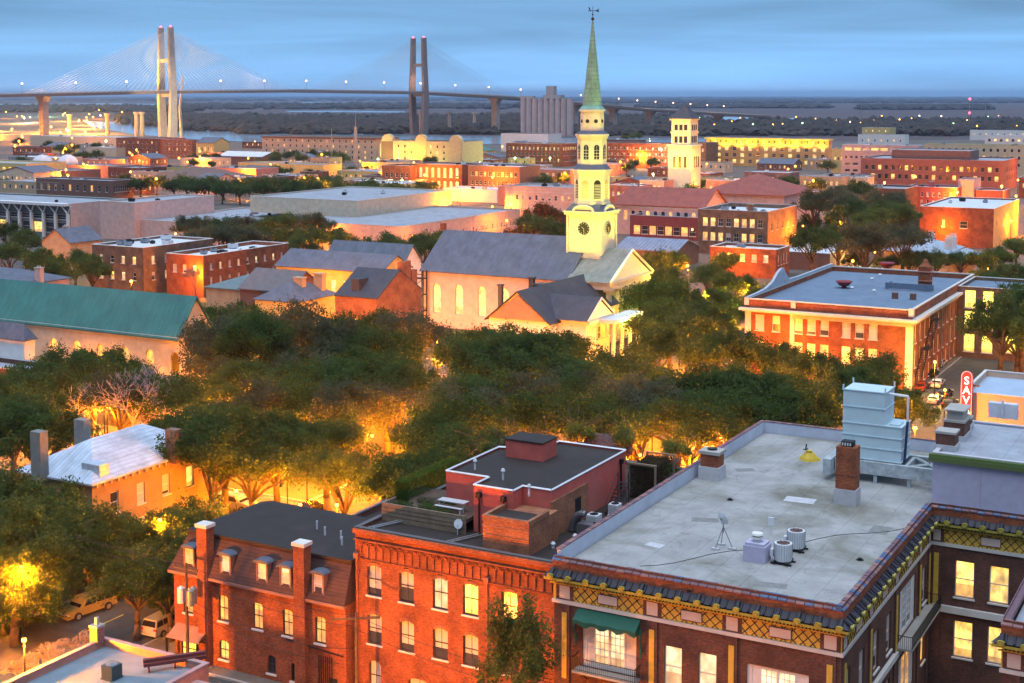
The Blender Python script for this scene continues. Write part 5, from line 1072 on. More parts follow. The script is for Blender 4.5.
B('red_brick_annex', 'red brick annex with notched white parapet right of the brown brick building', 203, 256, 10.5, 166, D=34, wall=RB, rm=RW, fr=[(7, 2, 1.2, 3, 'bbw')], sr=[(7.6, 1.6, .9, 9, 'bw'), (4, 1.8, .9, 9, 'b')], par=.9, vents=6, cope=WHITE)
B('gabled_lodge', 'small grey gabled lodge with a dormer between tree crowns at left', 70, 243, 9, 42, D=12, wall=TAN, roof='gableY', rm=SLATE, rh=3.5, chim=[(5, 4, 1.2, 4)])
B('teal_roofed_hall', 'low hall with blue green hipped roof below the red brick annex', 250, 291, 7, 206, D=16, wall=TAN, roof='hip', rm=surf('teal_roof', (.14, .20, .22)), rh=2.5)
B('slate_cottage', 'dark slate hip roofed cottage beside two stout lit chimneys', 296, 303, 8, 255, D=14, wall=YELW, roof='hip', rm=SLATE, rh=3.4)
B('grey_gable_house', 'grey brown gable roofed house left of the long lit slate roof', 288, 292, 8.5, 240, D=12, wall=BROWNW, roof='gableX', rm=surf('brown_grey_roof', (.16, .14, .15)), rh=3.6)
for i, (px, py, t_, lab) in enumerate(((300, 302, 277, 'left one of two stout lit brick chimneys'), (320, 300, 273, 'right one of two stout lit brick chimneys'))):
    q = G(px, py, 7); zt_ = ZAT((q.x, q.y), t_); c = MB(); c.box(-1.1, -.7, 0, 1.1, .7, zt_-.3); c.box(-1.25, -.85, zt_-.298, 1.25, .85, zt_); tag(c.build('chimney_stack', [TAN], None, (q.x, q.y, 0)), lab, 'chimney', 'stout chimneys left of the brick gable')
B('long_parish_hall', 'long parish hall with light slate gable roof and lit cream wall', 381, 273, 8.5, 276, D=13, wall=YELW, roof='gableX', rm=SLATE, rh=3.4, over=.4, fr=[(4.5, 3, 1.4, 8, 'wy')])
B('white_gabled_hall', 'hall with white pediment and blue edged slate roof behind the parish hall', 403, 264, 9, 326, 421, wall=WHITE, roof='gableX', rm=SLATE, rh=4.2, over=.5, sr=[(6, 2.2, .9, 3, 'b')])
gb = B('brick_gable_house', 'orange lit brick gable house with dark roof and end chimneys left of the church', 377, 299, 11, 335, 421, wall=OB, roof='gableX', rm=SLD, rh=4.6, over=.15, fr=[(6, 2, 1.1, 5, 'od')])
w_, d_ = gb['W'], gb['D']; c = MB(); c.box(w_-1.0, d_*.5+.8, 13, w_+.12, d_*.5+4, 17.2); c.box(w_-.9, d_*.78, 11.5, w_+.12, d_*.9, 15.2); c.build('chimney', [OB], gb)
c = MB(); c.box(w_*.3, 1.4, 12, w_*.3+1.8, 4.5, 14.3); c.build('dormer', [SLD], gb)
# further left
B('glazed_civic_building', 'pink walled civic hall with louvred glass front and white columns', 70, 204, 12, -90, 126, wall=surf('glass_wall', (.16, .20, .22)), wr=PINKW, rm=RG, fr=[(7.2, 1.7, 5.0, 14, 'dd'), (3.4, 3.6, 4.6, 14, 'ddy')], par=.5, vents=3, cope=CWHITE)
p = bb(70, 204, 12, -90, 126); c = MB()
for i in range(15):
    u = p[2]*i/14; c.box(p[0]+u-.45, p[1]-1.6, 0, p[0]+u+.45, p[1]-.7, 8.5); c.tube((p[0]+u, p[1]-1.2, 8.5), (p[0]+u+2.2, p[1]-2.0, 11.3), .25, n=4); c.tube((p[0]+u, p[1]-1.2, 8.5), (p[0]+u-2.2, p[1]-2.0, 11.3), .25, n=4)
c.box(p[0], p[1]-2.6, 11.3, p[0]+p[2], p[1]-.1, 12.2)
tag(c.build('colonnade', [WHITE]), 'white braced colonnade along the louvred glass front', 'colonnade')
B('pink_theatre_block', 'tall pink windowless block with raised roof right of the louvred hall', 134, 203, 13, 100, 214, wall=PINKW, rm=RG, par=.5, cope=CWHITE, vents=2)
B('low_flat_annex', 'low pink annex with wide grey flat roof in front of the pink block', 250, 226, 7, 134, D=60, wall=PINKW, rm=RG, par=.4, cope=CWHITE, vents=5)
pod = B('convention_podium', 'wide pink podium building with pale grey roof and a row of small windows', 402, 227, 9, 262, 520, wall=PINKW, rm=RG, par=.6, cope=surf('pink_coping2', (.55, .40, .36)), sr=[(4.5, 1.8, .9, 34, 'bdb')], fr=[(4.5, 1.8, 1, 10, 'bd')])
B('convention_upper_block', 'cream windowless upper block standing on the pink podium roof', 357, 201, 14, 250, D=62, wall=CREAM, rm=RG, par=.4, cope=CWHITE, vents=3, z0=8.4)
B('brown_pyramid_hall', 'low hall under a wide brown pyramid roof', 212, 181, 5.5, 142, D=38, wall=PINKW, roof='hip', rm=surf('brown_roof', (.15, .10, .085)), rh=6)
B('brown_flat_building', 'long brown flat roofed building behind the louvred hall', 112, 181, 9, 36, 133, wall=BROWNW, rm=RG, fr=[(5, 3, 1.6, 10, 'dod')], sr=[(5, 3, 1.4, 8, 'd')], vents=4)
B('orange_gym', 'small orange lit gym with blue grey roof behind the brown flat building', 108, 166, 8, 66, D=22, wall=SALMON, rm=RG, vents=1)
B('dark_brick_shop', 'dark brick shop block behind the orange gym', 140, 168, 8, 108, D=22, wall=DB, rm=RG, fr=[(4, 2, 1.2, 6, 'd')], vents=2)
dk = B('parking_deck', 'two level parking deck lit yellow green at the left edge', 26, 164, 11, -60, D=30, wall=YELW, rm=CONC, fr=[(8, 1.8, 3.5, 14, 'y'), (3.6, 1.8, 3.5, 14, 'g')], par=.8, dep=1.0)
db_ = B('domed_tent_hall', 'low blue grey roofed hall carrying two white domes', 72, 171, 7, 26, D=22, wall=BROWNW, rm=SLATE, par=.2)
for i, px in enumerate((35, 60.5)):
    q = G(px, 165, 7); c = MB(); c.ball((0, 0, 0), 6.5, 20, 8, sz=.95, z0=0); c.cyl(0, 0, -2.5, 0, 6.5, n=20, top=False); c.cyl(0, 0, 5.9, 7.2, .3, .05, 6); tag(c.build('white_dome', [RW], None, (q.x, q.y+6, 7), smooth=False), ('left white dome with a slim finial on the blue grey hall', 'right white dome with a slim finial on the blue grey hall')[i], 'dome', 'white domes')
B('pink_shop_row', 'pink lit shop row with small windows near the brown pyramid roof', 256, 169, 9, 208, D=20, wall=SALMON, rm=RG, fr=[(6, 1.6, 1, 10, 'od')], vents=2)
B('brick_warehouse', 'dull red brick warehouse with many small windows under the bridge tower', 160, 138.5, 15, 116, D=30, wall=RB, rm=RG, fr=[(11.5, 1.9, 1.3, 9, 'dyd'), (7.5, 1.9, 1.3, 9, 'd'), (3.5, 1.9, 1.3, 9, 'yd')])
B('bright_brick_mill', 'brighter brick mill with small windows right of the dull warehouse', 192, 140, 15, 162, 203, wall=OB, rm=RG, fr=[(11.5, 1.8, 1.2, 7, 'db'), (7.5, 1.8, 1.2, 7, 'dy'), (3.5, 1.8, 1.2, 7, 'd')], sr=[(8, 5, 1, 6, 'd')])
B('yellow_gabled_inn', 'yellow lit inn with small gables right of the brick mill', 214, 143, 13, 196, D=18, wall=YELW, roof='gableX', rm=SLATE, rh=4, fr=[(8, 3, 1.2, 5, 'yd')])
B('white_shed', 'low shed with broad white roof left of the cream apartments', 262, 157, 6, 218, D=22, wall=BROWNW, roof='gableX', rm=RW, rh=3)
B('cream_apartments', 'long cream four storey apartment block with dark windows and a flat roof', 376, 138, 18, 262, D=30, wall=surf('peach_wall', (.62, .44, .32)), rm=RD, fr=[(15, 2, 1.4, 18, 'ddod'), (11, 2, 1.4, 18, 'dddy'), (7, 2, 1.4, 18, 'dod'), (3, 2, 1.4, 18, 'dyd')], sr=[(9, 10, 1.5, 3, 'y')], cornice=(17.2, .6, .8, surf('brown_eave', (.22, .10, .07))), style='plain')
ga = B('gabled_apartments', 'cream and brown apartment block with rounded gables beside the dark bridge tower', 462, 142, 19, 381, 483, wall=surf('olive_cream', (.52, .46, .28)), rm=RD, fr=[(15.5, 2, 1.3, 12, 'dyd'), (11.5, 2, 1.3, 12, 'ddy'), (7.5, 2, 1.3, 12, 'yd'), (3.5, 2, 1.3, 12, 'do')], style='plain', par=.6)
w_ = ga['W']
for k in range(3):
    c = MB(); u = w_*(.08+.42*k); n = 10; r_ = 4.6; c.add([(u+r_*math.cos(math.pi*j/n), -.35, 18.6+5*math.sin(math.pi*j/n)) for j in range(n+1)]+[(u+r_*math.cos(math.pi*j/n), 3, 18.6+5*math.sin(math.pi*j/n)) for j in range(n+1)], [tuple(range(n+1))]+[(j, j+1, n+2+j, n+1+j) for j in range(n)])
    c.box(u-r_, -.35, 0, u+r_, -.004, 18.6, 1 if k == 0 else 0); c.build('gable_bay', [MT['olive_cream'], BROWNW], ga)
B('green_roofed_cottage', 'small yellow building with green roof right of the gabled apartments', 487, 151, 8, 463, D=14, wall=YELW, roof='hip', rm=GREENR, rh=3, fr=[(4.5, 2.5, 1.4, 4, 'yd')])
B('white_plant_hall', 'white windowless hall in front of the grain silos', 548, 134, 16, 501, D=26, wall=WHITE, rm=RD, par=.3)
B('brick_hotel', 'red brick hotel with white roof left of the church spire', 562, 144, 16, 506, 577, wall=RB, rm=RW, fr=[(12.5, 2, 1.2, 13, 'by'), (8.6, 2, 1.2, 13, 'd'), (4.5, 2, 1.2, 13, 'yd')], sr=[(12.5, 2, 1.2, 8, 'y'), (8.6, 2, 1.2, 8, 'd'), (4.5, 2, 1.2, 8, 'd')], cope=WHITE, vents=3)
B('long_brick_hotel', 'long red brick building with rows of small windows between spire and square tower', 672, 144, 17, 606, D=24, wall=RB, rm=RG, fr=[(13.5, 1.8, 1.1, 20, 'bd'), (9.5, 1.8, 1.1, 20, 'db'), (5.5, 1.8, 1.1, 20, 'yd')], style='plain')
B('ochre_corner_block', 'dull ochre block right of the square cream tower', 706, 143, 17, 690, D=24, wall=BB, rm=RG, fr=[(12, 2, 1.1, 4, 'dy'), (7, 2, 1.1, 4, 'd')])
B('yellow_lit_hotel', 'long hotel with floodlit yellow top storey above brick walls', 829, 139, 20, 706, 832, wall=surf('ochre_hotel', (.52, .34, .13)), rm=RG, fr=[(17.2, 2.3, 1.5, 22, 'dyd'), (12.2, 2.6, 2.6, 15, 'dyy'), (7.8, 2.6, 2.6, 15, 'dyd'), (3.4, 2.6, 2.6, 15, 'yyd')], style='four', cornice=(19, .8, 1.0, YELW), band=[14.8])
hq = bb(829, 139, 20, 706, 832)
for k in range(9): plight(None, (hq[0]+hq[2]*(k+.5)/9, hq[1]-3.5, 14.2), 3800, (1, .66, .03), .6, 'hotel_uplight', spot=150, aim=(hq[0]+hq[2]*(k+.5)/9, hq[1], 18))

B('rose_office', 'rose and white office block with ribbon windows right of the yellow hotel', 918, 146, 20, 842, 924, wall=surf('rose_wall', (.58, .40, .40)), rm=RW, fr=[(17.5, 1.8, 5, 8, 'yyb'), (12.6, 1.8, 1.7, 14, 'd'), (8.6, 1.6, 3.2, 9, 'd'), (4.6, 1.6, 3.2, 9, 'd')], style='plain', vents=5, cope=WHITE)
B('cream_hotel', 'long cream hotel with rows of small dark windows at the far right', 1032, 146, 20, 924, D=22, wall=surf('cream_wall2', (.60, .52, .36)), rm=RG, fr=[(17, 2, 1.6, 15, 'dd'), (12.6, 2, 1.6, 15, 'ddy'), (8.4, 2, 1.6, 15, 'd')], style='plain', vents=6, cope=YELW)
B('white_hotel_wing', 'pale far hotel wing behind the cream hotel at the right edge', 1060, 136.5, 19, 985, D=20, wall=WHITE, rm=RW, fr=[(15.5, 2.2, 2, 12, 'dy'), (11, 2.2, 2, 12, 'd')], style='plain', vents=3)
rb_ = B('brown_bank_building', 'wide rust brown bank building with dark ribbon windows and an upper box', 1003, 161, 16, 861, 1018, wall=surf('rust_wall', (.28, .10, .08)), rm=RG, fr=[(11.2, 2.6, 1.9, 20, 'ddyd'), (6.5, 2.6, 1.9, 20, 'dyd')], sr=[(11, 2.6, 1.4, 8, 'd'), (6.5, 2.6, 1.4, 8, 'd')], style='plain', dep=.6)
q = bb(1003, 161, 16, 861, 1018); building('upper_office_box', 'plain brown upper storey box on the rust brown bank building', q[0]+q[2]*.2, q[1]+7, q[2]*.56, 24, 20.5, surf('brown_box', (.17, .09, .08)), 'flat', RG, par=.3, z0=15.3)
B('red_brick_store', 'square red brick building with white roof and yellow lit side wall', 994, 209, 13, 920, 1019, wall=RB, wr=surf('lamplit_side_colour', (.55, .40, .16)), rm=RW, fr=[(7.6, 2.4, .9, 1, 'y', 0, 6.6, 9.0), (7.4, 2.4, 2.4, 1, 'd', 0, 12.5, 16)], sr=[(7.5, 2, 1.2, 5, 'd')], par=.5, vents=3, cope=WHITE)  # yellow lamplight on the side wall is put into its colour
B('dark_row_house', 'dark brick row house with blue grey roof left of the pink gable', 905, 189, 11, 862, D=24, wall=DB, rm=RG, fr=[(7.5, 2.2, .9, 5, 'bd'), (4, 2.2, .9, 5, 'b')], vents=2)
B('pink_window_row', 'crimson brick row with evenly spaced pale windows', 957, 188, 10.5, 905, D=18, wall=surf('crimson_brick', (.36, .09, .10)), rm=RG, fr=[(7.4, 2, 1.0, 8, 'bbdb'), (4, 2, 1.0, 8, 'bd')], vents=3, chim=[(10, 6, 2, 2)])
B('pink_gable_wall', 'bright pink plain gable wall beside the crimson row', 974, 180, 13.5, 958, D=16, wall=surf('pink_wall2', (.70, .34, .36)), rm=RG, par=.5)
B('orange_low_block', 'low orange red block right of the pink gable', 1003, 191, 9, 975, D=18, wall=surf('orange_red', (.46, .12, .07)), rm=RG)
hh = B('chimneyed_hip_house', 'house with pale blue hip roof and tall white chimneys below the red brick store', 948, 254, 8, 884, D=19, wall=CREAM, roof='hip', rm=surf('pale_blue_hip', (.34, .42, .52)), rh=3.2, over=.6)
w_, d_ = hh['W'], hh['D']
for x, y in ((2.0, 3), (w_*.55, d_*.75), (w_*.95, d_*.55), (w_*.95, d_*.25)): 
    c = MB(); c.box(x-.9, y-.7, 7.8, x+.9, y+.7, 11.8); [c.cyl(x-.6+.4*k, y, 11.8, 12.6, .16, .13, 6) for k in range(4)]; c.build('chimney', [CWHITE], hh)
B('hip_house_wing', 'lower pale roofed wing right of the chimneyed hip house', 975, 259, 7, 945, D=12, wall=CREAM, roof='hip', rm=MT['pale_blue_hip'], rh=2)
# mid right: school, brick wing, etc.
sk = B('brick_school', 'orange lit brick school with blue grey flat roof and white cornice', 912, 311, 14, 746, D=54, wall=surf('x', (.1, .1, .1)) if False else RB, rm=RBL, par=.9, cope=CWHITE, coph=.2,
       hf=[hole(u, 1.5, 8.6, 3.0, 'b') for u in (9.6, 11.9, 14.2, 18.0, 20.3, 22.6)]+[hole(u, 1.5, 4.2, 2.8, c_) for u, c_ in zip((9.6, 11.9, 14.2, 18.0, 20.3, 22.6), 'ygogyo')]+[hole(2.6, 1.6, 8.6, 2.8, 'b'), hole(5.6, 1.4, 8.6, 2.8, 'b'), hole(2.6, 1.6, 4.2, 2.6, 'y')],
       sr=[(9.6, 3.0, 1.0, 14, 'b'), (5.4, 3.0, 1.0, 14, 'bdo'), (1.8, 2.4, 1.0, 14, 'bo')], cornice=(12.1, .45, 1.0), style='sash')
w_ = sk['W']; c = MB(); c.box(w_*.30, -.5, 11.3, w_+.12, -.004, 12.0-.1); c.box(w_+.003, -.4, 11.3, w_+.2, 54, 11.9); c.build('frieze_band', [surf('orange_frieze', (.56, .40, .28))], sk)
c = MB()
for x in (w_-.95,): c.box(x, -.12, 0, w_+.12, -.004, 11.28)
c.box(w_+.004, -.1, 0, w_+.14, .9, 11.28); c.box(-.1, -.12, 0, 1.0, -.004, 12); c.box(w_*.29-.3, -.15, 0, w_*.29+.5, -.005, 12); c.build('corner_quoins', [CWHITE], sk)
c = MB(); c.box(-.02, -.13, 13.2, w_, -.07, 13.9)
for u, dd in ((w_*.30, 0),): c.box(u-.4, -.4, 13.0, u+.4, -.14, 14.3, 1)
c.box(w_-.5, -.3, 13.0, w_+.3, .5, 14.35, 1); c.box(-.2, -.3, 13.0, .6, -.14, 14.3, 1); c.build('parapet_panel', [RB, CWHITE], sk)
rl = [o for o in sk.children if o.name.startswith('roof')][0]
for px, py in ((788, 284), (809, 276), (895, 297), (913, 298)):
    q = G(px, py, 13.4); c = MB(); x, y = q.x-sk.location.x, q.y-sk.location.y; c.box(x-.5, y-.4, 13.05, x+.5, y+.4, 14.2); c.build('vent_stub', [BROWNW], rl)
for px, py in ((844, 287), (887, 268)):
    q = G(px, py, 13.3); x, y = q.x-sk.location.x, q.y-sk.location.y; c = MB(); c.cyl(x, y, 13.05, 13.6, .5, n=12); c.cyl(x, y, 13.6, 14.3, .9, 1.5, 18, bot=True); c.cyl(x, y, 14.302, 14.5, 1.6, 1.5, 18, bot=True); c.build('exhaust_fan', [surf('red_fan', (.26, .035, .05)) if 'red_fan' not in MT else MT['red_fan']], rl)
for px, py in ((872, 281), (880, 277), (852, 290), (874, 293)):
    q = G(px, py, 13.3); x, y = q.x-sk.location.x, q.y-sk.location.y; c = MB(); c.cyl(x, y, 13.05, 13.8, .25, n=8); c.cyl(x, y, 13.8, 14.0, .4, .2, 8); c.build('vent_pipe', [WMET], rl)
q = G(925, 289, 13.3); x, y = q.x-sk.location.x, q.y-sk.location.y; c = MB(); c.box(x-1.1, y-1, 13, x+1.1, y+1, 16.6, 0); c.box(x-1.3, y-1.2, 16.6, x+1.3, y+1.2, 16.8, 1); c.box(x-1.1, y-1, 16.802, x+1.1, y+1, 17.6, 0); c.cyl(x, y, 17.6, 18.4, 1.2, .5, 8, 0); c.cyl(x, y, 18.4, 19.0, .6, .35, 8); c.box(x-1.3, y-1.2, 14.9, x+1.3, y+1.2, 15.02, 1)
c.build('chimney', [RB, SALMON], rl); c = MB(); c.box(x-7, y-2.2, 13.3, x+2, y-1.9, 14.4); c.box(x-7, y-1.899, 13.3, x-6.7, y+2, 14.2); c.build('roof_parapet', [RBL], rl)
q = rl; c = MB(); n = 16                            # curved scroll parapet on the left edge
prof = [(0, .2), (6, .3), (10, .5), (14, 1.2), (17, 2.6), (19, 3.2), (20.5, 3.2), (21.5, 2.2), (24, .7), (30, .5), (54, .5)]
for (a, z0_), (b2, z1_) in zip(prof[:-1], prof[1:]):
    c.add([(0.0-.15, a, 14.13), (-.15, b2, 14.13), (-.15, b2, 14.15+z1_), (-.15, a, 14.15+z0_), (.35, a, 14.13), (.35, b2, 14.13), (.35, b2, 14.15+z1_), (.35, a, 14.15+z0_)], [(0, 1, 2, 3), (4, 5, 6, 7), (3, 2, 6, 7)])
c.build('scroll_parapet', [surf('blue_parapet', (.42, .48, .56))], sk)
wy = sk.location.y+38; wx = sk.location.x+w_
sw = building('brick_school_wing', 'ochre brick wing with tall bright yellow windows behind the fire escape', wx+.05, wy, 12.5, 16, 13.6, BB, 'flat', RBL, par=.6, cope=CWHITE, hf=[hole(2.3, 2.0, z, 3.4, 'g') for z in (1.2, 5.6, 9.6)]+[hole(5.6, 2.0, z, 3.4, 'g') for z in (1.2, 5.6, 9.6)]+[hole(9.9, 1.9, z, 3.2, 'g') for z in (1.6, 5.9, 9.8)], style='four')
building('tan_brick_hall', 'tan brick hall with pale stone band behind the hanging oak at right', wx+13.2, wy+2, 26, 18, 14, OB, 'flat', RG, par=.6, hf=[hole(u, 1.6, z, 2.8, c_) for u in (3, 7, 11, 15, 19) for z, c_ in ((5.8, 'o'), (10, 'd'), (1.6, 'o'))], band=[9.0], style='sash')
c = MB(); fx = wx+.2; 
for j, z in enumerate((10.4, 6.4)):
    y = sk.location.y+15-j*7; c.box(fx, y-1.5, z, fx+1.3, y+1.8, z+.12); c.tube((fx+1.3, y-1.5, z+1), (fx+1.3, y+1.8, z+1), .05); c.tube((fx+.2, y-1.4, z), (fx+.2, y-6.2, z-3.9), .1); c.tube((fx+1.2, y-1.4, z), (fx+1.2, y-6.2, z-3.9), .1); c.tube((fx+1.2, y-1.4, z+1), (fx+1.2, y-6.2, z-2.9), .05)
    for q in (-1.5, 1.8): c.tube((fx+1.3, y+q, z), (fx+1.3, y+q, z+1), .05)
    for k in range(12): yy = y-1.5-k*.4; zz = z-.1-k*.325; c.box(fx+.2, yy-.2, zz, fx+1.2, yy+.1, zz+.05)
tag(c.build('fire_escape', [DARK]), 'zigzag black iron fire escape on the right side of the brick school', 'fire escape')
th = B('theatre_building', 'peach lit theatre with pale blue roof behind the vertical red sign', 1085, 404, 10, 962, D=17, wall=surf('peach_wall2', (.64, .42, .30), .08), rm=surf('pale_blue_roof2', (.36, .46, .60), .12, .4, stain=(.26, .36, .5)), par=.8, cope=CWHITE, hf=[])
# vertical red sign
q = (th.location.x+.75, th.location.y-.6); sg_ = T('theatre_sign', 'vertical red theatre blade sign with white letters S A V A N N A H', 'sign', (q[0], q[1], 0))
SR = surf('sign_red', (.50, .03, .06), .15); zt_ = ZAT(q, 371); c = MB(); n = 10
prof = [(-.75, 2.2), (.75, 2.2), (.75, zt_-.75)]+[(.75*math.cos(math.pi*j/n), zt_-.75+.75*math.sin(math.pi*j/n)) for j in range(1, n)]+[(-.75, zt_-.75)]
nn = len(prof); c.add([(x, -.3, z) for x, z in prof]+[(x, .3, z) for x, z in prof], [tuple(range(nn)), tuple(range(2*nn-1, nn-1, -1))]+[(i, (i+1) % nn, nn+(i+1) % nn, nn+i) for i in range(nn)]); c.build('sign_board', [SR], sg_)
c = MB()
for (x0_, z0_), (x1_, z1_) in zip(prof, prof[1:]+prof[:1]): c.tube((x0_*.9, -.34, z0_), (x1_*.9, -.34, z1_), .05, n=5)
c.build('neon_border', [emit('pink_neon', (1, .45, .5), .6)], sg_)
LET = emit('sign_letters', (1, .92, .9), .8, base=(.8, .8, .8)); stp = 1.32
for i, ch in enumerate('SAVANNAH'):
    cu = bpy.data.curves.new('letter', 'FONT'); cu.body = ch; cu.size = 1.5; cu.align_x = 'CENTER'; cu.extrude = .04; cu.offset = .02; tmp = bpy.data.objects.new('tmp', cu); S.collection.objects.link(tmp)
    dg = bpy.context.evaluated_depsgraph_get(); dg.update(); me = bpy.data.meshes.new_from_object(tmp.evaluated_get(dg)); bpy.data.objects.remove(tmp); me.materials.clear(); me.materials.append(LET)
    o = link('sign_letter', me, sg_); o.rotation_euler = (R(90), 0, 0); o.location = (0, -.36, zt_-1.75-i*stp)
c = MB(); c.box(.75, .0, 3, 1.6, .1, 3.2); c.box(.75, 0, zt_-2, 1.6, .1, zt_-1.8); c.build('bracket', [DARK], sg_)
# mid band around the red tile roofs
B('arcaded_tile_hall', 'pink walled hall with arched windows and long red tile roof', 704, 207, 11, 618, D=22, wall=PINKW, roof='gableX', rm=REDT, rh=5.5, over=.8, hf=[hole(3+i*2.9, 1.5, 5.4, 3.4, 'd' if i % 3 else 'o', .7) for i in range(15)], cornice=(9.9, .4, .4))
B('red_hip_hall', 'large hall with broad red hip roof right of the arcaded hall', 784, 196, 13, 700, 812, wall=PINKW, roof='hip', rm=REDT, rh=7, over=.8)
B('maroon_flat_block', 'low maroon block with lit shopfronts and two rooftop units', 700, 218, 8, 630, D=20, wall=surf('maroon', (.20, .05, .06)), rm=RG, fr=[(3, 3, 2.4, 8, 'od')], vents=3)
B('brick_white_roof_block', 'brick office block with cluttered white roof and mixed lit sash windows', 768, 212, 14, 698, 797, wall=BB, rm=RW, fr=[(10.2, 2.6, 1.6, 8, 'yyddyoyd'), (5.6, 2.6, 1.6, 8, 'oyybdyod')], sr=[(9, 2.4, 1.2, 5, 'd')], par=1.2, vents=7, style='four', chim=[(17, 1, 1.6, 2)])
B('striped_roof_arcade', 'low arcade with blue striped roof beside the clock tower', 676, 252, 5, 616, D=18, wall=BROWNW, roof='gableX', rm=BLUSTR, rh=2.6)
B('small_brick_club', 'small red brick building with white roof right of the lit crossing', 776, 250, 8, 710, D=12, wall=RB, rm=RW, fr=[(5.4, 2, 1.4, 5, 'bwb')], sr=[(5, 3, 1.0, 4, 'b')], par=.7, cope=WHITE, vents=2)
B('low_white_roof_shop', 'long low shop with plain white roof left of the big oak', 830, 254, 5, 777, 862, wall=BROWNW, rm=RW, par=.3, vents=1)
B('cream_court_building', 'cream building with string course behind the clock tower', 575, 188, 13, 505, D=20, wall=PINKW, rm=RG, fr=[(8.5, 2, 1.1, 10, 'bdb'), (4.5, 2, 1.1, 10, 'b')], band=[10.6], vents=4)
B('brick_lofts', 'red brick lofts with tall arched orange lit windows', 462, 165, 14, 410, D=22, wall=RB, rm=RG, fr=[(9.8, 5.0, 1.7, 8, 'obo', .5), (3.4, 4, 1.7, 8, 'oy', .5)], vents=2)
B('brick_lofts_annex', 'plain brick annex left of the lofts', 411, 166, 13, 382, D=18, wall=RB, rm=RG, fr=[(8, 2.4, 1.3, 5, 'dd')])
B('dark_brick_lofts', 'dark brown brick lofts with flat roof right of a narrow white house', 520, 167, 14, 468, D=22, wall=BROWNW, rm=RW, fr=[(10, 2.2, 1.3, 11, 'do'), (5.5, 2.2, 1.3, 11, 'd')], vents=4)
B('narrow_white_house', 'narrow white house squeezed between two brick lofts', 468, 172, 9, 457, D=12, wall=WHITE, rm=RG, fr=[(5, 2, 1, 2, 'b')])
B('lit_market', 'yellow lit market front with green lamps under trees', 411, 181, 6, 338, D=16, wall=YELW, rm=CONC, fr=[(3, 2.2, 3, 8, 'dyd')])
B('yellow_parapet_shop', 'low shop with bright yellow parapet left of the cream apartments', 323, 165, 7, 238, D=20, wall=YELW, rm=RG, vents=4)
B('white_roof_box', 'white rooftop box on a low plant room before the lofts', 497, 190, 6, 443, D=18, wall=WHITE, rm=RW, vents=2)
B('glowing_block', 'low block with a dark penthouse before the dark brick lofts', 520, 187, 8.5, 498, D=14, wall=SALMON, rm=RG)
# square cream tower
q = G(684, 196, 0); qd = 700; tx, ty = q.x, q.y; tt = T('square_belfry_tower', 'cream square belfry tower with dark pyramid cap lit by yellow floodlight', 'tower', (tx, ty, 0))
ZB = lambda y_: ZAT((tx, ty), y_)
c = MB(); hw2 = 6.2; c.box(-hw2, -hw2, 0, hw2, hw2, ZB(146)); c.box(-hw2-.6, -hw2-.6, ZB(146), hw2+.6, hw2+.6, ZB(144.5)); c.build('shaft', [TWM], tt)
c = MB(); h2 = 5.0; c.box(-h2, -h2, ZB(144.5), h2, h2, ZB(120)); c.box(-h2-.6, -h2-.6, ZB(120), h2+.6, h2+.6, ZB(118.6)); c.box(-h2-.4, -h2-.4, ZB(133), h2+.4, h2+.4, ZB(131.6)); c.build('belfry', [TWM], tt)
for fs in (0, 90):
    for z0_, z1_ in ((ZB(142.5), ZB(136)), (ZB(130), ZB(124.5))):
        for k in (-1, 0, 1): c = MB(); c.M = Matrix.Rotation(R(fs), 4, 'Z'); c.box(k*2.5-.85, -h2-.06, z0_, k*2.5+.85, -h2-.003, z1_); c.build('arch_opening', [GLD], tt)
    for k in (-1, 0, 1): c = MB(); c.M = Matrix.Rotation(R(fs), 4, 'Z'); c.box(k*2.8-.75, -hw2-.06, ZB(167), k*2.8+.75, -hw2-.003, ZB(156)); c.build('arch_opening', [GLD], tt)
c = MB(); c.M = Matrix.Rotation(R(45), 4, 'Z'); c.cyl(0, 0, ZB(118.55), ZB(108), (h2+1.0)*1.414, 2.4, 4); c.cyl(0, 0, ZB(108), ZB(105), 2.2, 1.0, 4); c.build('pyramid_cap', [SLD], tt)
for dx, dy, z in ((-4, -14, 12), (12, -10, 12), (-12, -16, 22)): plight(None, (tx+dx, ty+dy, z), 15000, (1, .62, .02), .6, 'belfry_floodlight', spot=90, aim=(tx, ty, 32))
# silos
q = G(547, 136, 0); st = T('grain_silos', 'row of tall grey concrete grain silos with a headhouse below the bridge ramp', 'silo', (q.x, q.y, 0)); dl = along(q, (-1, 0, 0), 521); dr = -along(q, (-1, 0, 0), 573)
zs = ZAT((q.x, q.y), 98.5); n = 9
for i in range(n):
    x = -dl+(dl+dr)*(i+.5)/n
    for y in (0,): c = MB(); c.cyl(x, y, 0, zs, (dl+dr)/n/2*1.02, n=18); c.build('silo', [surf('silo_concrete', (.40, .33, .32), .2, .1, stain=(.28, .24, .26), stscale=.05) if 'silo_concrete' not in MT else MT['silo_concrete']], st)
c = MB(); c.box(-dl*.1, -4, zs, dl*.55, 8, ZAT((q.x, q.y), 95)); c.box(-.5, -2, zs, dl*.28, 6, ZAT((q.x, q.y), 86)); c.box(-dl, -3, zs, -dl*.5, 4, ZAT((q.x, q.y), 96)); c.build('headhouse', [GREYW], st)
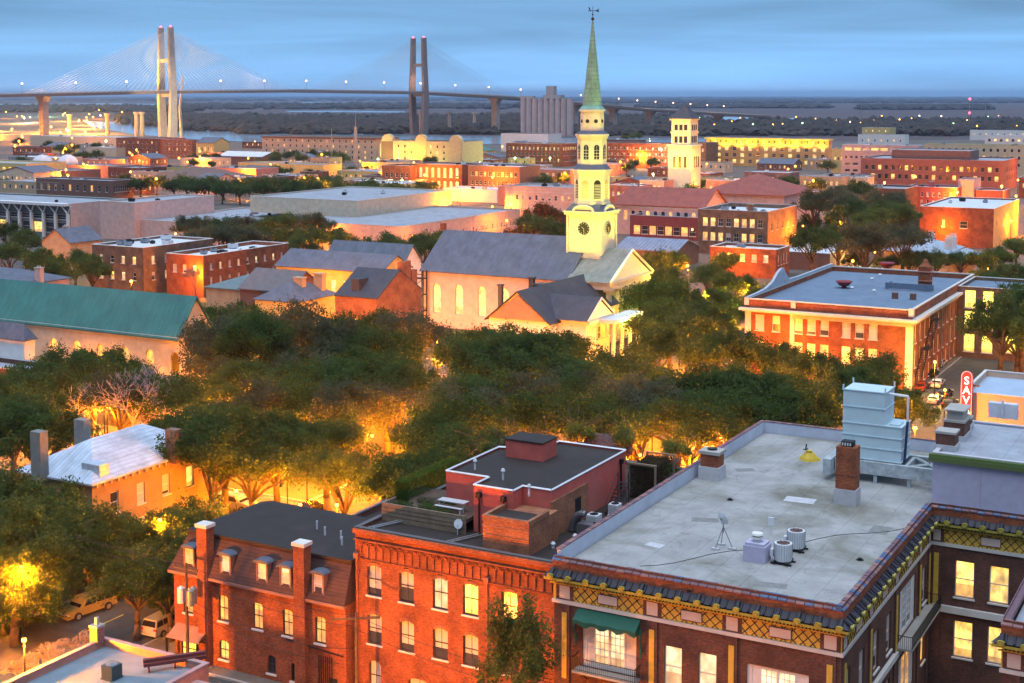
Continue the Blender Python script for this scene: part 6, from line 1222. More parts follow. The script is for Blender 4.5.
# slim mast
q = G(356, 172, 0); zt_ = ZAT((q.x, q.y), 109); zb_ = ZAT((q.x, q.y), 127); mt_ = T('radio_mast', 'slim grey mast on a tapered concrete shaft before the cream apartments', 'mast', (q.x, q.y, 0)); c = MB(); c.cyl(0, 0, 0, zb_, 1.4, 1.0, 10); c.build('shaft', [GREYW], mt_); c = MB(); c.cyl(0, 0, zb_, zt_, .25, .1, 6); c.build('antenna', [GREYM], mt_)
q = G(802, 132, 0); zt_ = ZAT((q.x, q.y), 99); mt_ = T('beacon_mast', 'thin mast with two red beacons on the far right shore', 'mast', (q.x, q.y, 0))
q = G(969, 130, 0); mt_.location = q; zt_ = ZAT((q.x, q.y), 99); c = MB(); c.cyl(0, 0, 0, zt_, .5, .3, 5); c.build('antenna', [GREYM], mt_)
for z in (zt_, zt_*.55): c = MB(); c.ball((0, 0, z), 1.7, 8, 6); c.build('beacon', [ERD], mt_)
for i, (px, pb, pt, lab) in enumerate(((861, 126, 103, 'tiny lattice pylon on the far shore right of the lamps'), (985, 124, 103.5, 'tiny lattice pylon near the red beacon mast'), (32, 96, 83, 'thin mast standing behind the left end of the bridge deck'), (332, 168, 128, 'thin flagpole behind the cream apartments'))):
    q = G(px, max(pb, 98), 0); z = ZAT((q.x, q.y), pt); c = MB(); s = max(.4, q.length/1400*.5)
    for k in range(3): a = 2.1*k; c.tube((s*3*math.cos(a), s*3*math.sin(a), 0), (0, 0, z), s*.45, s*.3, 4)
    tag(c.build('lattice_pylon', [GREYM], None, (q.x, q.y, 0)), lab, 'pylon')
# container crane by the tower, tug masts
q = G(182, 139, 0); zt_ = ZAT((q.x, q.y), 76); c = MB(); c.tube((0, 0, 0), (-2, 0, zt_*.5), 2.2, 1.6, 6); c.tube((-2, 0, zt_*.5), (4, 0, zt_), 1.6, .9, 6); c.tube((4, 0, zt_), (-6, 0, zt_*.8), .5, .4, 5); tag(c.build('slim_crane', [WMET], None, (q.x, q.y, 0)), 'slim pale crane leaning beside the lit bridge tower', 'crane')
# filler city blocks, each described
FILL = [('tan_warehouse', 'tan warehouse with pale roof left of the orange gym', 60, 183, 7, 0, 20, TAN, RG, 'od'), ('grey_depot', 'grey depot with white roof among trees at far left', 60, 158, 8, 8, 20, GREYW, RW, 'd'),
 ('port_shed', 'long lit port shed behind the left concrete pier', 120, 137.5, 9, 30, 30, CREAM, RW, ''), ('white_port_shed', 'long cream yard shed in front of the orange port yard', 92, 136.6, 6, -40, 14, CREAM, RG, ''), ('pale_depot', 'pale depot roof right of the long port shed', 116, 148, 7, 86, 18, CREAM, RW, ''),
 ('cream_shop', 'small cream shop below the white shed roof', 240, 178, 7, 224, 12, CREAM, RG, 'yd'), ('dark_plant_room', 'dark plant room behind the yellow parapet shop', 318, 172, 8, 300, 10, DB, RD, ''),
 ('rust_shop', 'rust coloured shop between the domes and the warehouse', 110, 160, 6, 78, 14, SALMON, RG, 'y'), ('olive_store', 'low olive store right of the mast', 398, 163, 8, 362, 14, YELW, RG, 'yd'),
 ('brick_tenement', 'brick tenement with white windows behind the maroon block', 640, 186, 10, 608, 14, PB, RG, 'by'), ('salmon_house', 'salmon house with flat roof left of the arcaded hall', 634, 196, 9, 615, 12, SALMON, RG, 'o'),
 ('orange_shop_row', 'orange lit shop row in front of the brick hotel', 570, 170, 8, 508, 14, SALMON, RW, 'yod'), ('dark_flat_shop', 'dark flat shop left of the clock tower top', 545, 177, 8, 512, 12, DB, RG, 'd'),
 ('grey_roof_store', 'grey store with light roof in front of the yellow hotel', 790, 173, 9, 744, 16, PB, RW, 'yd'), ('tan_row', 'tan row left of the rose office', 842, 177, 9, 800, 14, TAN, RG, 'yo'), ('small_gable_shop', 'small pale gabled shop in front of the rose office', 868, 178, 8, 845, 12, CREAM, RW, 'y'),
 ('lower_store', 'low store between the red hip roof and the big oak', 818, 192, 7, 800, 12, BROWNW, RG, 'o'), ('far_white_office', 'white far office seen above the rose office', 905, 135, 14, 858, 16, WHITE, RG, 'dy'), ('shore_garage', 'yellow lit open garage on the far shore', 890, 128, 10, 862, 30, YELW, CONC, 'yg'),
 ('pale_terminal', 'pale terminal building beyond the cream hotel', 1040, 131, 11, 970, 16, WHITE, RW, 'yd'), ('brick_corner_store', 'brick corner store near the right edge behind the brown bank', 1040, 178, 10, 1019, 16, RB, RG, 'od'), ('mid_ochre_block', 'ochre block just right of the yellow hotel', 845, 149, 16, 832, 20, YELW, RG, 'yd'),
 ('low_grey_store', 'low grey store at the foot of the cream apartments', 300, 163, 6, 262, 12, GREYW, RW, 'd'), ('beige_flat_store', 'beige flat store right of the brown pyramid roof', 300, 176, 7, 262, 16, TAN, RG, 'do'), ('dark_gable_store', 'dark store between market and lofts', 384, 176, 7, 362, 12, BROWNW, RD, 'o'),
 ('glass_fronted_shop', 'shop with lit glass front left of the square tower foot', 664, 181, 9, 640, 12, SALMON, RG, 'yo'), ('brick_fire_house', 'brick fire house right of the square tower foot', 742, 181, 10, 706, 14, PB, RG, 'od'), ('striped_store', 'long low store under the far woods right of the silos', 640, 140, 8, 585, 14, BROWNW, RW, 'd')]
for n_, lab, nx, ny, h, pl, dd, wl, rf_, cs in FILL:
    k = {}
    if cs: k['fr'] = [(h*.62, 1.9, 1.2, max(3, int(abs(nx-pl)/6)), cs)]
    B(n_, lab, nx, ny, h, pl, D=dd, wall=wl, rm=rf_, par=.4, vents=2, style='plain', **k)

colF = [('cream', CREAM), ('salmon', SALMON), ('rust brown', BROWNW), ('red brick', RB), ('tan', TAN), ('pink', PINKW), ('yellow', YELW), ('grey', GREYW), ('dark brick', DB)]
roofF = [('white', RW), ('pale grey', RG), ('dark', RD), ('slate gable', SLATE)]
zoneF = [(-20, 110, 'left of the brick warehouse'), (110, 250, 'below the lit bridge tower'), (250, 380, 'near the cream apartments'), (380, 500, 'near the gabled apartments'), (500, 610, 'near the clock tower top'), (610, 720, 'near the square belfry tower'), (720, 840, 'before the yellow topped hotel'), (840, 1040, 'before the brown bank building')]
rF = random.Random(21); usedF = set(); nF = 0
for _ in range(900):
    px = rF.uniform(-15, 1035); py = rF.uniform(141, 186); h = rF.uniform(4.5, 8.5); p = G(px, py, h); wF = rF.uniform(12, 30); dF = rF.uniform(10, 22)
    x0 = p.x-wF; y0 = p.y
    if any(x0 < c_+2 and p.x > a_-2 and y0 < d_+3 and y0+dF > b_-3 for a_, b_, c_, d_ in REG): continue
    cn, cm = rF.choice(colF); rn, rm_ = rF.choice(roofF); z = [q for q in zoneF if q[0] <= px < q[1]]
    if not z or (cn, rn, z[0][2]) in usedF: continue
    usedF.add((cn, rn, z[0][2])); g = rn == 'slate gable'; gab = rF.choice(('gableX', 'gableY'))
    building('city_block', '%s low building with %s roof %s' % (cn, rn, z[0][2]), x0, y0, wF, dF, h, cm, gab if g else 'flat', rm_, rh=3, par=.4, fr=[(h*.6, 1.8, 1.2, int(wF/3.5), rF.choice(('yod', 'dy', 'od', 'dby', 'dd')))], sr=[(h*.6, 1.8, 1.2, int(dF/4), 'dy')], style='plain', vents=0 if g else 2); nF += 1
    if nF >= 75: break
print('FILL', nF)
# ------------------------------------------------------------------ LAMPS
def lp(n, z, P, kind): return
far = [(6, 112, 14, 9000, 'S'), (22, 116, 14, 9000, 'S'), (47, 109, 18, 16000, 'G'), (65, 113, 16, 6000, 'S'), (99, 110, 18, 26000, 'S'), (122, 112, 16, 8000, 'S'), (93, 117, 12, 8000, 'S'), (84, 121, 8, 8000, 'S'), (30, 117, 10, 10000, 'W'), (24, 117.5, 10, 10000, 'W'),
       (19, 141, 10, 6000, 'S'), (15, 146, 10, 3000, 'S'), (106, 141, 9, 6000, 'W'), (72, 145, 8, 4000, 'S'), (12, 129, 8, 12000, 'S'), (40, 130, 8, 12000, 'S'), (60, 132, 8, 12000, 'S'), (85, 132, 8, 9000, 'S'), (-12, 133, 8, 12000, 'S'), (22, 136, 8, 9000, 'S'),
       (227, 147, 8, 5000, 'S'), (179, 158, 6, 3500, 'S'), (130, 153, 6, 3000, 'S'), (360, 138, 14, 9000, 'W'), (378, 159, 7, 6000, 'Y'), (443, 161, 5, 1200, 'Y'), (452, 161.5, 5, 1200, 'Y'), (428, 163, 5, 1200, 'Y'), (435, 190, 6, 5000, 'S'), (508, 193, 9, 6000, 'S'), (508, 203, 6, 4000, 'S'), (450, 202, 10, 7000, 'S'), (559, 192, 8, 5000, 'S'),
       (653, 174, 14, 14000, 'W'), (661, 149, 14, 8000, 'W'), (550, 158, 8, 4000, 'Y'), (515, 158, 8, 4000, 'Y'), (788, 169, 7, 5000, 'S'), (708, 181, 8, 3000, 'S'), (1016, 196, 7, 4000, 'S'), (1011, 221, 7, 4000, 'S'), (1018, 180, 7, 3000, 'S'), (803, 226, 8, 3500, 'S'), (800, 233, 6, 2500, 'S'),
       (855, 247, 6, 2000, 'Y'), (875, 252, 5, 2000, 'S'), (360, 183, 6, 2500, 'Y'), (402, 180, 7, 3000, 'Y'), (410, 181.5, 6, 2500, 'Y'), (318, 178, 6, 2500, 'S')]
names = {'S': ('orange street lamp', SOD, EOR), 'W': ('white floodlight', (1, .80, .50), EWH), 'G': ('green tinted yard lamp', (.5, 1, .5), EGR), 'Y': ('yellow green lamp', (.9, 1, .25), EGR)}
for px, py, z, P, k in far:
    nm, col, em = names[k]; p = G(px, py, z); dist = p.length
    lamp(px, py, z, P*(16 if px < 125 and py < 140 else 3), '%s seen over the far roofs of the city' % nm, col, em, min(1.3, max(.3, dist*.0007)), group='%ss among the far roofs' % nm)
for i in range(16):
    px = random.uniform(-10, 105); py = random.uniform(114, 131); lamp(px, py, 13, 380000, 'orange yard lamp in the lit port left of the bridge tower', (1, .42, .04), EOR, random.uniform(.9, 1.5), group='orange yard lamps in the port')
for i in range(26):
    px = 690+i*13+random.uniform(-5, 5); py = 119+random.uniform(-3.5, 7); k = random.choice('SSSYW'); nm, col, em = names[k]
    lamp(px, py, 9, 0, '%s on the shore road far behind the hotels' % nm, col, em, random.uniform(.8, 1.3), group='%ss along the far shore road' % nm)
for px, py, P, lab in ((372, 436, 5200, 'bright orange lamp in the middle of the dark oak canopy'), (107, 408, 1500, 'orange lamp glowing behind the bare pale tree'), (593, 360, 1800, 'orange lamp below the white pedimented house'), (688, 270, 9000, 'orange lamp at the crossing right of the church portico'), (236, 491, 2200, 'bright lamp over the parked pickup behind the hip roofed house'),
    (287, 469, 2600, 'small orange lamp left of the brightest park lamp'), (337, 505, 4600, 'low orange lamp just above the mansard roof'), (21, 567, 6500, 'orange lamp inside the street oak at the left edge'), (24, 640, 10000, 'orange lamp at the kerb in the bottom left corner'), (333, 287, 5000, 'bright white orange lamp in front of the parish hall'), (437, 342, 1800, 'small lamp before the church wall'), (438, 360, 3500, 'yellow lamp in the canopy below the church'),
    (210, 385, 2200, 'small orange lamp deep in the left canopy'), (225, 440, 2500, 'orange glimmer lamp above the hip roof chimney'), (545, 400, 2600, 'orange lamp added unseen in the middle of the park'), (640, 400, 3600, 'orange lamp between the park oaks below the crossing'), (500, 430, 3800, 'orange lamp behind the roof terrace trees'), (690, 330, 4200, 'orange lamp left of the brick school'), (730, 350, 3600, 'orange lamp at the corner of the brick school'), (452, 452, 3800, 'orange lamp behind the hedge on the roof'), (585, 425, 2600, 'orange lamp behind the potted roof trees'), (300, 505, 5200, 'orange lamp at the far kerb behind the mansard roof'),
    (640, 455, 2500, 'orange lamp behind the roof trellis'), (280, 430, 3200, 'orange lamp among trunks left of the bright lamp'), (160, 520, 3200, 'orange lamp beyond the hip house gate'), (760, 395, 3000, 'orange lamp in front of the brick school'), (860, 420, 4200, 'orange lamp beyond the pale blue cooling tower'), (898, 425, 6000, 'orange lamp above the parked cars at the theatre'), (310, 245, 2600, 'lamp lighting the tree behind the parish hall'), (560, 232, 3200, 'lamp lighting the rust tree by the clock tower'), (945, 390, 1800, 'greenish lamp by the cars behind the theatre sign'), (60, 480, 1500, 'lamp behind the left oak'), (850, 335, 3800, 'orange lamp before the school front'), (780, 345, 2000, 'orange lamp at the school lawn')):  # lamps hidden in the canopy here are added to fill its orange glow
    lamp(px, py, 7.5, P*3.6, lab, SOD, EOR, .2, group=None)
for p_, P, lab in (((-80, 77), 34000, 'wall'), ((-71, 77), 36000, 'wall'), ((-60, 75), 26000, 'wall'), ((-52, 75), 9000, 'wall'), ((-40, 74), 1500, ''), ((-30, 74), 1500, '')):
    lab = {-80: 'lane lamp before the mansard house porch', -71: 'lane lamp before the two brick fronts', -60: 'lane lamp before the arched brick front', -52: 'lane lamp by the slender green tree', -40: 'lane lamp before the awning balcony', -30: 'lane lamp before the ornate front'}[p_[0]]
    q = PX((p_[0], p_[1], 3.6)); lamp(q[0], q[1], 3.6, P, lab, SOD, EOR, .2)
for px, py, lab in ((959, 403, 'green lit lamp near the store at right'), (240, 252, '')): pass
EXCL = [(118, 425, 46, 22, 22), (86, 600, 46, 45, 60), (163, 635, 26, 30, 50)]
q = PX((-104, 84, 5)); lamp(q[0], q[1], 5, 15000, 'orange lamp added at the lane corner below the left oaks', SOD, EOR, .2)  # these three lamps are added to turn the lower left street orange
q = PX((-103.2, 101, 5)); lamp(q[0], q[1], 5, 9000, 'orange lamp added at the kerb beside the parked large gold car', SOD, EOR, .2)
q = PX((-88.9, 108, 5)); lamp(q[0], q[1], 5, 7000, 'orange lamp added behind the left end of the mansard house', SOD, EOR, .2)
for px, py, z, P in ((705, 292, 9, 14000), (668, 300, 9, 12000), (730, 318, 9, 12000), (655, 325, 8, 9000), (748, 290, 8, 9000)): lamp(px, py, z, P*1.3, 'amber lamp added among the bushy trees right of the portico', (1, .42, .02), EOR, .2, group='added amber lamps at the crossing')  # added close to the crowns so that the trees look lit
lamp(935, 362, 7, 12000, 'yellow lamp over the cars parked beside the brick school', (1, .55, .04), EOR, .25)
lamp(915, 428, 7, 9000, 'orange lamp where the theatre street meets the oaks', SOD, EOR, .25)
LAMPS_VIS = [(372, 436), (107, 408), (593, 360), (688, 270), (236, 491), (287, 469), (337, 505), (21, 567), (24, 640), (437, 342), (438, 360), (210, 385)]
for gx in range(-164, -52, 15):  # lamp grid added unseen under the canopy for an orange glow beneath
    for gy in range(134, 212, 13):
        if -106 < gx < -86 and gy % 2: pass
        q = PX((gx+random.uniform(-3, 3), gy+random.uniform(-3, 3), 5.6)); lamp(q[0], q[1], 5.6, 12000, 'low orange lamp added under the oaks of the dense square', SOD, EOR, .2, group='added low lamps under the oaks of the square')
for gy in (240, 262, 286, 330, 360, 420, 470):  # lamp grid added to warm the middle facades with orange light
    for gx in range(-300, -20, 34):
        if any(a-1 < gx < c+1 and b_-1 < gy < d+1 for a, b_, c, d in REG): continue
        q = PX((gx, gy, 7)); lamp(q[0], q[1], 7, 9000, 'orange lamp added in a side street between the middle rows of roofs', SOD, EOR, .35, group='added lamps in the middle streets')
for gy in (520, 560, 610, 660, 720, 790, 880, 980):  # more lamp rows, added to warm the far facades
    for gx in range(int(-gy*1.05), int(-gy*.12), 60):
        gx += random.uniform(-20, 20)
        if any(a-1 < gx < c+1 and b_-1 < gy < d+1 for a, b_, c, d in REG): continue
        q = PX((gx, gy, 9)); lamp(q[0], q[1], 9, 30000, 'orange lamp added between the far low roofs', SOD, EOR, .55, group='added lamps between the far low roofs')
# ------------------------------------------------------------------ TREES
def crown_mesh(name, rx, rz, n, leaf, lobes, seed, sk=False, hollow=.35, mats=None, flat=.55):
    r = np.random.default_rng(seed); C = []
    for _ in range(lobes):
        v = r.normal(size=3); v /= np.linalg.norm(v); v[2] = abs(v[2])*1.05-.48 if sk else abs(v[2])*.95-.32; d = r.uniform(.30, 1.0); s = r.uniform(.11, .27)
        C.append((v[0]*rx*d, v[1]*rx*d, v[2]*rz*d*1.1, s*rx))
    C = np.array(C); k = r.integers(0, lobes, n); v = r.normal(size=(n, 3)); v /= np.linalg.norm(v, axis=1)[:, None]
    rad = C[k, 3]*(hollow+(1-hollow)*r.random(n)**.45); P = C[k, :3]+v*rad[:, None]*np.array([1, 1, rz/rx*1.15+.12])
    # a fine twig cluster: leaves bunch together
    bunch = r.normal(size=(max(1, n//7), 3))*0; idx = r.integers(0, n, n); m = r.random(n) < .55; P[m] = P[idx[m]]+r.normal(size=(m.sum(), 3))*leaf*1.3
    nr = v*.6+r.normal(size=(n, 3))*.75+np.array([0, 0, .35]); nr /= np.linalg.norm(nr, axis=1)[:, None]
    a = np.cross(nr, r.normal(size=(n, 3))); a /= np.linalg.norm(a, axis=1)[:, None]+1e-9; b = np.cross(nr, a); s = leaf*(.6+.8*r.random(n))[:, None]
    V = np.stack([P-a*s*.5, P-b*s*.32, P+a*s*.6, P+b*s*.32], 1).reshape(-1, 3)
    me = bpy.data.meshes.new(name); me.vertices.add(4*n); me.loops.add(4*n); me.polygons.add(n)
    me.vertices.foreach_set('co', V.astype('f').ravel()); me.loops.foreach_set('vertex_index', np.arange(4*n, dtype='i')); me.polygons.foreach_set('loop_start', np.arange(0, 4*n, 4, dtype='i')); me.polygons.foreach_set('loop_total', np.full(n, 4, 'i'))
    me.update(); 
    for m_ in mats: me.materials.append(m_)
    return me, C
def trunk_mesh(H, rad, C, zc, seed, mat_, lean=.5, extra=0):
    r = random.Random(seed); b = MB(); fork = H*.32; x = r.uniform(-lean, lean); y = r.uniform(-lean, lean)
    b.tube((0, 0, -.3), (x*.4, y*.4, fork*.55), rad*1.15, rad*.9, 9); b.tube((x*.4, y*.4, fork*.55), (x, y, fork), rad*.9, rad*.75, 9)
    for c in C[:9]:
        t = Vector((c[0], c[1], c[2]+zc)); p = Vector((x, y, fork)); m1 = p.lerp(t, .4)+Vector((r.uniform(-.5, .5), r.uniform(-.5, .5), r.uniform(.2, 1.0))); m2 = p.lerp(t, .75)+Vector((r.uniform(-.5, .5), r.uniform(-.5, .5), .3))
        b.tube(p, m1, rad*.5, rad*.36, 7); b.tube(m1, m2, rad*.36, rad*.22, 6); b.tube(m2, t, rad*.22, rad*.08, 5)
        for _ in range(3): b.tube(m2, t+Vector((r.uniform(-2, 2), r.uniform(-2, 2), r.uniform(-.6, 1.6))), rad*.13, .02, 4)
    return b.mesh('trunk', [mat_], True)
KINDS_T = {}
def kind(key, rx, rz, H, n, leaf, lobes, lm, var, rad=.45, bk=None):
    L = []
    for i in range(var):
        zc = H-rz*.95; me, C = crown_mesh('crown', rx, rz, n, leaf, lobes, 17*i+len(key)*31+int(rx*10), sk=key == 'skirt', mats=[lm]); L.append((me, trunk_mesh(H, rad, C, zc, i*7+3, bk or BARK), zc))
    KINDS_T[key] = L
kind('oak', 6.6, 4.2, 13.5, 13000, .31, 40, OAK, 4); kind('grey', 6.4, 4.2, 13.5, 13000, .31, 38, OAK2, 3); kind('dense', 5.6, 4.2, 12.5, 12000, .31, 34, OAK, 2); kind('far', 6.5, 4.2, 11, 3200, .75, 16, OAK, 3)
kind('skirt', 4.6, 5.6, 10.5, 15000, .26, 46, OAK, 3); kind('yellow', 5.5, 4.0, 11, 9000, .40, 18, YGL, 2); kind('rust', 5.6, 4.0, 11.5, 8000, .42, 16, RUST, 2); kind('bush', 1.6, 1.2, 2.4, 2600, .16, 12, YGL, 2, .06); kind('gbush', 1.5, 1.1, 2.1, 2600, .16, 12, OAK, 2, .06)  # yellow street tree crowns have the lamplight put into their leaf colour
def tree(px, py, key, label, group=None, sc=1.0, zc=None, name='live_oak', cat='tree', hscale=1.0, world=None, check=True):
    L = KINDS_T[key]; me, tr, z0 = random.choice(L); zc = (z0*sc*hscale) if zc is None else zc
    p = Vector((world[0], world[1], 0)) if world else G(px, py, zc)
    base = 0.
    if check:
        mg = 2.0*sc; q_ = PX((p.x, p.y, zc)); 
        for ex, ey, dx_, up_, dn_ in EXCL:
            if abs(q_[0]-ex) < dx_ and ey-up_ < q_[1] < ey+dn_: return None
        qb = PX((p.x, p.y, 0))
        if 56 < qb[0] < 126 and 598 < qb[1] < 690: return None
        for lx_, ly_ in LAMPS_VIS:
            if abs(q_[0]-lx_) < (26 if lx_ == 372 else 17) and ly_-3 < q_[1] < ly_+(44 if lx_ == 372 else 26): return None
        for (a, b_, c, d) in REG:
            if a-mg < p.x < c+mg and b_-mg < p.y < d+mg: return None
    root = T(name, label, cat, (p.x, p.y, base), rz=random.uniform(0, 6.28), group=group); root.scale = (sc, sc, sc*hscale)
    link('trunk', tr, root); c = link('crown', me, root, loc=(0, 0, z0)); return root
NT = 0
def row(pts, key, label, group, **k):
    global NT
    for px, py in pts:
        kk = random.choice(key) if isinstance(key, (list, tuple)) else key
        if tree(px+random.uniform(-3, 3), py+random.uniform(-2, 2), kk, label, group, sc=k.get('sc', 1)*random.uniform(.88, 1.12), name=k.get('name', 'live_oak'), hscale=k.get('hs', 1)): NT += 1
# park canopy in depth rows (crown centre pixels)
gO = 'oaks of the dense square canopy'
row([(x, 345) for x in range(215, 350, 38)]+[(x, 350) for x in range(352, 440, 40)], ['oak', 'grey'], 'live oak in the back row of the canopy, left of the church wall', 'oaks at the back of the square', hs=1.25)
row([(x, 328) for x in range(228, 330, 36)]+[(x, 335) for x in range(340, 420, 36)], ['oak', 'grey', 'dense'], 'tall oak overlapping the gabled houses left of the church', 'tall oaks before the gabled houses', hs=1.15)
row([(x, 362) for x in range(440, 590, 34)], ['oak', 'grey'], 'live oak in the canopy directly below the church', 'oaks directly below the church', hs=1.15)
row([(x, 383) for x in range(205, 600, 46)], ['oak', 'grey', 'oak'], 'live oak in the second row of the dense square canopy', gO+', second row')
row([(x, 408) for x in range(215, 470, 48)]+[(x, 402) for x in range(480, 800, 50)], ['oak', 'grey'], 'live oak in the middle of the dense square canopy', gO+', middle')
row([(x, 440) for x in range(225, 350, 50)]+[(395, 440), (430, 447)]+[(x, 424) for x in range(440, 700, 50)], ['oak'], 'live oak on the lamp lit near side of the square canopy', gO+', near side')
row([(x, 371) for x in range(225, 640, 44)], ['grey', 'oak'], 'live oak between the first and second rows of the square canopy', gO+', between first and second row')
row([(x, 395) for x in range(120, 640, 90)], ['grey', 'oak'], 'live oak between the second and middle rows of the square canopy', gO+', between second and middle row')
row([(250, 465), (300, 480), (345, 470), (385, 478), (215, 455), (425, 470), (470, 455), (400, 492)], ['oak'], 'live oak glowing orange from below in front of the square', 'oaks glowing orange behind the mansard roof')
row([(650, 385), (700, 395), (745, 390), (790, 400), (830, 405), (680, 425), (725, 415), (765, 425), (815, 420), (850, 390), (880, 400), (868, 372)], ['dense', 'dense', 'oak'], 'dense dark green oak in front of the brick school', 'dense oaks before the brick school')
row([(655, 345), (700, 350), (745, 355), (720, 328), (785, 362), (820, 372)], ['dense', 'oak'], 'oak between the lit crossing and the brick school', 'oaks beside the lit crossing')
row([(648, 300), (662, 282), (715, 300), (735, 285), (760, 300), (700, 318), (675, 300), (668, 318), (690, 335), (712, 275), (655, 262), (725, 262)], ['yellow', 'oak', 'dense'], 'yellow lit tree at the crossing right of the church portico', 'lit trees at the crossing', name='street_tree')
row([(640, 265), (655, 330), (672, 262)], ['yellow', 'oak'], 'tree close to the church portico', 'trees at the church portico', name='street_tree')
row([(x, y) for x, y in ((15, 395), (75, 352), (110, 372), (150, 352), (195, 360), (150, 395), (185, 400), (40, 362), (60, 395), (185, 430), (225, 425), (10, 420), (45, 435), (100, 350), (215, 330), (245, 322), (130, 385), (170, 372), (30, 385), (95, 375), (215, 405), (60, 372), (205, 345))], ['dense', 'oak'], 'dark oak in the left canopy below the green tiled roof', 'dark oaks below the green tiled roof')
row([(12, 505), (52, 520), (8, 540), (85, 535)], ['skirt', 'dense'], 'near dark oak at the left edge hiding the hip roofed house', 'near oaks at the left edge')
row([(45, 562), (5, 580), (72, 565), (118, 556), (150, 560), (183, 548), (135, 576), (170, 580), (100, 560), (178, 600), (60, 590-22), (160, 540), (200, 530), (105, 532), (140, 542), (168, 528)], ['skirt', 'skirt', 'dense'], 'street oak glowing orange behind the parked large car', 'orange lit street oaks at lower left', sc=.66)
# mid-left tree band
row([(12, 252), (40, 262), (72, 262), (95, 266), (28, 240), (5, 232), (55, 275)], ['dense', 'oak'], 'dark green tree between the brown brick building and the left edge', 'dark trees left of the brown brick building', sc=.95)
row([(x, 226+4*math.sin(x)) for x in range(185, 360, 19)]+[(x, 238) for x in range(200, 350, 22)], ['oak', 'grey'], 'tree in the belt in front of the pink podium building', 'tree belt before the pink podium')
row([(385, 247), (405, 250), (425, 245), (440, 240), (370, 252), (300, 246), (345, 243)], ['oak', 'dense'], 'dark tree between the white gabled hall and the pink podium', 'dark trees behind the gabled hall')
row([(530, 222), (545, 228), (560, 234), (520, 236)], ['rust', 'rust', 'oak'], 'rust coloured lit tree left of the clock tower', 'rust coloured trees left of the clock tower', name='autumn_tree')
row([(540, 214), (556, 216), (572, 222)], 'rust', 'rust coloured tree in the back left of the clock tower', 'rust coloured trees left of the clock tower, back', name='autumn_tree')
row([(x, y) for x, y in ((812, 205), (835, 195), (860, 190), (885, 200), (905, 215), (822, 225), (850, 212), (875, 222), (895, 232), (838, 238), (868, 240), (815, 240), (905, 240), (846, 200), (888, 212))], ['oak', 'grey'], 'large oak in the second square behind the brick school', 'large oaks behind the brick school', sc=1.25)
row([(860, 258), (885, 262), (910, 260), (935, 262), (960, 262)], ['dense', 'oak'], 'dark tree along the back edge of the blue school roof', 'dark trees behind the school roof', sc=.75)
row([(985, 280), (1010, 300), (1000, 275), (965, 292), (1025, 275), (1015, 330), (990, 305)], ['oak', 'dense'], 'hanging oak at the right edge before the tan brick hall', 'hanging oaks at the right edge', sc=.8)
for px, py, s_ in ((1001, 322, 1.1), (1022, 314, 1.15), (1040, 328, 1.1), (1012, 298, 1.0)): tree(px, py, 'dense', 'tall hanging oak at the right edge before the tan brick hall', 'tall oaks at the right edge', sc=s_, hscale=1.2, zc=11, check=False)
row([(885, 418), (905, 410), (895, 400)], 'oak', 'orange lit oak behind the pale blue cooling tower', 'orange lit oaks by the cooling tower', sc=.6)
row([(1003, 255), (1018, 248), (985, 262)], ['yellow'], 'yellow green lit tree at the right edge below the brick store', 'yellow green trees at the right edge', name='street_tree', sc=.9)
row([(x, 186+3*math.sin(x*2)) for x in range(195, 340, 14)]+[(x, 189) for x in (300, 318, 335, 350, 366)], ['far'], 'small tree behind the pink podium and its cream block', 'small trees behind the cream block')
row([(140, 186), (155, 183), (172, 187), (188, 184), (204, 189), (222, 191), (238, 189)], ['far'], 'small tree between pyramid roof and pink block', 'small trees near the brown pyramid roof')
row([(18, 142), (30, 147), (48, 146), (62, 147), (75, 146), (95, 147), (80, 155), (95, 154), (215, 158), (205, 158), (196, 157)], ['far'], 'small tree near the port sheds at left', 'small trees near the port sheds', sc=.9)
row([(x, 157+2*math.sin(x)) for x in range(268, 335, 9)]+[(345, 158), (388, 156), (408, 160), (430, 161)], ['far'], 'small tree at the foot of the cream apartments', 'small trees at the apartments', sc=.9)
row([(368, 188), (380, 183), (395, 188), (412, 192), (428, 187), (390, 193)], ['far'], 'small tree by the lit market front', 'small trees by the market')
row([(x, 155+random.uniform(-2, 3)) for x in range(955, 1024, 9)], ['far'], 'small tree before the cream hotel at the far right', 'small trees before the cream hotel')
row([(632, 136), (641, 135), (625, 137), (636, 139)], ['yellow'], 'yellow lit tree behind the long brick hotel', 'yellow lit trees behind the long brick hotel', name='street_tree')
row([(x, y) for x, y in ((640, 200), (690, 190), (740, 188), (765, 184), (820, 184), (835, 182), (850, 180), (870, 180), (790, 182), (470, 178), (540, 183))], ['far'], 'small street tree between the low shops', 'small street trees between low shops', sc=.8)
row([(368, 168), (362, 172), (376, 165)], ['yellow'], 'bright yellow lit tree right of the slim mast', 'yellow lit trees by the slim mast', name='street_tree', sc=.7)
for px in range(0, 1024, 16): row([(px+random.uniform(-6, 6), random.uniform(150, 186))], ['far', 'far', 'yellow'], 'small street tree somewhere between the low far shops', 'small street trees scattered between the far shops', sc=.75)
for px, py in ((812, 222), (835, 226), (860, 222), (885, 226), (905, 222), (848, 240), (880, 244), (825, 244)): row([(px, py)], ['skirt'], 'lower bushy tree among the large oaks behind the brick school', 'bushy trees behind the brick school', sc=1.15)
for px, py in ((665, 300), (690, 312), (715, 320), (735, 310), (755, 325), (680, 290), (650, 320), (640, 305)): row([(px, py)], ['skirt', 'yellow'], 'bushy lamp lit tree right of the portico', 'bushy lit trees at the crossing')
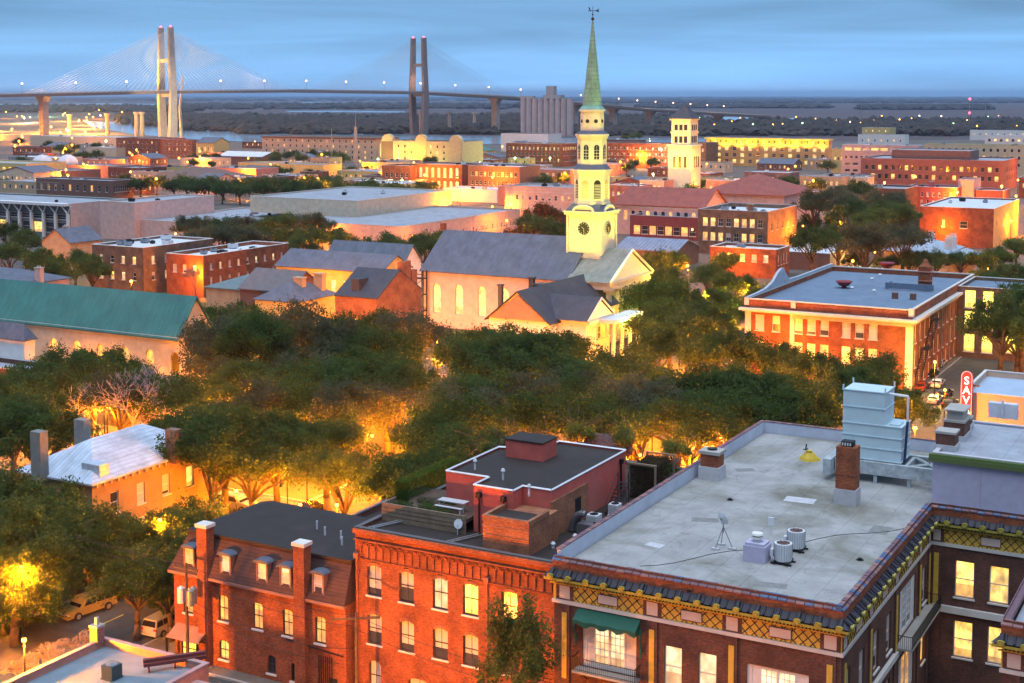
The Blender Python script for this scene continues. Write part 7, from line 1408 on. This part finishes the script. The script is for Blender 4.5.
for px, py in ((105, 575), (125, 590), (172, 592), (28, 585), (5, 600), (150, 545), (190, 520), (125, 520), (60, 548)): row([(px, py)], ['skirt'], 'bushy understorey tree by the street at lower left', 'understorey trees at lower left', sc=.5)
# near single trees
kind('slim', 3.2, 6.2, 15.5, 9500, .22, 44, OAK, 1, .16)
t_ = tree(0, 0, 'slim', 'slender green tree rising in front of the arched brick front', None, sc=1, world=(-46.9, 86.3), name='slender_tree', check=False)
t_ = tree(0, 0, 'dense', 'small round green tree right of the slender one by the ornate corner', None, sc=.36, hscale=1.1, world=(-45.6, 86.4), name='small_tree', check=False)
for px, py, z_, s_ in ((18, 522, 10, 1.2), (46, 508, 10, 1.2), (12, 560, 8, 1.0), (78, 505, 9.5, .95)): tree(px, py, 'skirt', 'broad dark oak at the left edge in front of the white roofed house', 'broad dark oaks at the left edge', sc=s_, zc=z_, check=False)
for px, py, s_ in ((152, 533, .85), (186, 532, .85), (128, 522, .8), (200, 508, .8), (168, 548, .7)): tree(px, py, 'skirt', 'bushy oak at the foot of the white roofed house', 'bushy oaks below the white roofed house', sc=s_, zc=6, check=False)
for px, py in ((502, 346), (540, 352), (566, 352), (478, 350)): tree(px, py, 'oak', 'tall oak screening the foot of the pedimented house', 'oaks before the pedimented house', sc=1, check=False)
# bare tree
def bare(px, py, H, label, seed, mat_, rad=.28, spread=1.0):
    r = random.Random(seed); p = G(px, py, H*.6); b = MB()
    def grow(a, d, L, rr, dep):
        e = a+d*L; b.tube(a, e, rr, rr*.65, 5 if dep < 3 else 3)
        if dep >= 6: return
        for _ in range(3 if dep < 5 else 2):
            nd_ = (d+Vector((r.uniform(-1, 1), r.uniform(-1, 1), r.uniform(-.35, .55)))*.75*spread).normalized(); grow(e, nd_, L*r.uniform(.68, .88), max(.028, rr*.62), dep+1)
    grow(Vector((0, 0, 0)), Vector((0, 0, 1)), H*.26, rad, 0); o = T('bare_tree', label, 'tree', (p.x, p.y, 0)); b.build('trunk', [mat_], o); return o
bare(132, 408, 13, 'leafless pale lavender tree above the white metal roof', 5, BAREB, .25, 1.1); bare(92, 412, 11.5, 'smaller leafless pale tree left of the orange glow', 8, BAREB, .2, 1.1); bare(170, 425, 10, 'leafless pale tree between the hip roof and dark oaks', 11, BAREB, .2, 1.0)
bare(195, 280, 9, 'bare twiggy tree before the red brick annex', 12, surf('twig_grey', (.2, .16, .15), obj=True), .15)
for i, (px, py) in enumerate(((42, 662), (66, 652), (86, 645), (14, 672))):
    bare(px, py, 3.6, ('leafless shrub tree at the edge of the pale blue low roof, leftmost', 'leafless shrub tree second along the edge of the low roof', 'leafless shrub tree beside the small patched chimney', 'leafless shrub tree in the very bottom left corner')[i], 20+i, MT['twig_grey'], .07, 1.2)
# roof garden plants
def leafbox(name, x0, y0, z0, x1, y1, z1, n, leaf, m, label, cat, seed=1):
    r = np.random.default_rng(seed); P = np.stack([r.uniform(0, x1-x0, n), r.uniform(0, y1-y0, n), r.uniform(0, z1-z0, n)], 1); k = r.integers(0, 3, n); P[k == 2, 2] = (z1-z0)*r.uniform(.9, 1.05, (k == 2).sum()); P[k == 1, 1] = r.uniform(-.05, .15, (k == 1).sum())
    nr = r.normal(size=(n, 3)); nr /= np.linalg.norm(nr, axis=1)[:, None]; a = np.cross(nr, r.normal(size=(n, 3))); a /= np.linalg.norm(a, axis=1)[:, None]; b = np.cross(nr, a); s = leaf*(.6+.8*r.random(n))[:, None]
    V = np.stack([P-a*s*.5, P-b*s*.3, P+a*s*.5, P+b*s*.3], 1).reshape(-1, 3); me = bpy.data.meshes.new(name); me.from_pydata(V.tolist(), [], [(4*i, 4*i+1, 4*i+2, 4*i+3) for i in range(n)]); me.materials.append(m); o = link(name, me, None, (x0, y0, z0)); tag(o, label, cat); return o
HEDG = leafmat('hedge_leaves', (.05, .10, .02), (.12, .19, .04))
ZG = RZ+1.2
leafbox('hedge', f2x+.4, f2y+5.5, ZG, f2x+1.6, f2y+14.5, ZG+1.7, 14000, .13, HEDG, 'clipped green hedge along the left side of the roof terrace', 'hedge', 2)
for i, (a, b_) in enumerate(((1.2, 3.7), (3.4, 4.2), (2.4, 5.6), (5.0, 3.7), (4.0, 6.5))):
    r_ = leafbox('low_plant', f2x+a, f2y+b_, ZG-.1, f2x+a+1.7, f2y+b_+.9, ZG+.35, 900, .11, [OAK, HEDG, OAK2][i % 3], ('low green plant at the left front of the planter', 'grey green plant before the garden table', 'pale plant in the middle of the planter', 'low plant nearest the red penthouse wall', 'plant behind the garden table')[i], 'plant', 30+i)
for i, (px, py, key, s, lab) in enumerate(((500, 446, 'gbush', 1.5, 'rounded green shrub behind the penthouse at its left'), (525, 443, 'gbush', 1.4, 'dark green shrub behind the penthouse middle'), (580, 432, 'bush', 1.3, 'yellow green potted tree behind the penthouse roof'), (628, 437, 'bush', 1.25, 'yellow green potted tree near the penthouse corner'), (676, 448, 'bush', 1.25, 'bright yellow shrub left of the small parapet chimney'), (655, 462, 'gbush', 1.15, 'rounded shrub next to the trellis'), (668, 462, 'gbush', .9, 'small round shrub at the foot of the bright yellow one'), (540, 437, 'gbush', 1.3, 'green shrub at the back edge of the black roof'))):
    p = G(px, py, RZ+1.8); me, tr, z0 = random.choice(KINDS_T[key]); o = T('potted_shrub', lab, 'shrub', (p.x, p.y, RZ)); o.scale = (s, s, s); link('crown', me, o, loc=(0, 0, z0)); link('trunk', tr, o)
    c = MB(); c.cyl(0, 0, 0, .5, .35, .45, 12); c.build('pot', [plain('clay_pot', (.25, .12, .07)) if 'clay_pot' not in MT else MT['clay_pot']], o)
p = G(638, 497, RZ); leafbox('vine_trellis', p.x-.6, p.y-.5, RZ, p.x+1.8, p.y+3.6, RZ+2.9, 14000, .13, VINE, 'brown vine covered trellis right of the red penthouse', 'trellis', 9)
b = MB(); 
for q in ((-.7, -.6), (1.9, -.6), (1.9, 3.7), (-.7, 3.7)): b.box(q[0]-.08, q[1]-.08, 0, q[0]+.08, q[1]+.08, 3.1)
b.box(-.8, -.7, 3.1, 2.0, -.5, 3.25); b.box(-.8, 3.6, 3.1, 2.0, 3.8, 3.25); tag(b.build('trellis_frame', [WOOD], None, (p.x, p.y, RZ)), 'timber frame holding the brown vines', 'trellis frame')
b = MB(); b.box(-2.6, 0, 0, 2.6, .1, 1.5); [b.box(-2.6+i*.65, -.06, 0, -2.5+i*.65, -.003, 1.6) for i in range(9)]; p = G(608, 440, RZ+1); tag(b.build('roof_fence', [surf('grey_fence', (.25, .26, .3))], None, (p.x, p.y, RZ)), 'grey low fence at the back of the black roof', 'fence')
# shrubs along the left pavement
for i, (px, py, s, lab) in enumerate(((5, 625, 1.3, 'dark round shrub at the left edge of the pavement'), (18, 605, 1.2, 'clipped shrub by the garden wall at left'), (42, 592, 1.1, 'low shrub behind the parked large car'), (33, 612, .8, 'small shrub near the pavement edge'))):
    p = G(px, py, .8); me, tr, z0 = random.choice(KINDS_T['gbush']); o = T('garden_shrub', lab, 'shrub', (p.x, p.y, 0)); o.scale = (s, s, s*.8); link('crown', me, o, loc=(0, 0, z0-1)); link('trunk', tr, o)
b = MB(); b.box(-108.6, 91, 0, -108.3, 104, 1.0); b.box(-120, 90.7, 0, -108.3, 90.99, 1.0); tag(b.build('garden_wall', [BB]), 'low brick garden wall along the left pavement', 'wall')

# ------------------------------------------------------------------ VEHICLES
GLS = plain('car_glass', (.02, .02, .025), .08); TYR = plain('tyre_rubber', (.02, .02, .02), .9); RIM = plain('wheel_rim', (.45, .45, .46), .3, .8); HL = plain('headlight_glass', (.7, .7, .65), .1); TL = plain('taillight_red', (.45, .02, .02), .3)
def carproto(kindn, L, Wd, H, prof, cabin, paint):
    """prof: lower body side outline (x,z); cabin: roof outline; x forward"""
    d = {}
    b = MB(); hw = Wd/2
    def loft(sec, wf, m=0):
        n = len(sec); vs = []
        for s in (-1, 1):
            for x, z in sec: vs.append((x, s*hw*wf(x, z), z))
        b.add(vs, [tuple(range(n)), tuple(range(2*n-1, n-1, -1))]+[(i, (i+1) % n, n+(i+1) % n, n+i) for i in range(n)], m)
    zw = prof['belt']
    loft(prof['body'], lambda x, z: (1.0 if .35 < z < zw-.05 else .94)*(1-.10*max(0, abs(x)/(L/2)-.8)/.2)); d['body'] = b.mesh('body', [paint]); b = MB()
    loft(cabin, lambda x, z: .93 if z < zw+.1 else .78); d['cabin'] = b.mesh('cabin', [paint]); b = MB()
    d['w'] = []
    # side windows
    for s in (-1, 1):
        for q in prof['side']:
            c = MB(); c.poly([(x, s*hw*((.93 if z < zw+.1 else .93-(z-zw)/(H-zw)*.15)+.012), z) for x, z in q]); d['w'].append(c.mesh('side_window', [GLS]))
    c = MB(); (xa, za), (xb, zb) = prof['front']; c.poly([(xa+.03, -hw*.84, za+.04), (xa+.03, hw*.84, za+.04), (xb+.03, hw*.72, zb-.05), (xb+.03, -hw*.72, zb-.05)]); d['ws'] = c.mesh('windscreen', [GLS])
    c = MB(); (xa, za), (xb, zb) = prof['rear']; c.poly([(xa-.03, -hw*.82, za+.08), (xa-.03, hw*.82, za+.08), (xb-.03, hw*.72, zb-.06), (xb-.03, -hw*.72, zb-.06)]); d['rw'] = c.mesh('rear_window', [GLS])
    c = MB(); c.M = Matrix.Rotation(R(90), 4, 'X'); c.cyl(0, 0, -.11, .11, prof['wr'], n=18, bot=True); d['ty'] = c.mesh('tyre', [TYR]); c = MB(); c.M = Matrix.Rotation(R(90), 4, 'X'); c.cyl(0, 0, -.125, .125, prof['wr']*.6, n=14, bot=True); d['rim'] = c.mesh('rim', [RIM])
    c = MB(); c.box(-.04, -.18, -.09, .04, .18, .09); d['hl'] = c.mesh('headlight', [HL]); d['tl'] = c.mesh('taillight', [TL])
    c = MB(); c.box(L/2-.04, -hw*.5, .62, L/2+.03, hw*.5, .86); d['gr'] = c.mesh('grille', [GREYM]); c = MB(); c.box(-L/2-.06, -hw*.9, .38, -L/2+.05, hw*.9, .58); c.box(L/2-.05, -hw*.9, .36, L/2+.07, hw*.9, .56); d['bp'] = c.mesh('bumper', [paint])
    d['L'] = L; d['hw'] = hw; d['wx'] = prof['wx']; d['wr'] = prof['wr']; return d
def car(d, name, label, x, y, rz, group=None):
    t = T(name, label, 'car', (x, y, .01), rz, group); link('body', d['body'], t); cb = link('cabin', d['cabin'], t)
    for m_ in d['w']: link('side_window', m_, cb)
    link('windscreen', d['ws'], cb); link('rear_window', d['rw'], cb); link('grille', d['gr'], t); link('bumper', d['bp'], t)
    for wx in d['wx']:
        for s in (-1, 1): w = link('wheel', d['ty'], t, loc=(wx, s*(d['hw']-.10), d['wr'])); link('rim', d['rim'], w)
    for s in (-1, 1): link('headlight', d['hl'], t, loc=(d['L']/2-.02, s*d['hw']*.74, .76)); link('taillight', d['tl'], t, loc=(-d['L']/2+.02, s*d['hw']*.82, .95))
    return t
def paint(n, c): m = plain(n, c, .25, .2); return m
SUVP = dict(belt=1.12, body=[(-2.75, .35), (2.72, .35), (2.8, .7), (2.72, 1.02), (1.5, 1.14), (-2.7, 1.14), (-2.78, .8)], side=[[(1.05, 1.2), (.55, 1.72), (-.35, 1.76), (-.35, 1.2)], [(-.45, 1.2), (-.45, 1.76), (-1.35, 1.76), (-1.35, 1.2)], [(-1.45, 1.2), (-1.45, 1.76), (-2.4, 1.72), (-2.55, 1.2)]], front=((1.45, 1.13), (.75, 1.83)), rear=((-2.72, 1.14), (-2.5, 1.83)), wr=.40, wx=(1.75, -1.75))
SED = dict(belt=.92, body=[(-2.3, .3), (2.25, .3), (2.33, .6), (2.2, .8), (1.0, .94), (-1.5, .96), (-2.25, .9), (-2.33, .6)], side=[[(.75, .98), (.2, 1.34), (-.35, 1.36), (-.35, .98)], [(-.42, .98), (-.42, 1.36), (-.95, 1.32), (-1.35, .98)]], front=((.98, .93), (.25, 1.42)), rear=((-1.65, .95), (-1.05, 1.42)), wr=.32, wx=(1.4, -1.4))
suv = lambda p: carproto('suv', 5.6, 2.0, 1.86, SUVP, [(1.5, 1.1), (.78, 1.86), (-2.45, 1.88), (-2.72, 1.1)], p)
sed = lambda p: carproto('sed', 4.66, 1.8, 1.45, SED, [(1.0, .9), (.25, 1.45), (-1.05, 1.45), (-1.68, .92)], p)
VAN = dict(SUVP); van = lambda p: carproto('van', 5.0, 1.95, 1.78, dict(SUVP, body=[(-2.45, .3), (2.4, .3), (2.5, .65), (2.35, .95), (1.7, 1.1), (-2.4, 1.12), (-2.5, .7)], side=[[(1.2, 1.16), (.6, 1.62), (-.35, 1.66), (-.35, 1.16)], [(-.45, 1.16), (-.45, 1.66), (-1.35, 1.66), (-1.35, 1.16)], [(-1.45, 1.16), (-1.45, 1.66), (-2.15, 1.62), (-2.3, 1.16)]], front=((1.65, 1.08), (.75, 1.74)), rear=((-2.44, 1.12), (-2.25, 1.74)), wr=.34, wx=(1.5, -1.5)), [(1.7, 1.06), (.78, 1.78), (-2.2, 1.78), (-2.45, 1.06)], p)
pT, pD, pW, pS, pR = paint('gold_car_paint', (.46, .33, .10)), paint('black_car_paint', (.02, .02, .025)), paint('white_car_paint', (.62, .62, .6)), paint('silver_car_paint', (.36, .37, .38)), paint('red_car_paint', (.25, .03, .02))
p = G(86, 613, 0); sv = car(suv(pT), 'parked_suv', 'large pale gold car parked at the kerb under the orange oak', p.x+.2, p.y, R(-97)); 
c = MB(); [c.box(-2.2, s*.68-.02, 1.9, .5, s*.68+.02, 1.95) for s in (-1, 1)]; c.build('roof_rack', [DARK], sv)
SD, SW, SS, SR_ = sed(pD), sed(pW), sed(pS), sed(pR)
p = G(133, 592, 0); car(SD, 'parked_sedan', 'black car parked behind the large pale gold one', p.x, p.y, R(-92)); p = G(158, 576, 0); car(SW, 'parked_sedan', 'pale car half hidden by the street oak farther up the street', p.x-.5, p.y, R(-92))
p = G(163, 641, 0); car(van(pW), 'parked_van', 'white van seen from behind beside the mansard house corner', -89.6, 96.2, R(92))
p = G(235, 509, 0); car(suv(pS), 'parked_pickup', 'pale large car under the bright lamp beyond the hip house', p.x, p.y, R(2)); p = G(312, 513, 0); car(SD, 'parked_sedan', 'dark car end seen behind the mansard roof', p.x, p.y, R(90))
k = 0
for i, (px, py, d_, lab) in enumerate(((940, 362, SW, 'lit pale car farthest up the street left of the theatre sign'), (945, 350, SS, 'silver car under the yellow windows'), (932, 372, SD, 'black car in the middle of the queue by the school'), (938, 382, SW, 'yellow lit pale car in the queue by the school'), (945, 392, SD, 'dark car behind the top of the theatre sign'), (935, 398, SS, 'grey car nearest the cooling tower'), (922, 385, SR_, 'dark red car at the foot of the fire escape'), (950, 402, SD, 'black car next to the theatre sign post'))):
    p = G(px, py, .8); car(d_, 'parked_sedan', lab, p.x, p.y, R(90+random.uniform(-3, 3)), 'cars parked beside the brick school')
# ------------------------------------------------------------------ POLES AND WIRES
def pole(x, y, H, label, trf=False, cross=1.2, rz=0):
    t = T('utility_pole', label, 'utility pole', (x, y, 0)); b = MB(); b.cyl(0, 0, 0, H, .17, .11, 10); b.build('pole', [DWOOD], t)
    b = MB(); M = Matrix.Rotation(rz, 4, 'Z'); b.M = M; b.box(-cross, -.06, H-.6, cross, .06, H-.45); 
    for q in np.linspace(-cross+.1, cross-.1, 4): b.cyl(q, 0, H-.448, H-.25, .05, n=6)
    b.build('crossarm', [DWOOD], t)
    if trf:
        for i, (dx, dy) in enumerate(((-.62, 0), (.55, -.15), (.35, .45))):
            b = MB(); b.cyl(dx, dy, H-3.6, H-2.3, .33, n=16, bot=True); b.cyl(dx, dy, H-2.298, H-2.15, .2, .1, 8); b.build('transformer', [GREYM if i else WMET], t)
    return t
q = G(201, 655, 0); px_, py_ = -80.9, 89.4; H1 = ZAT((px_, py_), 563)
pole(px_, py_, H1, 'utility pole with transformers in front of the mansard house', True, 1.3, R(0))
lx, ly = -62.6, 88.6; H2_ = ZAT((lx, ly), 612); pole(lx, ly, H2_, 'utility pole with tilted crossarm in front of the arched brick front', False, 1.9, R(35))
b = MB()
def wire(a, c, sag, r=.022):
    q0 = Vector(a)
    for i in range(1, 15):
        t_ = i/14; q1 = Vector(a).lerp(Vector(c), t_); q1.z -= sag*4*t_*(1-t_); b.tube(q0, q1, r, n=4); q0 = q1
WC2 = [((px_-1, py_, H1-.25), (-130, 99, 8.5), .6), ((px_+1, py_, H1-.25), (-130, 100, 8.3), .6), ((px_-1.2, py_, H1-.8), (-130, 98, 7.9), .7), ((px_+1.2, py_, H1-.3), (lx, ly, H2_-.3), .7), ((px_, py_, H1-.9), (lx, ly, H2_-1.2), .8), ((px_, py_, H1-3), (lx, ly, H2_-3.0), 1.2), ((lx, ly, H2_-.3), (-38, 86.5, H2_-1), .8), ((lx, ly, H2_-1.4), (-38, 86.5, H2_-2), .9), ((px_, py_, H1-3.9), (-66, 91.4, 3.2), .8)]
wl = ['upper left overhead wire', 'second left overhead wire', 'lower left overhead wire', 'upper wire between the two poles', 'middle wire between the two poles', 'low sagging wire between the two poles', 'upper wire right of the second pole', 'lower wire right of the second pole', 'service wire to the brick corner']
for (a, c, s_), lab in zip(WC2, wl):
    b = MB(); wire(a, c, s_); tag(b.build('overhead_wire', [DARK]), lab+' over the lane', 'wire')
print('TREES', NT, 'OBJ', len(bpy.data.objects))
